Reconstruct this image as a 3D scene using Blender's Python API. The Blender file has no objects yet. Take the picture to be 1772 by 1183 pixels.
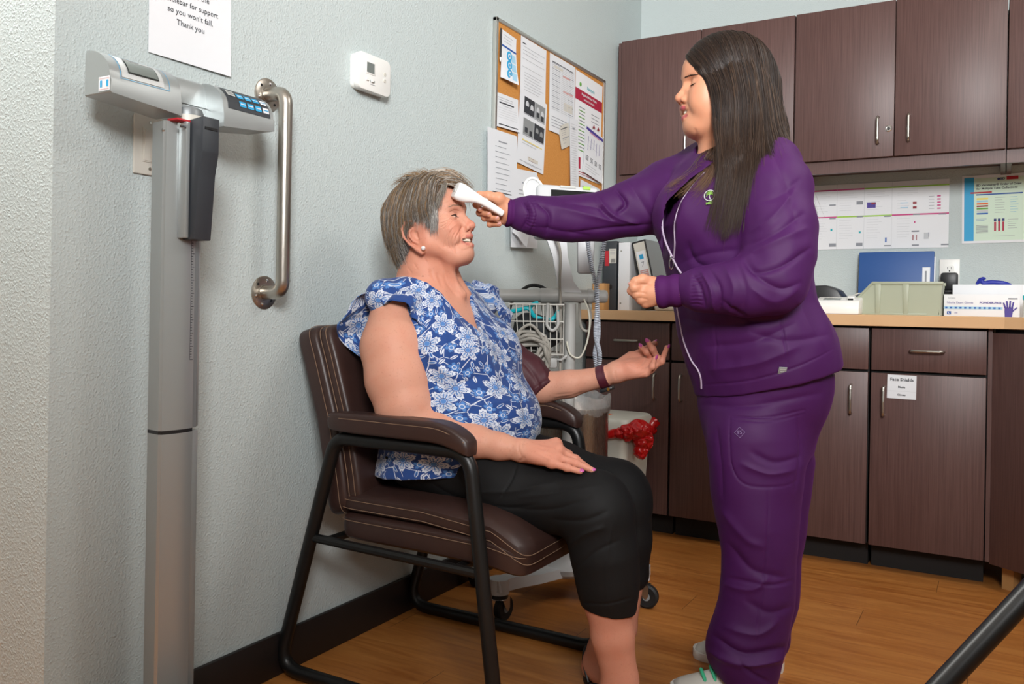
import bpy, bmesh, math, random
import numpy as np
from mathutils import Vector, Matrix, Euler
random.seed(7); RNG=np.random.RandomState(11)
SC=bpy.context.scene; COL=SC.collection
PI=math.pi
# ---------------- camera (a plan of the room was fitted to the photograph) ----------------
F=1464.4; YAW=.5248; ROLL=.0169; CX=886.; CY=531.8; CAM=Vector((1.537,-3.86,.914))
FW=Vector((-math.sin(YAW),math.cos(YAW),0)); RT=Vector((math.cos(YAW),math.sin(YAW),0)); UP=Vector((0,0,1))
def ray(px,py):
    x=px-CX;y=py-CY;c,s=math.cos(ROLL),math.sin(ROLL)
    xr=c*x+s*y; yr=-s*x+c*y
    return FW+RT*(xr/F)-UP*(yr/F)
def D(px,py,d): return CAM+ray(px,py)*d
def oX(px,py,X): r=ray(px,py); return CAM+r*((X-CAM.x)/r.x)
def oY(px,py,Y): r=ray(px,py); return CAM+r*((Y-CAM.y)/r.y)
def oZ(px,py,Z): r=ray(px,py); return CAM+r*((Z-CAM.z)/r.z)
cd=bpy.data.cameras.new('camera'); cam=bpy.data.objects.new('camera',cd); COL.objects.link(cam)
cd.sensor_width=36; cd.lens=36*F/1772; cd.shift_y=(CY-591.5)/1772; cd.clip_start=.05
cam.matrix_world=Matrix.Translation(CAM)@Matrix((( RT.x,0,-FW.x,0),(RT.y,0,-FW.y,0),(0,1,0,0),(0,0,0,1)))@Matrix.Rotation(ROLL,4,'Z')
SC.camera=cam

# ---------------- node expressions ----------------
class NT:
    def __init__(s,mat): s.t=mat.node_tree; s.n=s.t.nodes; s.l=s.t.links
    def new(s,k,**kw):
        n=s.n.new(k)
        for a,b in kw.items(): setattr(n,a,b)
        return n
    def link(s,a,b): s.l.new(a,b)
class V:
    nt=None
    def __init__(s,o): s.o=o
    @staticmethod
    def m(op,*a,clamp=False):
        n=V.nt.n.new('ShaderNodeMath'); n.operation=op; n.use_clamp=clamp
        for i,x in enumerate(a):
            if isinstance(x,V): V.nt.l.new(x.o,n.inputs[i])
            else: n.inputs[i].default_value=x
        return V(n.outputs[0])
    def __add__(a,b): return V.m('ADD',a,b)
    __radd__=__add__
    def __sub__(a,b): return V.m('SUBTRACT',a,b)
    def __rsub__(a,b): return V.m('SUBTRACT',b,a)
    def __mul__(a,b): return V.m('MULTIPLY',a,b)
    __rmul__=__mul__
    def __truediv__(a,b): return V.m('DIVIDE',a,b)
def vmin(a,b): return V.m('MINIMUM',a,b)
def vmax(a,b): return V.m('MAXIMUM',a,b)
def vabs(a): return V.m('ABSOLUTE',a)
def vcos(a): return V.m('COSINE',a)
def vsin(a): return V.m('SINE',a)
def vsqrt(a): return V.m('SQRT',a)
def vatan2(a,b): return V.m('ARCTAN2',a,b)
def vfract(a): return V.m('FRACT',a)
def vstep(e,x,w=.02):   # smooth 0..1 where x>e
    return V.m('MULTIPLY',V.m('SUBTRACT',x,e),1/w,clamp=True)
def vin(x,a,b,w=.01): return V.m('MULTIPLY',vstep(a,x,w),1-vstep(b,x,w))
def srgb(h):
    if isinstance(h,str):
        h=h.lstrip('#'); h=[int(h[i:i+2],16)/255 for i in (0,2,4)]
    return tuple(c/12.92 if c<=.04045 else ((c+.055)/1.055)**2.4 for c in h)+(1,)
def mixc(fac,a,b):
    n=V.nt.n.new('ShaderNodeMix'); n.data_type='RGBA'
    if isinstance(fac,V): V.nt.l.new(fac.o,n.inputs[0])
    else: n.inputs[0].default_value=fac
    for i,x in ((6,a),(7,b)):
        if isinstance(x,V): V.nt.l.new(x.o,n.inputs[i])
        else: n.inputs[i].default_value=x
    return V(n.outputs[2])
def coord(kind='Object',scale=(1,1,1),rot=(0,0,0)):
    t=V.nt.n.new('ShaderNodeTexCoord'); m=V.nt.n.new('ShaderNodeMapping')
    V.nt.l.new(t.outputs[kind],m.inputs[0]); m.inputs['Scale'].default_value=scale; m.inputs['Rotation'].default_value=rot
    return V(m.outputs[0])
def sep(v):
    n=V.nt.n.new('ShaderNodeSeparateXYZ'); V.nt.l.new(v.o,n.inputs[0]); return [V(o) for o in n.outputs]
def comb(x,y,z=0):
    n=V.nt.n.new('ShaderNodeCombineXYZ')
    for i,a in enumerate((x,y,z)):
        if isinstance(a,V): V.nt.l.new(a.o,n.inputs[i])
        else: n.inputs[i].default_value=a
    return V(n.outputs[0])
def noise(v,scale=5,detail=3,rough=.5,col=False,dist=0):
    n=V.nt.n.new('ShaderNodeTexNoise'); n.inputs['Scale'].default_value=scale; n.inputs['Detail'].default_value=detail
    n.inputs['Roughness'].default_value=rough; n.inputs['Distortion'].default_value=dist
    V.nt.l.new(v.o,n.inputs['Vector']); return V(n.outputs['Color' if col else 'Fac'])
def voro(v,scale=5,feature='F1',out='Distance',dim='3D',rand=1):
    n=V.nt.n.new('ShaderNodeTexVoronoi'); n.voronoi_dimensions=dim; n.feature=feature; n.inputs['Scale'].default_value=scale
    n.inputs['Randomness'].default_value=rand
    V.nt.l.new(v.o,n.inputs['Vector']); return n
def attr(name,out='Color'):
    n=V.nt.n.new('ShaderNodeAttribute'); n.attribute_name=name; return V(n.outputs[out])
def setup(mat):
    mat.use_nodes=True; V.nt=NT(mat); b=mat.node_tree.nodes['Principled BSDF']; return b
def put(b,name,val):
    if isinstance(val,V): V.nt.l.new(val.o,b.inputs[name])
    else: b.inputs[name].default_value=val
def bump(b,h,strength=.3,dist=.002):
    n=V.nt.n.new('ShaderNodeBump'); n.inputs['Strength'].default_value=strength; n.inputs['Distance'].default_value=dist
    V.nt.l.new(h.o,n.inputs['Height']); V.nt.l.new(n.outputs[0],b.inputs['Normal'])
MATS={}
def mat(name,color=(.5,.5,.5,1),rough=.5,metal=0,spec=.5,f=None,**kw):
    if name in MATS: return MATS[name]
    m=bpy.data.materials.new(name); b=setup(m)
    if isinstance(color,str): color=srgb(color)
    put(b,'Base Color',color); put(b,'Roughness',rough); put(b,'Metallic',metal); put(b,'Specular IOR Level',spec)
    for k,v in kw.items(): put(b,k,v)
    if f: f(b)
    m.diffuse_color=color if isinstance(color,tuple) else (.5,.5,.5,1)
    MATS[name]=m; return m

# ---------------- mesh builder ----------------
class MB:
    def __init__(s): s.v=[];s.f=[];s.m=[];s.mats=[];s.n=0;s.flat=[]
    def mi(s,m):
        m=MATS[m] if isinstance(m,str) else m
        if m not in s.mats: s.mats.append(m)
        return s.mats.index(m)
    def add(s,vs,fs,m,T=None):
        k=s.mi(m); o=s.n
        if T is not None: vs=[T@Vector(v) for v in vs]
        s.v.extend(tuple(v) for v in vs); s.n+=len(vs)
        for f in fs: s.f.append(tuple(i+o for i in f)); s.m.append(k)
        return s
    def bm(s,b,m,T=None):
        b.verts.ensure_lookup_table(); b.verts.index_update()
        s.add([v.co.copy() for v in b.verts],[[v.index for v in f.verts] for f in b.faces],m,T); b.free(); return s
    def box(s,c,d,m,bev=0,T=None,seg=2,taper=None,edges=None):
        b=bmesh.new(); bmesh.ops.create_cube(b,size=1)
        for v in b.verts:
            t=1
            if taper and v.co.z>0: t=taper
            tx,ty=(t if isinstance(t,tuple) else (t,t))
            v.co=Vector((v.co.x*d[0]*tx,v.co.y*d[1]*ty,v.co.z*d[2]))
        if bev:
            es=[e for e in b.edges if edges is None or abs((e.verts[0].co-e.verts[1].co).normalized()['xyz'.index(edges)])>.9]
            bmesh.ops.bevel(b,geom=es,offset=bev,segments=seg,profile=.5,affect='EDGES')
        M=Matrix.Translation(c)
        return s.bm(b,m,(T@M) if T is not None else M)
    def bx(s,x0,x1,y0,y1,z0,z1,m,bev=0,T=None,seg=2):
        return s.box(((x0+x1)/2,(y0+y1)/2,(z0+z1)/2),(abs(x1-x0),abs(y1-y0),abs(z1-z0)),m,bev,T,seg)
    def cyl(s,a,b,r,m,r2=None,n=20,T=None,bev=0):
        a=Vector(a);b=Vector(b);q=bmesh.new(); bmesh.ops.create_cone(q,cap_ends=True,segments=n,radius1=r,radius2=r if r2 is None else r2,depth=(b-a).length)
        if bev: bmesh.ops.bevel(q,geom=[e for e in q.edges if abs(e.verts[0].co.z-e.verts[1].co.z)<1e-6],offset=bev,segments=2,profile=.5,affect='EDGES')
        M=Matrix.Translation((a+b)/2)@(b-a).to_track_quat('Z','Y').to_matrix().to_4x4()
        return s.bm(q,m,(T@M) if T is not None else M)
    def sph(s,c,r,m,n=16,T=None,sc=(1,1,1)):
        q=bmesh.new(); bmesh.ops.create_uvsphere(q,u_segments=n,v_segments=max(6,n*2//3),radius=r)
        M=Matrix.Translation(c)@Matrix.Diagonal((*sc,1)); return s.bm(q,m,(T@M) if T is not None else M)
    def lathe(s,prof,m,n=32,T=None,cap=True):
        vs=[];fs=[];k=len(prof)
        for i in range(n):
            a=2*PI*i/n
            for r,z in prof: vs.append((r*math.cos(a),r*math.sin(a),z))
        for i in range(n):
            j=(i+1)%n
            for q in range(k-1): fs.append((i*k+q,j*k+q,j*k+q+1,i*k+q+1))
        if cap:
            fs.append([i*k for i in range(n)][::-1]); fs.append([i*k+k-1 for i in range(n)])
        return s.add(vs,fs,m,T)
    def prism(s,poly,h,m,T=None,bev=0,seg=2):
        # polygon in xy, extruded 0..h in z
        b=bmesh.new(); vs=[b.verts.new((p[0],p[1],0)) for p in poly]; f=b.faces.new(vs)
        r=bmesh.ops.extrude_face_region(b,geom=[f]); 
        for g in r['geom']:
            if isinstance(g,bmesh.types.BMVert): g.co.z+=h
        bmesh.ops.recalc_face_normals(b,faces=b.faces)
        if bev: bmesh.ops.bevel(b,geom=b.edges[:],offset=bev,segments=seg,profile=.5,affect='EDGES')
        return s.bm(b,m,T)
    def tube(s,pts,r,m,n=10,closed=False,T=None,caps=True,fl=None,flat=1.):
        pts=[Vector(p) for p in pts]
        if fl: pts=fillet(pts,fl)
        N=len(pts); R=r if hasattr(r,'__len__') else [r]*N
        if len(R)!=N: R=[np.interp(i/(N-1),np.linspace(0,1,len(R)),R) for i in range(N)]
        tang=[]
        for i in range(N):
            a=pts[i-1] if (i or closed) else pts[i]; b=pts[(i+1)%N] if (i<N-1 or closed) else pts[i]
            tang.append((b-a).normalized())
        t=tang[0]; up=Vector((0,0,1)) if abs(t.z)<.9 else Vector((1,0,0)); nrm=(up-t*up.dot(t)).normalized()
        vs=[];fs=[]
        for i in range(N):
            t=tang[i]; nrm=(nrm-t*nrm.dot(t))
            nrm=nrm.normalized() if nrm.length>1e-9 else t.orthogonal().normalized()
            bi=t.cross(nrm)
            for k in range(n):
                a=2*PI*k/n; vs.append(pts[i]+(nrm*math.cos(a)*flat+bi*math.sin(a))*R[i])
        for i in range(N if closed else N-1):
            j=(i+1)%N
            for k in range(n): fs.append((i*n+k,i*n+(k+1)%n,j*n+(k+1)%n,j*n+k))
        if caps and not closed: fs.append(list(range(n))[::-1]); fs.append([(N-1)*n+k for k in range(n)])
        return s.add(vs,fs,m,T)
    def text(s,txt,size,m,T,align='CENTER',depth=0,bold=0,sx=1,font=None):
        c=bpy.data.curves.new('t','FONT'); c.body=txt; c.size=size; c.align_x=align; c.align_y='CENTER'; c.offset=bold*size; c.extrude=depth; c.resolution_u=2; c.fill_mode='FRONT' if not depth else 'BOTH'
        o=bpy.data.objects.new('t',c); COL.objects.link(o); bpy.context.view_layer.update()
        me=bpy.data.meshes.new_from_object(o.evaluated_get(bpy.context.evaluated_depsgraph_get()))
        s.add([(v.co.x*sx,v.co.y,v.co.z) for v in me.vertices],[tuple(p.vertices) for p in me.polygons],m,T)
        bpy.data.objects.remove(o); bpy.data.curves.remove(c); bpy.data.meshes.remove(me); return s
    def quad(s,x0,x1,y0,y1,z,m,T=None): return s.add([(x0,y0,z),(x1,y0,z),(x1,y1,z),(x0,y1,z)],[(0,1,2,3)],m,T)
    def build(s,name,parent=None,smooth=None,loc=None,rotz=0):
        me=bpy.data.meshes.new(name); me.from_pydata(s.v,[],s.f)
        for m in s.mats: me.materials.append(m)
        me.polygons.foreach_set('material_index',s.m); me.update()
        if smooth is None: smooth=35
        if smooth:
            me.polygons.foreach_set('use_smooth',[True]*len(me.polygons)); me.set_sharp_from_angle(angle=math.radians(smooth))
        o=bpy.data.objects.new(name,me); COL.objects.link(o)
        if parent is not None: o.parent=parent
        if loc is not None: o.location=loc
        if rotz: o.rotation_euler.z=rotz
        return o
def fillet(pts,r,seg=6):
    out=[pts[0]]
    for i in range(1,len(pts)-1):
        p=pts[i]; a=(pts[i-1]-p); b=(pts[i+1]-p); la,lb=a.length,b.length; a.normalize(); b.normalize()
        ang=a.angle(b)
        if ang>PI-.02: out.append(p); continue
        d=min(r/math.tan(ang/2),la*.49,lb*.49)
        A=p+a*d;B=p+b*d
        for k in range(seg+1):
            t=k/seg; out.append(A*(1-t)**2+p*2*t*(1-t)+B*t*t)
    out.append(pts[-1]); return out
def catmull(pts,n=8,closed=False):
    P=[np.array(p,float) for p in pts]; N=len(P); out=[]
    rng=range(N if closed else N-1)
    for i in rng:
        g=lambda k:P[k%N] if closed else P[max(0,min(N-1,k))]
        p0,p1,p2,p3=g(i-1),g(i),g(i+1),g(i+2)
        for k in range(n):
            t=k/n; out.append(.5*((2*p1)+(-p0+p2)*t+(2*p0-5*p1+4*p2-p3)*t*t+(-p0+3*p1-3*p2+p3)*t**3))
    if not closed: out.append(P[-1])
    return out
def cat3(pts,n=8,closed=False): return [Vector(p) for p in catmull([tuple(q) for q in pts],n,closed)]
def frame(o,x,y,z=None):
    x=Vector(x).normalized(); y=Vector(y); z=x.cross(y).normalized() if z is None else Vector(z).normalized(); y=z.cross(x)
    return Matrix(((x.x,y.x,z.x,o[0]),(x.y,y.y,z.y,o[1]),(x.z,y.z,z.z,o[2]),(0,0,0,1)))
def tag(o,label,cat,group=None):
    o['label']=label; o['category']=cat
    if group: o['group']=group
    return o
def empty(name,loc,label,cat,group=None,rotz=0):
    o=bpy.data.objects.new(name,None); COL.objects.link(o); o.location=loc; o.rotation_euler.z=rotz; o.empty_display_size=.05
    return tag(o,label,cat,group)
def struct(o): o['kind']='structure'; return o
def reparent(o,p):
    # objects built in world coordinates are kept in place under an Empty
    o.parent=p; o.matrix_parent_inverse=Matrix.LocRotScale(p.location,p.rotation_euler,None).inverted(); return o
# ================= materials =================
def wallf(b):
    c=coord('Object'); 
    n1=noise(c,190,2,.5); n2=noise(c,75,1,.5); n3=noise(c,420,1)
    blob=V.m('MULTIPLY',vstep(.44,n1,.34),.5+.5*vstep(.40,n2,.3))
    h=blob+n3*.12
    bump(b,h,.65,.0020)
    put(b,'Base Color',mixc(noise(c,1.3,2),srgb('#b9c4c4'),srgb('#c0c9c8')))
mat('wall_paint',rough=.62,spec=.35,f=wallf)
mat('ceiling_paint','#e6e6e2',.9)
mat('trim_black','#1b1615',.45)
def woodf(b):
    c=coord('Object'); x,y,z=sep(c)
    # planks run along X
    pw=.15; row=V.m('FLOOR',y/pw); off=vfract(row*.618)*1.25
    col=V.m('FLOOR',(x+off)/1.25)
    rnd=V(V.nt.n.new('ShaderNodeTexWhiteNoise').outputs['Value']); wn=rnd.o.node; wn.noise_dimensions='3D'; V.nt.l.new(comb(row,col,0).o,wn.inputs['Vector'])
    g1=noise(comb(x*1.6+rnd*7,y*16,row*3.7),2.2,5,.62,dist=1.2)
    g2=noise(comb(x*4,y*90+rnd*5,row),1.5,3,.6)
    g3=noise(comb(x*1.1,y*7,row*1.3+rnd*5),1.3,2)
    a=mixc(vstep(.3,g1,.45),srgb('#94531f'),srgb('#ca8845'))
    a=mixc(g2*.30,a,srgb('#935a28'))
    a=mixc(V.m('MULTIPLY',vstep(.45,g3,.4),.35),a,srgb('#c98f4c'))
    a=mixc(rnd*.3,a,srgb('#a0642f'))
    ly=vfract(y/pw); lx=vfract((x+off)/1.25)
    e=vmax(1-vstep(.004,ly,.004),1-vstep(.0008,lx,.0012)); e2=vmax(e*.35,(1-vstep(.0008,lx,.0012))*.85)
    put(b,'Base Color',mixc(e2,a,srgb('#4a2810')))
    put(b,'Roughness',.30+.16*g1)
    bump(b,g2*.3-e*1.,.15,.0008)
mat('wood_floor',rough=.35,spec=.45,f=woodf)
def cabf(b):
    c=coord('Object'); x,y,z=sep(c)
    g=noise(comb(x*260,y*260,z*5),1,3,.6); g2=noise(comb(x*60,y*60,z*1.5),1,2)
    a=mixc(vstep(.3,g,.5),srgb('#48312e'),srgb('#664b46'))
    put(b,'Base Color',mixc(g2*.5,a,srgb('#58403c')))
mat('cabinet_wood',rough=.42,spec=.42,f=cabf)
mat('cabinet_edge','#8a6a55',.6)
mat('cabinet_dark','#0c0706',.7)  # carcass and toe kick near black; deep shade of the recess put into the colour
mat('raw_wood','#b98a54',.7)
def ctf(b):
    c=coord('Object'); g=noise(c,9,4); 
    put(b,'Base Color',mixc(g,srgb('#d0a67a'),srgb('#dcb58a')))
mat('counter_laminate',rough=.35,f=ctf)
mat('brushed_nickel','#b9b6ae',.3,1)
def brush(b):
    c=coord('Object',(60,60,4)); put(b,'Roughness',.22+.2*noise(c,8,3))
mat('stainless','#b5afa6',.3,1,f=brush)
mat('chrome','#d8d8d8',.12,1)
mat('paper','#dadde1',.75); mat('paper_bright','#e3e5e8',.7); mat('ink','#33363c',.8); mat('ink_grey','#8d9198',.8); mat('ink_light','#c3c6ca',.8)
mat('white_plastic','#e9e9e5',.38); mat('warm_plastic','#cdcac0',.42); mat('grey_plastic','#b8bab6',.4); mat('mid_grey','#8b8f90',.45); mat('black_plastic','#1a1b1d',.4); mat('charcoal','#33373c',.45)
mat('lcd','#6f7672',.18); mat('lcd_dark','#2c3130',.15); mat('screen_black','#15181a',.1)
for n_,c_ in dict(red='#b3202c',crimson='#a91f3e',green='#5d9b3c',lime='#9cc94a',blue='#2a5fae',deepblue='#1d4f9c',teal='#16a8b4',cyan='#2f9fd0',yellow='#ecd34a',orange='#e0611c',purple='#4a3b8f',magenta='#c23b7c',brown='#7a3a25',sky='#9cc6de',mint='#cfe3cf',pinkish='#cf9a96',darkred='#8d2230',navy='#25306b').items(): mat(n_,c_,.6)
mat('folder_blue','#24508f',.5)
mat('bin_green','#9ea48f',.45)
mat('glove_blue','#23309a',.5)
def corkf(b):
    c=coord('Object'); n=voro(c,260).outputs['Color']; 
    put(b,'Base Color',mixc(noise(c,170,3),srgb('#b06f2c'),srgb('#d3974e')))
mat('cork',rough=.85,f=corkf)
mat('alu','#c9c9c4',.35,.9)

# ================= room shell =================
m=MB(); m.bx(-1.6,4.2,-7,0.1,-.05,0,'wood_floor'); struct(m.build('floor'))
m=MB(); m.bx(-1.6,4.2,-7,.1,2.75,2.85,'ceiling_paint'); struct(m.build('ceiling'))
WL=-2.925
m=MB(); m.bx(-.12,0,WL,0,0,2.75,'wall_paint'); struct(m.build('wall_left'))
m=MB(); m.bx(-1.6,-.12,WL,WL+.12,0,2.75,'wall_paint'); struct(m.build('wall_return'))
m=MB(); m.bx(-1.6,-1.5,-7,WL,0,2.75,'wall_paint'); struct(m.build('wall_passage'))
m=MB(); m.bx(-.12,4.2,0,.1,0,2.75,'wall_paint'); struct(m.build('wall_back'))
m=MB(); m.bx(4.1,4.2,-7,0,0,2.75,'wall_paint'); struct(m.build('wall_right'))
m=MB(); m.bx(-1.5,4.1,-7,-6.9,0,2.75,'wall_paint'); struct(m.build('wall_front'))
m=MB(); m.box((.006,(WL-.63)/2,.052),(.012,-.63-WL,.104),'trim_black',.003); struct(m.build('baseboard_left'))
m=MB(); m.box((-.75,WL-.006,.052),(1.5,.012,.104),'trim_black',.003); struct(m.build('baseboard_return'))

# ================= lamps of the room =================
def panel(x,y,power,label,w=1.2,d=.6,temp=(1,.97,.93)):
    e=empty('ceiling_light',(x,y,2.75),label,'ceiling light','recessed ceiling light panels')
    f=MB(); 
    for a in (-1,1):
        f.bx(-w/2-.03,w/2+.03,a*(d/2+.015)-.015,a*(d/2+.015)+.015,-.02,0,'white_plastic'); f.bx(a*(w/2+.015)-.015,a*(w/2+.015)+.015,-d/2,d/2,-.02,0,'white_plastic')
    f.build('frame',e)
    g=MB(); g.bx(-w/2,w/2,-d/2,d/2,-.008,-.002,'diffuser'); g.build('diffuser',e)
    l=bpy.data.lights.new('lamp','AREA'); l.shape='RECTANGLE'; l.size=w; l.size_y=d; l.energy=power; l.color=temp
    o=bpy.data.objects.new('lamp',l); COL.objects.link(o); o.parent=e; o.location=(0,0,-.03)
mat('diffuser','#f4f4f0',.5,**{'Emission Color':(1,.97,.93,1),'Emission Strength':2.5})
# ================= cabinets =================
def bow(m,a,b,out,r=.0048):
    a=Vector(a);b=Vector(b);o=Vector(out); d=(b-a).normalized()*.012
    m.tube([a,a+o*.8+d*.1,a+o+d,(a+b)/2+o*1.08,b+o-d,b+o*.8-d*.1,b],r,'brushed_nickel',10,fl=.01)
CF=-.61
def base_unit(x0,x1,hside,label,sign=False,hx=None):
    e=empty('base_cabinet',(x0,0,0),label,'cabinet','dark wood base cabinets under the counter'); w=x1-x0
    m=MB(); m.bx(.001,w-.001,-.59,-.002,.092,.87,'cabinet_dark'); m.bx(.004,w-.004,-.53,-.01,0,.092,'cabinet_dark'); m.build('body',e)
    d=MB(); d.bx(.003,w-.003,CF,-.591,.714,.862,'cabinet_wood',.0015); do=d.build('drawer',e)
    hc=hx if hx is not None else w/2
    h=MB(); bow(h,(hc-.052,CF,.787),(hc+.052,CF,.787),(0,-.026,0)); h.build('handle',do)
    d=MB(); d.bx(.003,w-.003,CF,-.591,.092,.704,'cabinet_wood',.0015)
    do=d.build('door',e)
    hx_=.046 if hside=='l' else w-.058
    h=MB(); bow(h,(hx_,CF,.555),(hx_,CF,.657),(0,-.026,0)); h.build('handle',do)
    return e
base_unit(.016,.389,'r','base cabinet with one drawer and door, nearest the bulletin board wall',hx=.19)
base_unit(.393,.757,'l','base cabinet half hidden behind the nurse, its door handle on the left')
base_unit(.761,1.130,'r','base cabinet just right of the nurse with its door handle on the right')
base_unit(1.134,1.498,'l','base cabinet with the small Face Shields sign on its door')
# small sign on the door
S=Matrix.Translation((1.237,CF-.001,.659))@Matrix.Rotation(PI/2,4,'X')@Matrix.Rotation(-.012,4,'Z')
m=MB(); m.box((0,0,.0),(.093,.083,.0012),'paper',T=S); m.quad(-.0465,.0465,-.0155,-.0148,.0009,'ink_light',S)
m.text('Face Shields',.0155,'ink',S@Matrix.Translation((0,.025,.001)),bold=.02); m.text('Masks',.0095,'ink',S@Matrix.Translation((0,-.001,.001)),bold=.03); m.text('Gloves',.0095,'ink',S@Matrix.Translation((0,-.028,.001)),bold=.03)
tag(m.build('door_sign',smooth=0),'small white paper sign reading Face Shields, Masks, Gloves','sign')
# corner cabinet turned to the room
A=Vector((1.505,-.60,0)); dirv=Vector((math.cos(-.61),math.sin(-.61),0))
e=empty('corner_cabinet',(1.505,-.6,0),'dark corner base cabinet turned at an angle at the right edge','cabinet'); e.rotation_euler.z=-.61
m=MB(); m.bx(.004,.62,.02,.42,.082,.868,'cabinet_dark'); m.build('body',e)
d=MB(); d.bx(.008,.6,0,.019,.084,.856,'cabinet_wood',.0015); do=d.build('door',e)
h=MB(); bow(h,(.55,0,.6),(.55,0,.7),(0,-.026,0)); h.build('handle',do)
f=MB(); f.bx(.02,.06,.05,.09,0,.082,'raw_wood'); f.build('foot',e); f=MB(); f.bx(.1,.13,.06,.1,0,.082,'raw_wood'); f.build('foot',e)
m=MB(); m.bx(1.499,1.512,-.604,-.01,.09,.868,'cabinet_wood'); tag(m.build('filler_strip'),'narrow dark wood filler strip between the Face Shields cabinet and the corner cabinet','trim')
# worktop: straight run and angled corner
m=MB(); m.prism([(-.0,-.636),(1.545,-.636),(2.03,-.976),(2.5,-.976),(2.5,-.001),(.001,-.001),(.001,-.636)][1:],.04,'counter_laminate',Matrix.Translation((0,0,.87)),bev=.0015,seg=1)
tag(m.build('countertop'),'light beige laminate worktop running over the base cabinets','worktop')
# upper cabinets
UF=-.32
def upper(x0,x1,hside,label,lock=False,w2=None):
    e=empty('wall_cabinet',(x0,0,1.47),label,'cabinet','dark wood cabinets hung over the worktop'); w=x1-x0
    m=MB(); m.bx(0,w,-.30,-.002,.036,.65,'cabinet_wood'); m.bx(0,w,-.30,-.284,0,.036,'cabinet_wood'); m.bx(0,.016,-.284,-.002,0,.036,'cabinet_wood'); m.bx(w-.016,w,-.284,-.002,0,.036,'cabinet_wood'); m.build('body',e)
    n=2; dw=w/n
    for i in range(n):
        a=i*dw+.0015+(.022 if (i==0 and x0<.1) else 0);b=(i+1)*dw-.0015
        d=MB(); d.bx(a,b,UF,-.301,.05,.65,'cabinet_wood',.0012); do=d.build('door',e)
        hx=(b-.055) if i==0 else (a+.050)
        h=MB(); bow(h,(hx,UF,.102),(hx,UF,.204),(0,-.026,0)); h.build('handle',do)
        if lock and i==0:
            l=MB(); l.lathe([(0,0),(.0125,0),(.0125,.002),(.010,.004),(.0085,.004),(.0085,.0015),(0,.0015)],'chrome',24,T=Matrix.Translation((b-.018,UF,.157))@Matrix.Rotation(PI/2,4,'X'),cap=False); l.cyl((b-.018,UF-.0018,.157),(b-.018,UF-.003,.157),.006,'black_plastic'); l.build('lock',do)
    return e
upper(.014,.794,'r','double-door wall cabinet at the left end, next to the board wall')
upper(.797,1.541,'r','double-door wall cabinet with a round lock, to the right of the nurse\'s head',True)
upper(1.544,2.29,'l','wall cabinet cut off by the right edge of the picture')

# ================= wall things, left wall =================
def LW(y,z,x=0,rot=0):   # frame on the left wall: local x runs along +Y, local y up, local z out of the wall
    return Matrix(((0,0,1,x),(1,0,0,y),(0,1,0,z),(0,0,0,1)))@Matrix.Rotation(rot,4,'Z')
def curl(m,w,h,T,mt='paper',amp=.004,lift=0,nx=8,ny=10,z0=.0015,side=1):
    # sheet of paper w x h, origin at its top centre, gently curved away from the wall
    vs=[];fs=[]
    for j in range(ny+1):
        for i in range(nx+1):
            u=i/nx;v=j/ny
            z=z0+amp*(math.sin(u*PI*1.5+.5)*.5+.5)*v+lift*v*v*(u if side>0 else 1-u)
            vs.append(((u-.5)*w,-v*h,z))
    for j in range(ny):
        for i in range(nx):
            a=j*(nx+1)+i; fs.append((a,a+nx+1,a+nx+2,a+1))
    k=len(vs); vs+= [(x,y,z-.0004) for x,y,z in vs]; fs+=[tuple(q+k for q in f[::-1]) for f in fs]
    m.add(vs,fs,mt,T)
    def Z(x,y): 
        u=x/w+.5;v=-y/h; return z0+amp*(math.sin(u*PI*1.5+.5)*.5+.5)*v+lift*v*v*(u if side>0 else 1-u)
    def bar(x0,x1,y0,y1,mm,dz=.0005):
        n=max(1,int(abs(x1-x0)/w*nx+.99)); q=[];f=[]
        for i in range(n+1):
            x=x0+(x1-x0)*i/n
            for y in (y0,y1): q.append((x,y,Z(x,y)+dz))
        for i in range(n): f.append((2*i,2*i+2,2*i+3,2*i+1))
        m.add(q,f,mm,T)
    def txt(s,x,y,size,mm='ink',align='CENTER',bold=0): m.text(s,size,mm,T@Matrix.Translation((x,y,Z(x,y)+.0012)),align,bold=bold)
    return bar,txt,Z
rr=random.Random(3)
def lines(bar,x0,x1,y0,y1,step,mm='ink_grey',th=.0016,ragged=.4):
    if mm=='ink': mm='mid_grey'
    th*=.8
    y=y0
    while y>y1:
        bar(x0,x1-(x1-x0)*ragged*rr.random(),y,y-th,mm); y-=step
# handwritten style sign above the scale
m=MB(); T=LW(-2.621,1.708,0,0); bar,txt,Z=curl(m,.213,.279,T,'paper_bright',.002,.006)
for s,y,sz in (('Please use the',-.127,.0172),('handlebar for support',-.152,.0165),('so you won\u2019t fall.',-.174,.0172),('Thank you',-.197,.0172)): txt(s,-.004,y,sz,'ink')
tag(m.build('wall_sign',smooth=0),'white paper sign about using the handlebar for support, taped above the scale','sign')
# light switch
e=empty('light_switch',(0,-2.722,1.236),'white rocker light switch half hidden behind the scale column','light switch')
m=MB(); m.box((.003,0,0),(.006,.074,.122),'warm_plastic',.0025); 
for z in (-.048,.048): m.cyl((.006,0,z),(.0072,0,z),.0032,'brushed_nickel',n=12)
m.build('cover_plate',e)
m=MB(); m.box((.0068,0,0),(.002,.036,.070),'warm_plastic',.0008); m.box((.0085,0,0),(.005,.031,.064),'warm_plastic',.001,T=Matrix.Rotation(.06,4,'Y')); m.build('rocker',e)
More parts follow.
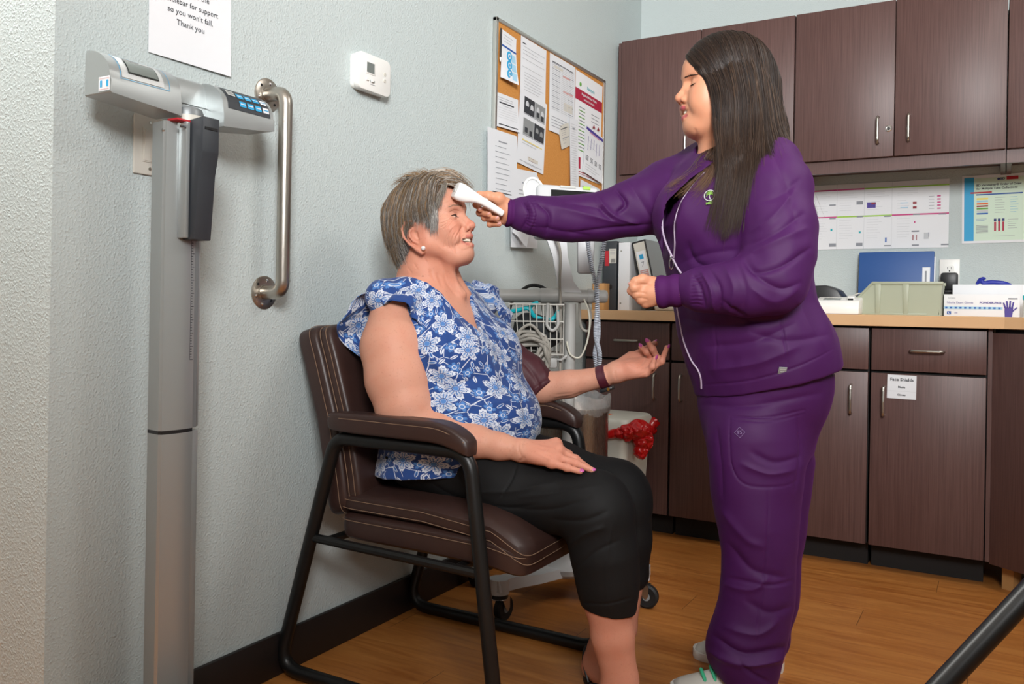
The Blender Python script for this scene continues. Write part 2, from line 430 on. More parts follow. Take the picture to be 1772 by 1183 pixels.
# grab bar
e=empty('grab_bar',(0,-2.398,1.177),'brushed steel grab bar fixed upright on the wall','grab bar')
G0=.237
m=MB(); yb=.018
m.tube([(.002,0,G0),(.062,0.0,G0),(.062,0,-G0),(.002,0,-G0)],.0165,'stainless',20,fl=.045); m.build('rail',e)
for s in (-1,1):
    f=MB(); f.lathe([(0,0),(.040,0),(.040,.0025),(.0385,.0035),(.020,.0035),(.019,.0065),(.0165,.0065)],'stainless',36,T=Matrix.Translation((0,0,s*G0))@Matrix.Rotation(PI/2,4,'Y'),cap=False)
    for k in range(6):
        if k%2==0 or True:
            a=k*PI/3+.3; 
            if k in (0,1,3,4): f.sph((.0042,.029*math.cos(a),s*G0+.029*math.sin(a)),.0045,'chrome',10,sc=(.5,1,1))
            else: f.cyl((.0034,.029*math.cos(a),s*G0+.029*math.sin(a)),(.0040,.029*math.cos(a),s*G0+.029*math.sin(a)),.0035,'black_plastic',n=10)
    f.build('flange',e)
# thermostat
e=empty('thermostat',(0,-2.035,1.55),'white wall thermostat with a small grey display','thermostat')
def rr_poly(w,h,r,bulge=0,n=5):
    P=[]
    for cx,cy,a0 in ((w/2-r,h/2-r,0),(-w/2+r,h/2-r,90),(-w/2+r,-h/2+r,180),(w/2-r,-h/2+r,270)):
        for k in range(n+1):
            a=math.radians(a0+90*k/n); P.append((cx+r*math.cos(a),cy+r*math.sin(a)))
    out=[]
    for x,y in P:
        out.append((x+bulge*(1-(2*y/h)**2)*(1 if x>0 else -1),y+bulge*(1-(2*x/w)**2)*(1 if y>0 else -1)))
    return out
TL=LW(0,0)
m=MB(); m.prism(rr_poly(.132,.094,.012,.003),.014,'white_plastic',TL,.001); m.prism(rr_poly(.136,.098,.014,.004),.017,'white_plastic',TL@Matrix.Translation((0,0,.014)),.0025); m.build('housing',e)
m=MB(); m.box((-.018,.012,.0315),(.040,.034,.002),'white_plastic',.0008,T=TL); m.box((-.020,.0125,.0328),(.031,.027,.0012),'lcd',T=TL); m.build('display',e)
for (x,y) in ((.042,.010),(.042,-.008)):
    m=MB(); m.cyl((x,y,.031),(x,y,.0335),.0048,'warm_plastic',T=TL,n=16); m.cyl((x,y,.0335),(x,y,.0338),.002,'mid_grey',T=TL,n=3); m.build('button',e)
m=MB(); m.cyl((-.034,-.021,.031),(-.034,-.021,.036),.0038,'white_plastic',T=TL,n=14); m.build('button',e)
m=MB(); m.box((-.010,-.022,.0315),(.018,.006,.001),'mid_grey',T=TL); m.cyl((-.014,-.022,.031),(-.014,-.022,.037),.0038,'white_plastic',T=TL,n=14); m.box((-.008,-.031,.0314),(.024,.0012,.0006),'ink_grey',T=TL); m.build('slider',e)

# bulletin board
e=empty('bulletin_board',(0,-.909,1.611),'cork bulletin board in an aluminium frame covered with notices','bulletin board')
m=MB(); m.box((.007,0,0),(.010,.90,.59),'cork'); m.build('cork_panel',e)
m=MB()
for s in (-1,1):
    m.box((.009,s*.456,0),(.016,.014,.61),'alu',.002); m.box((.009,0,s*.298),(.016,.926,.014),'alu',.002)
m.build('frame',e)
def note(y,z,w,h,label,cat='notice',rot=0,x=.013,mt='paper',amp=.003,lift=0,side=1,group=None):
    m=MB(); T=LW(y,z,x,rot); r=curl(m,w,h,T,mt,amp,lift,side=side); return m,r[0],r[1],r[2],label,cat,group,T
def fin(n,name='notice'): return tag(n[0].build(name,smooth=40),n[4],n[5],n[6])
def q(px,py,x=.013): v=oX(px,py,x); return v.y,v.z
def pin(y,z,c,x=.016): return
# brochure holder sheet, first column top
def sheet(tl,tr,bl,label,cat='notice',x=.013,mt='paper',amp=.003,lift=0,side=1):
    a=oX(*tl,x);b=oX(*tr,x);c=oX(*bl,x); w=abs(b.y-a.y); h=(a.z-c.z); rot=math.atan2(b.z-a.z,b.y-a.y)
    ctr=(a+b)/2; return note(ctr.y,ctr.z,math.hypot(w,b.z-a.z),h,label,cat,rot,x,mt,amp,lift,side),w,h
n,w,h=sheet((869,51),(893,68),(867,135),'white health brochure with blue round symbols, hanging at the top left of the board','brochure',x=.018,lift=.02)
b,t=n[1],n[2]; b(-w/2,w/2,-.3*h,-.34*h,'deepblue')
for k in range(3):
    yy=-h*(.47+.19*k); T=n[7]; n[0].cyl((-.0*w,yy,n[3](0,yy)+.0005),(0,yy,n[3](0,yy)+.0015),.017,'cyan',T=T,n=24); n[0].cyl((0,yy,n[3](0,yy)+.001),(0,yy,n[3](0,yy)+.002),.009,'paper',T=T,n=20); n[0].cyl((0,yy,n[3](0,yy)+.001),(0,yy,n[3](0,yy)+.0026),.005,'cyan',T=T,n=20); b(.16*w,.44*w,yy+.012,yy-.016,'sky')
lines(b,-.4*w,.3*w,-.08*h,-.24*h,.011,'ink_grey'); fin(n,'brochure')
m=MB(); a=oX(867,49,.03); m.cyl(a,a-Vector((0,0,.10)),.0035,'black_plastic',n=10); m.cyl(a-Vector((0,0,.1)),a-Vector((0,0,.115)),.0035,'white_plastic',r2=.001,n=10); tag(m.build('pen'),'black pen hanging by the blue symbol brochure on the board','pen')
n,w,h=sheet((857,158),(896,173),(855,217),'small sheet with a curved heading and a table, pinned under the brochure',lift=.008); b=n[1]
lines(b,-.4*w,.45*w,-.12*h,-.2*h,.008,'ink_grey'); b(-.35*w,.3*w,-.25*h,-.29*h,'ink'); 
for i in range(5): b(-.4*w,.42*w,-h*(.42+.07*i),-h*(.42+.07*i)-.0012,'ink_light')
b(-.4*w,.42*w,-.9*h,-.93*h,'ink'); lines(b,-.2*w,.2*w,-.34*h,-.4*h,.009,'ink_grey'); fin(n)
n,w,h=sheet((901,61),(945,88),(899,158),'long typed memo at the top of the second column of the board'); b=n[1]
b(-.44*w,-.3*w,-.1*h,-.12*h,'ink'); lines(b,-.42*w,.45*w,-.16*h,-.3*h,.013); lines(b,-.44*w,.45*w,-.38*h,-.62*h,.03,'ink',.0012,.1); lines(b,-.36*w,.45*w,-.62*h,-.95*h,.0105,'ink_grey',.0014,.3); fin(n)
n,w,h=sheet((900,152),(946,181),(898,282),'notice with four grey photos of masked faces in the second column of the board',x=.0155,amp=.001); b=n[1]
for (i,j) in ((0,0),(1,0),(0,1),(1,1)):
    x0=-.34*w+i*.40*w; y0=-h*(.07+.29*j); b(x0,x0+.385*w,y0,y0-.22*h,'mid_grey' if (i+j)%2 else 'charcoal')
    for k in range(2):
        cx=x0+w*(.11+.17*k); cy=y0-h*(.10+.02*k); n[0].sph((cx,cy,n[3](cx,cy)+.0004),w*(.065),'ink_light' if j==0 else 'mid_grey',12,T=n[7],sc=(1,1.15,.02)); b(cx-w*.05,cx+w*.05,cy-h*.02,cy-h*.09,'charcoal' if k else 'ink',.0012)
    b(x0,x0+.385*w,y0-.225*h,y0-.235*h,'ink_grey')
b(-.35*w,.4*w,-.655*h,-.665*h,'yellow'); lines(b,-.35*w,.4*w,-.67*h,-.71*h,.009); b(-.12*w,.27*w,-.855*h,-.90*h,'warm_plastic'); lines(b,-.08*w,.22*w,-.862*h,-.9*h,.010,'brown'); b(-.4*w,.42*w,-.945*h,-.952*h,'ink_grey'); lines(b,-.2*w,.42*w,-.96*h,-.98*h,.008,'ink_grey'); fin(n)
n,w,h=sheet((951,91),(995,117),(948,225),'dense printed form with pink highlights in the third column of the board',mt='paper'); b=n[1]
for k in range(26):
    y=-h*(.1+.024*k); b(-.42*w,-.1*w,y,y-.0026,'ink_light' if k%3 else 'ink_grey'); b(-.06*w,.2*w,y,y-.0022,'ink_light'); b(.22*w,.44*w,y,y-.0024,'ink_grey' if k%4==0 else 'ink_light')
b(.0,.3*w,-.2*h,-.225*h,'pinkish'); b(.02*w,.42*w,-.40*h,-.425*h,'pinkish'); b(.05*w,.42*w,-.55*h,-.66*h,'warm_plastic'); b(-.35*w,.0,-.12*h,-.16*h,'warm_plastic')
lines(b,-.42*w,.44*w,-.8*h,-.95*h,.012,'ink_grey',.003,.5); b(-.42*w,.42*w,-.085*h,-.095*h,'ink'); fin(n)
n,w,h=sheet((996,120),(1042,150),(990,300),'medical waste poster with a dark red band in the fourth column of the board',mt='paper_bright',cat='poster',x=.0135); b=n[1]; t=n[2]
b(-.5*w,.5*w,-.165*h,-.275*h,'crimson'); t('Regulated Medical Waste',0,-.20*h,.0145,'paper',bold=.02); t('SHARPS CONTAINERS',0,-.245*h,.0105,'paper',bold=.02); t('Stericycle',.05*w,-.115*h,.019,'teal',bold=.01)
n[0].cyl((-.33*w,-.115*h,n[3](0,-.1)),(-.33*w,-.115*h,n[3](0,-.1)+.002),.009,'green',T=n[7],n=6)
for k in range(14): y=-h*(.33+.032*k); b(-.36*w,-.14*w,y,y-.004,'green' if k%2 else 'ink_grey'); 
for k in range(3): b(.1*w,.4*w,-h*(.34+.035*k),-h*(.34+.035*k)-.003,'ink_grey')
for k in range(2): n[0].add([(.12*w+.17*w*k,-.475*h,.008),(.22*w+.17*w*k,-.475*h,.008),(.17*w+.17*w*k,-.44*h,.008)],[(0,1,2)],'darkred',n[7])
b(-.44*w,-.26*w,-.82*h,-.93*h,'crimson'); b(-.44*w,.5*w,-.955*h,-.962*h,'crimson'); b(-.44*w,.5*w,-.975*h,-.98*h,'crimson'); b(-.37*w,-.33*w,-.86*h,-.875*h,'paper'); fin(n,'poster')
n,w,h=sheet((965,219),(983,212),(973,262),'small cream card pinned askew beside the long receipt strip',mt='warm_plastic',x=.015); b=n[1]; b(-.3*w,.35*w,-.15*h,-.19*h,'ink'); lines(b,-.3*w,.35*w,-.25*h,-.5*h,.008); b(-.3*w,.35*w,-.56*h,-.6*h,'ink_grey'); lines(b,-.3*w,.2*w,-.65*h,-.9*h,.012); fin(n,'card')
n,w,h=sheet((985,203),(1000,208),(983,325),'long narrow receipt strip hanging between the cork and the waste poster',x=.0185,mt='paper'); b=n[1]; lines(b,-.4*w,.4*w,-.08*h,-.95*h,.0095,'ink_light',.003,.3); b(-.2*w,.1*w,-.13*h,-.16*h,'ink_grey'); fin(n,'receipt')
n,w,h=sheet((1014,215),(1044,240),(1014,300),'sheet with a purple header and a sketched chart, over the lower right of the board',x=.019,lift=.012); b=n[1]
b(-.48*w,.48*w,-.03*h,-.09*h,'purple'); b(-.3*w,.3*w,-.1*h,-.115*h,'magenta'); 
for k in range(5): b(-.35*w+.16*k*w,-.35*w+.16*k*w+.003,-.2*h-.02*h*(k%2),-.5*h+.05*h*(k%3),'purple')
lines(b,-.38*w,.4*w,-.28*h,-.5*h,.024,'ink_light')
for k in range(4): 
    for j in range(4): b(-.42*w+.24*w*j,-.28*w+.24*w*j,-.62*h-.028*h*k,-.632*h-.028*h*k,'ink')
lines(b,-.4*w,.4*w,-.8*h,-.95*h,.011); fin(n)
n,w,h=sheet((1004,310),(1037,327),(1000,372),'small sheet with a drawn frame at the bottom right corner of the board',x=.0165,lift=.01); b=n[1]; b(-.4*w,.4*w,-.15*h,-.165*h,'ink_grey'); b(-.4*w,-.38*w,-.15*h,-.8*h,'ink_grey'); b(.38*w,.4*w,-.15*h,-.8*h,'ink_grey'); lines(b,-.3*w,.3*w,-.25*h,-.6*h,.016,'ink_light'); fin(n)
n,w,h=sheet((843,219),(894,236),(836,335),'typed list of names hanging from the lower left edge of the board',x=.0175,lift=.003); b=n[1]; b(-.14*w,.16*w,-.155*h,-.175*h,'ink_grey')
lines(b,-.25*w,.28*w,-.24*h,-.9*h,.0185,'ink_grey',.0024,.3); b(-.35*w,.3*w,-.93*h,-.945*h,'ink'); fin(n)
n,w,h=sheet((882,289),(929,299),(886,428),'lower typed sheet hanging half below the board behind the outstretched arm',x=.0195,amp=.002); b=n[1]; b(-.08*w,.08*w,-.16*h,-.175*h,'ink_grey')
lines(b,-.2*w,.35*w,-.26*h,-.34*h,.014,'ink',.0025,.2); b(-.2*w,-.1*w,-.4*h,-.41*h,'ink'); lines(b,-.2*w,.35*w,-.72*h,-.9*h,.017,'ink',.0025,.3); fin(n)
n,w,h=sheet((926,298),(940,325),(925,436),'crumpled folded sheet sticking out beside the lower typed sheet',x=.023,amp=.01,lift=.03,mt='paper'); fin(n)

# ================= back wall =================
BWm=lambda x,z,y=0,rot=0: Matrix(((1,0,0,x),(0,0,-1,y),(0,1,0,z),(0,0,0,1)))@Matrix.Rotation(rot,4,'Z')
m=MB(); T=BWm(1.04,1.467,-.001); W=.61;H=.279
bar,txt,Z=curl(m,W,H,T,'paper_bright',.001)
x0=-W/2; xs=[0,.119,.20,.287,.395,.48,.61]; xs=[x0+v for v in xs]
X=lambda px: oY(px,400,0).x-1.04
c0,c1,c2,c3,c4=X(1448),X(1495),X(1543),X(1593),X(1643)
for a in (c0,c1,c2): bar(a-.0005,a+.0005,0,-H,'ink_light')
bar(x0,c1,-.021,-.027,'magenta'); bar(c1,W/2,-.021,-.027,'lime'); bar(x0,c0,-.137,-.142,'magenta'); bar(c0,c2,-.137,-.143,'lime'); bar(c2,W/2,-.137,-.143,'magenta')
for (a,b_) in ((c0-.10,c0-.01),(c0+.01,c1-.01),(c1+.01,c2-.01),(c2+.02,c3-.01)):
    lines(bar,a,b_,-.04,-.06,.009,'ink_light',.0012); lines(bar,a,a+(b_-a)*.7,-.08,-.12,.011,'ink_light',.0012); lines(bar,a,a+(b_-a)*.7,-.155,-.24,.011,'ink_light',.0012)
def blk(px,py,w,h,mm):
    v=oY(px,py,0); x=v.x-1.04;y=v.z-1.467; bar(x-w/2,x+w/2,y+h/2,y-h/2,mm,.001)
for px,py,w,h,mm in ((1441,355,.026,.006,'ink_grey'),(1488,351,.026,.014,'ink_grey'),(1441,424,.028,.014,'ink_grey'),(1487,423,.026,.014,'ink_grey'),(1441,378,.026,.005,'ink_grey'),(1488,375,.024,.005,'ink_grey'),(1536,374,.026,.006,'ink_grey'),(1586,371,.026,.005,'ink_grey'),(1631,370,.028,.005,'ink_grey'),(1536,425,.026,.005,'ink_grey'),(1584,424,.026,.006,'ink_grey'),(1635,423,.028,.006,'ink_grey'),(1584,400,.028,.006,'ink_grey'),(1439,398,.008,.01,'teal'),(1488,402,.008,.008,'teal'),(1533,415,.006,.02,'blue'),(1508,355,.034,.024,'purple'),(1512,352,.018,.008,'darkred'),(1583,351,.014,.009,'darkred'),(1583,359,.014,.009,'darkred'),(1565,351,.03,.003,'sky'),(1565,359,.03,.003,'sky'),(1607,406,.004,.018,'navy'),(1603,408,.018,.026,'ink_light'),(1583,384,.005,.008,'magenta'),(1580,411,.003,.022,'darkred'),(1586,411,.003,.022,'darkred')): blk(px,py,w,h,mm)
for k in range(5): blk(1625,339+5.3*k,.013,.005,'magenta'); blk(1612,339.5+5.3*k,.02,.0015,'ink_grey')
tag(m.build('specimen_chart',smooth=0),'wide laminated white chart with pink and green bands, taped above the counter','poster')
m=MB(); T=BWm(1.5,1.474,-.001,.01); bar,txt,Z=curl(m,.22,.272,T,'paper_bright',.001)
bar(-.10,.106,-.012,-.262,'mint',.0004)
bar(-.102,-.068,-.008,-.262,'cyan',.0008)
txt('BD',.032,-.019,.013,'navy',bold=.03); bar(.045,.085,-.011,-.024,'red',.001); m.cyl((.018,-.019,.002),(.018,-.019,.0025),.005,'navy',T=T,n=14)
txt('BD Vacutainer\u00ae Order of Draw',.018,-.041,.0118,'ink',bold=.02); txt('for Multiple Tube Collections',.012,-.055,.0118,'ink',bold=.02)
bar(-.08,-.005,-.067,-.073,'red',.0012); bar(-.06,.10,-.076,-.081,'deepblue',.001)
for k,c in enumerate(('yellow','sky','orange','darkred','green','ink_light','blue')):
    y=-.092-.0098*k; bar(-.058,-.018,y,y-.006,c,.001)
    lines(bar,.005,.042,y,y-.004,.006,'ink_grey',.0014); lines(bar,.058,.088,y,y-.004,.006,'cyan',.0014)
lines(bar,-.06,-.015,-.175,-.185,.006,'blue',.0014); 
for k in range(8): bar(-.06,-.018,-.20-.0042*k,-.2022-.0042*k,'mid_grey',.001)
for k in range(3): bar(.003+.014*k,.010+.014*k,-.185-.004*(k%2==0),-.225,'crimson',.001); bar(.002+.014*k,.011+.014*k,-.176,-.186,'navy',.0012)
lines(bar,.05,.088,-.18,-.22,.0085,'ink_grey',.0018); lines(bar,-.1,-.075,-.1,-.24,.01,'sky',.001); lines(bar,0,.08,-.245,-.25,.006,'ink_grey',.001,.1)
tag(m.build('poster',smooth=0),'laminated blue and pale green poster about order of draw, at the right edge','poster')
e=empty('wall_outlet',(1.3505,0,1.078),'white wall outlet above the counter','outlet')
m=MB(); m.box((0,-.003,0),(.074,.006,.122),'white_plastic',.002); m.build('cover_plate',e)
for s in (-1,1):
    m=MB(); m.box((0,-.0065,s*.0215),(.034,.003,.029),'white_plastic',.006,edges='y')
    for a in (-1,1): m.box((a*.0065,-.0081,s*.0215+.004),(.0022,.0006,.009),'black_plastic')
    m.cyl((0,-.0079,s*.0215-.008),(0,-.0085,s*.0215-.008),.0028,'black_plastic',n=10); m.build('socket',e)
e=empty('power_adapter',(1.352,-.009,1.048),'black power adapter plugged into the wall outlet','adapter')
m=MB(); m.box((0,-.021,0),(.062,.040,.072),'black_plastic',.009); m.box((0,-.019,-.042),(.045,.03,.02),'black_plastic',.006); m.build('body',e)
m=MB(); m.tube([(0,-.02,-.05),(0,-.022,-.085),(-.03,-.03,-.128),(-.09,-.035,-.132)],.003,'black_plastic',8,fl=.03); m.build('cord',e)
# ================= things on the counter =================
CZ=.910
e=empty('document_box',(.03,-.43,CZ),'black document box with a red and cream barcode label on its end','box')
m=MB(); m.bx(-.005,.058,-.03,.25,0,.30,'charcoal',.003); m.build('case',e)
m=MB(); m.box((.040,-.0305,.235),(.034,.001,.062),'warm_plastic'); m.box((.014,-.0305,.225),(.02,.001,.065),'red')
for k in range(7): m.box((.034+.003*k,-.0313,.215),(.0012+.0008*(k%2),.0004,.016),'ink')
lines_y=[.258,.251,.244]
for z in lines_y: m.box((.040,-.0313,z),(.024,.0004,.0015),'ink_grey')
m.build('label',e); m=MB(); m.cyl((.03,-.0305,.10),(.03,-.033,.10),.010,'black_plastic',n=20); m.build('finger_hole',e)
e=empty('ring_binder',(.125,-.43,CZ),'white ring binder standing upright beside the black document box','binder')
m=MB(); m.bx(-.026,-.022,-.03,.24,0,.292,'paper_bright',.001); m.bx(.022,.026,-.03,.24,0,.292,'paper_bright',.001); m.bx(-.026,.026,-.033,-.029,0,.292,'paper_bright',.001); m.build('cover',e)
m=MB(); m.bx(-.018,.016,-.02,.22,.006,.28,'paper'); m.build('pages',e)
for z in (.255,.03): m=MB(); m.cyl((-.014,-.0335,z),(-.014,-.0325,z),.004,'brushed_nickel',n=12); m.build('rivet',e)
# leaning binder
e=empty('leaning_binder',(.258,-.43,CZ+.010),'grey binder with a labelled white spine leaning against the white binder','binder'); e.rotation_euler.y=-.235
m=MB(); m.bx(-.032,.032,-.035,.23,0,.295,'mid_grey',.002); m.bx(-.032,.032,-.0365,-.034,0,.295,'black_plastic',.001); m.build('cover',e)
m=MB(); m.box((0,-.0375,.150),(.050,.001,.275),'warm_plastic'); m.box((0,-.0383,.15),(.038,.001,.2),'paper_bright'); m.box((0,-.0390,.225),(.018,.0006,.02),'cyan'); m.box((0,-.039,.150),(.036,.0006,.036),'pinkish'); m.box((0,-.039,.105),(.02,.0006,.022),'ink_grey')
m.text('7',.03,'ink_grey',Matrix.Translation((0,-.0392,.192))@Matrix.Rotation(PI/2,4,'X')); 
for k in range(4): m.box((0,-.0395,.162-.008*k),(.028,.0005,.0025),'paper')
m.build('spine_label',e)
m=MB(); m.bx(.022,.0325,-.034,.22,.01,.04,'charcoal'); m.build('pages',e)
m=MB(); m.bx(0.003,.058,-.52,-.46,CZ,CZ+.115,'raw_wood',.002); tag(m.build('wood_block'),'pale wooden block at the left end of the counter in front of the black box','block')
m=MB(); m.box((.33,-.45,CZ+.018),(.10,.12,.036),'warm_plastic',.012,seg=3); tag(m.build('plastic_case'),'low white plastic case beside the leaning binder, behind the nurse\'s hand','case')
# right side
e=empty('label_printer',(.925,-.30,CZ),'black dome-topped label printer just right of the nurse','printer')
m=MB(); P=[(-.085,0),(.085,0),(.088,.03),(.08,.06),(.055,.095),(.015,.112),(-.03,.110),(-.065,.085),(-.085,.045)]
m.prism(P,.15,'black_plastic',Matrix.Translation((0,.07,0))@Matrix.Rotation(PI/2,4,'X'),.006); m.build('shell',e)
m=MB(); m.bx(-.07,.03,-.1,-.078,.012,.05,'mid_grey',.004); m.bx(-.06,.02,-.105,-.098,.02,.04,'green'); m.build('front_slot',e)
m=MB(); 
for k,o_ in ((0,0),(1,.02)): m.tube(cat3([(.99+o_,-.22,CZ+.004),(1.00+o_,-.2,CZ+.06),(1.04+o_,-.17,CZ+.085),(1.08+o_,-.15,CZ+.05),(1.10+o_,-.15,CZ+.004)],8),.0028,'black_plastic' if k else 'warm_plastic',8)
tag(m.build('cable'),'black and cream cables looping up behind the grey bin','cable')
e=empty('blood_analyser',(1.003,-.47,CZ),'small white tabletop analyser with a grey display','medical device')
m=MB(); m.prism([(-.06,0),(.055,0),(.055,.055),(.045,.066),(-.045,.050),(-.06,.03)],.158,'white_plastic',Matrix(((0,0,1,-.079),(1,0,0,0),(0,1,0,0),(0,0,0,1))),.005); m.build('housing',e)
TT=Matrix.Translation((0,-.0,.0585))@Matrix.Rotation(.176,4,'X')
m=MB(); m.box((-.022,-.012,-.0015),(.062,.034,.004),'mid_grey',T=TT); m.box((-.022,-.012,.0006),(.056,.028,.001),'lcd',T=TT); m.build('display',e)
m=MB(); m.box((.045,-.005,.004),(.026,.035,.014),'white_plastic',.004,T=TT); m.box((.045,-.028,.001),(.018,.008,.008),'black_plastic',T=TT); m.build('cuvette_slot',e)
m=MB(); m.bx(-.076,.076,-.058,.05,-.0,.006,'navy'); m.build('base',e)
# stacking bin
e=empty('storage_bin',(1.20,-.36,CZ),'sage green plastic parts bin standing on the counter','bin')
def binm():
    m=MB(); L=.30;w=.15;h=.118
    side=[(-.150,0),(.138,0),(.150,h),(-.082,h),(-.150,.045)]
    for s in (-1,1):
        m.prism(side,.004,'bin_green',Matrix.Translation((0,s*w/2+.002,0))@Matrix.Rotation(PI/2,4,'X'))
        m.bx(-.086,.153,s*w/2-.006,s*w/2+.006,h-.006,h+.006,'bin_green',.002)
        a=Vector((-.15,s*w/2,.045));b=Vector((-.085,s*w/2,h)); m.tube([a,b],.005,'bin_green',8)
        for x in (-.065,.03): m.box((x,s*(w/2+.003),h/2),(.016,.005,h-.01),'bin_green',.001,taper=1.3)
        m.bx(-.14,.10,s*(w/2+.002)-.003,s*(w/2+.002)+.003,0,.008,'bin_green',.001)
    m.bx(-.148,.14,-w/2,w/2,0,.004,'bin_green'); m.bx(.14,.146,-w/2,w/2,0,h,'bin_green'); m.bx(-.15,-.146,-w/2,w/2,0,.045,'bin_green')
    m.build('tray',e)
binm()
m=MB(); m.bx(1.13,1.28,-.40,-.32,CZ+.006,CZ+.07,'raw_wood',.004); o=tag(m.build('cardboard_box'),'brown cardboard box lying inside the sage green bin','box')
e=empty('blue_folder',(1.155,-.06,CZ),'blue binder standing against the wall behind the green bin','binder'); e.rotation_euler.x=-.12
m=MB(); m.bx(-.142,.142,-.012,.012,0,.262,'folder_blue',.003); m.build('cover',e)
m=MB(); m.bx(.10,.128,-.0135,-.0125,.12,.195,'paper_bright'); m.bx(.110,.116,-.0142,-.0134,.135,.18,'ink_grey'); m.build('label',e)
m=MB(); m.bx(.139,.147,-.008,.008,.02,.24,'paper'); m.build('pages',e)
def glovebox(x0,x1,y0,z0,h,label,front):
    e=empty('glove_box',(x0,y0,z0),label,'box','boxes of exam gloves'); w=x1-x0
    m=MB(); m.bx(0,w,0,.12,0,h,'paper_bright',.001); m.build('carton',e)
    T=Matrix.Translation((0,-.0008,0))@Matrix(((1,0,0,0),(0,0,-1,0),(0,1,0,0),(0,0,0,1)))
    m=MB(); 
    m.text('Nitrile Exam Gloves',.0105,'purple',T@Matrix.Translation((.010,h*.62,0)),'LEFT'); m.text('POWDER-FREE',.0105,'purple',T@Matrix.Translation((.116,h*.62,0)),'LEFT',bold=.03)
    if front:
        m.text('curaplex',.007,'ink_grey',T@Matrix.Translation((.014,h*.84,0)),'LEFT'); m.quad(0,w*.78,h*.33,h*.44,.0002,'sky',T); 
        for k in range(12): m.quad(w*.02+k*w*.064,w*.05+k*w*.064,h*.345,h*.425,.0004,'blue',T)
        m.quad(.011,.024,h*.08,h*.22,.0002,'deepblue',T); m.text('L',.009,'paper',T@Matrix.Translation((.0175,h*.15,.0004)),bold=.03); m.text('200',.007,'purple',T@Matrix.Translation((.04,h*.15,0))); m.quad(w*.85,w*.97,h*.8,h*.84,.0002,'ink',T)
    else: m.quad(.011,.022,h*.08,h*.3,.0002,'green',T); m.text('M',.008,'paper',T@Matrix.Translation((.0165,h*.19,.0004))); 
    m.build('print',e,smooth=0)
    if front:
        m=MB(); cx=w*.86;cy=h*.30
        m.prism([(cx-.012,0),(cx+.010,0),(cx+.013,cy-.004),(cx+.014,cy+.01),(cx-.013,cy+.01),(cx-.013,cy-.004)],.0006,'purple',T)
        for k,(dx,L,a) in enumerate(((-.011,.018,.3),(-.004,.024,.1),(.003,.025,-.06),(.010,.021,-.22))):
            bx_=cx+dx; by=cy+.009; m.prism([(bx_-.003,by),(bx_+.003,by),(bx_+.0025-math.sin(a)*L,by+L),(bx_-.0025-math.sin(a)*L,by+L)],.0006,'purple',T)
        m.prism([(cx+.012,cy-.006),(cx+.013,cy+.001),(cx+.025,cy+.012),(cx+.027,cy+.008)],.0006,'purple',T)
        m.build('hand_picture',e,smooth=0)
    return e
glovebox(1.350,1.592,-.34,CZ,.080,'white box of powder-free nitrile gloves in front on the counter, printed with a purple hand',True)
glovebox(1.372,1.62,-.205,CZ,.120,'second white glove box standing behind the one with the purple hand',False)
m=MB(); m.tube(cat3([(1.45,-.145,CZ+.122),(1.465,-.15,CZ+.140),(1.475,-.15,CZ+.128),(1.50,-.15,CZ+.131),(1.54,-.15,CZ+.128),(1.565,-.14,CZ+.122)],6),[.004,.010,.008,.009,.008,.004],'glove_blue',10); m.tube(cat3([(1.46,-.15,CZ+.13),(1.47,-.16,CZ+.146),(1.48,-.155,CZ+.144)],5),[.006,.005,.004],'glove_blue',8)
tag(m.build('glove'),'dark blue glove pulled out on top of the rear glove box','glove')
for k,(x,c) in enumerate(((1.607,'teal'),(1.620,'pinkish'),(1.633,'cyan'))):
    e=empty('specimen_tube',(x,-.33,CZ),['clear specimen tube with a teal cap nearest the front glove box','clear specimen tube with a pink cap, middle of three','clear specimen tube with a blue cap, at the right edge'][k],'tube','specimen tubes beside the glove boxes')
    m=MB(); m.cyl((0,0,0),(0,0,.062),.0055,'grey_plastic',n=14); m.build('barrel',e); m=MB(); m.cyl((0,0,.062),(0,0,.078),.0065,c,n=14,bev=.001); m.build('cap',e)
from mathutils import noise as MN
def loft(m,secs,mt,cap=True,T=None,closed=True):
    vs=[];fs=[];n=len(secs[0])
    for s in secs: vs+=[tuple(p) for p in s]
    for i in range(len(secs)-1):
        for k in range(n if closed else n-1):
            j=(k+1)%n; fs.append((i*n+k,i*n+j,(i+1)*n+j,(i+1)*n+k))
    if cap: fs.append(list(range(n))[::-1]); fs.append([(len(secs)-1)*n+k for k in range(n)])
    return m.add(vs,fs,mt,T)
def superbox(m,a,b,c,mt,n=.22,fn=None,T=None,N=40,M=24,n2=None):
    # rounded cushion: superellipsoid, half sizes a,b,c
    sg=lambda v,e: math.copysign(abs(v)**e,v); n2=n if n2 is None else n2
    def warp(t,e):   # even out the parameter so corners get vertices
        return t
    vs=[];fs=[]
    for i in range(M+1):
        ph=-PI/2+PI*i/M; ph=math.copysign((abs(ph)/(PI/2))**1,ph)*PI/2
        for k in range(N):
            th=2*PI*k/N
            p=Vector((a*sg(math.cos(ph),n2)*sg(math.cos(th),n),b*sg(math.cos(ph),n2)*sg(math.sin(th),n),c*sg(math.sin(ph),n2)))
            vs.append(fn(p) if fn else p)
    for i in range(M):
        for k in range(N):
            j=(k+1)%N; fs.append((i*N+k,i*N+j,(i+1)*N+j,(i+1)*N+k))
    return m.add(vs,fs,mt,T)
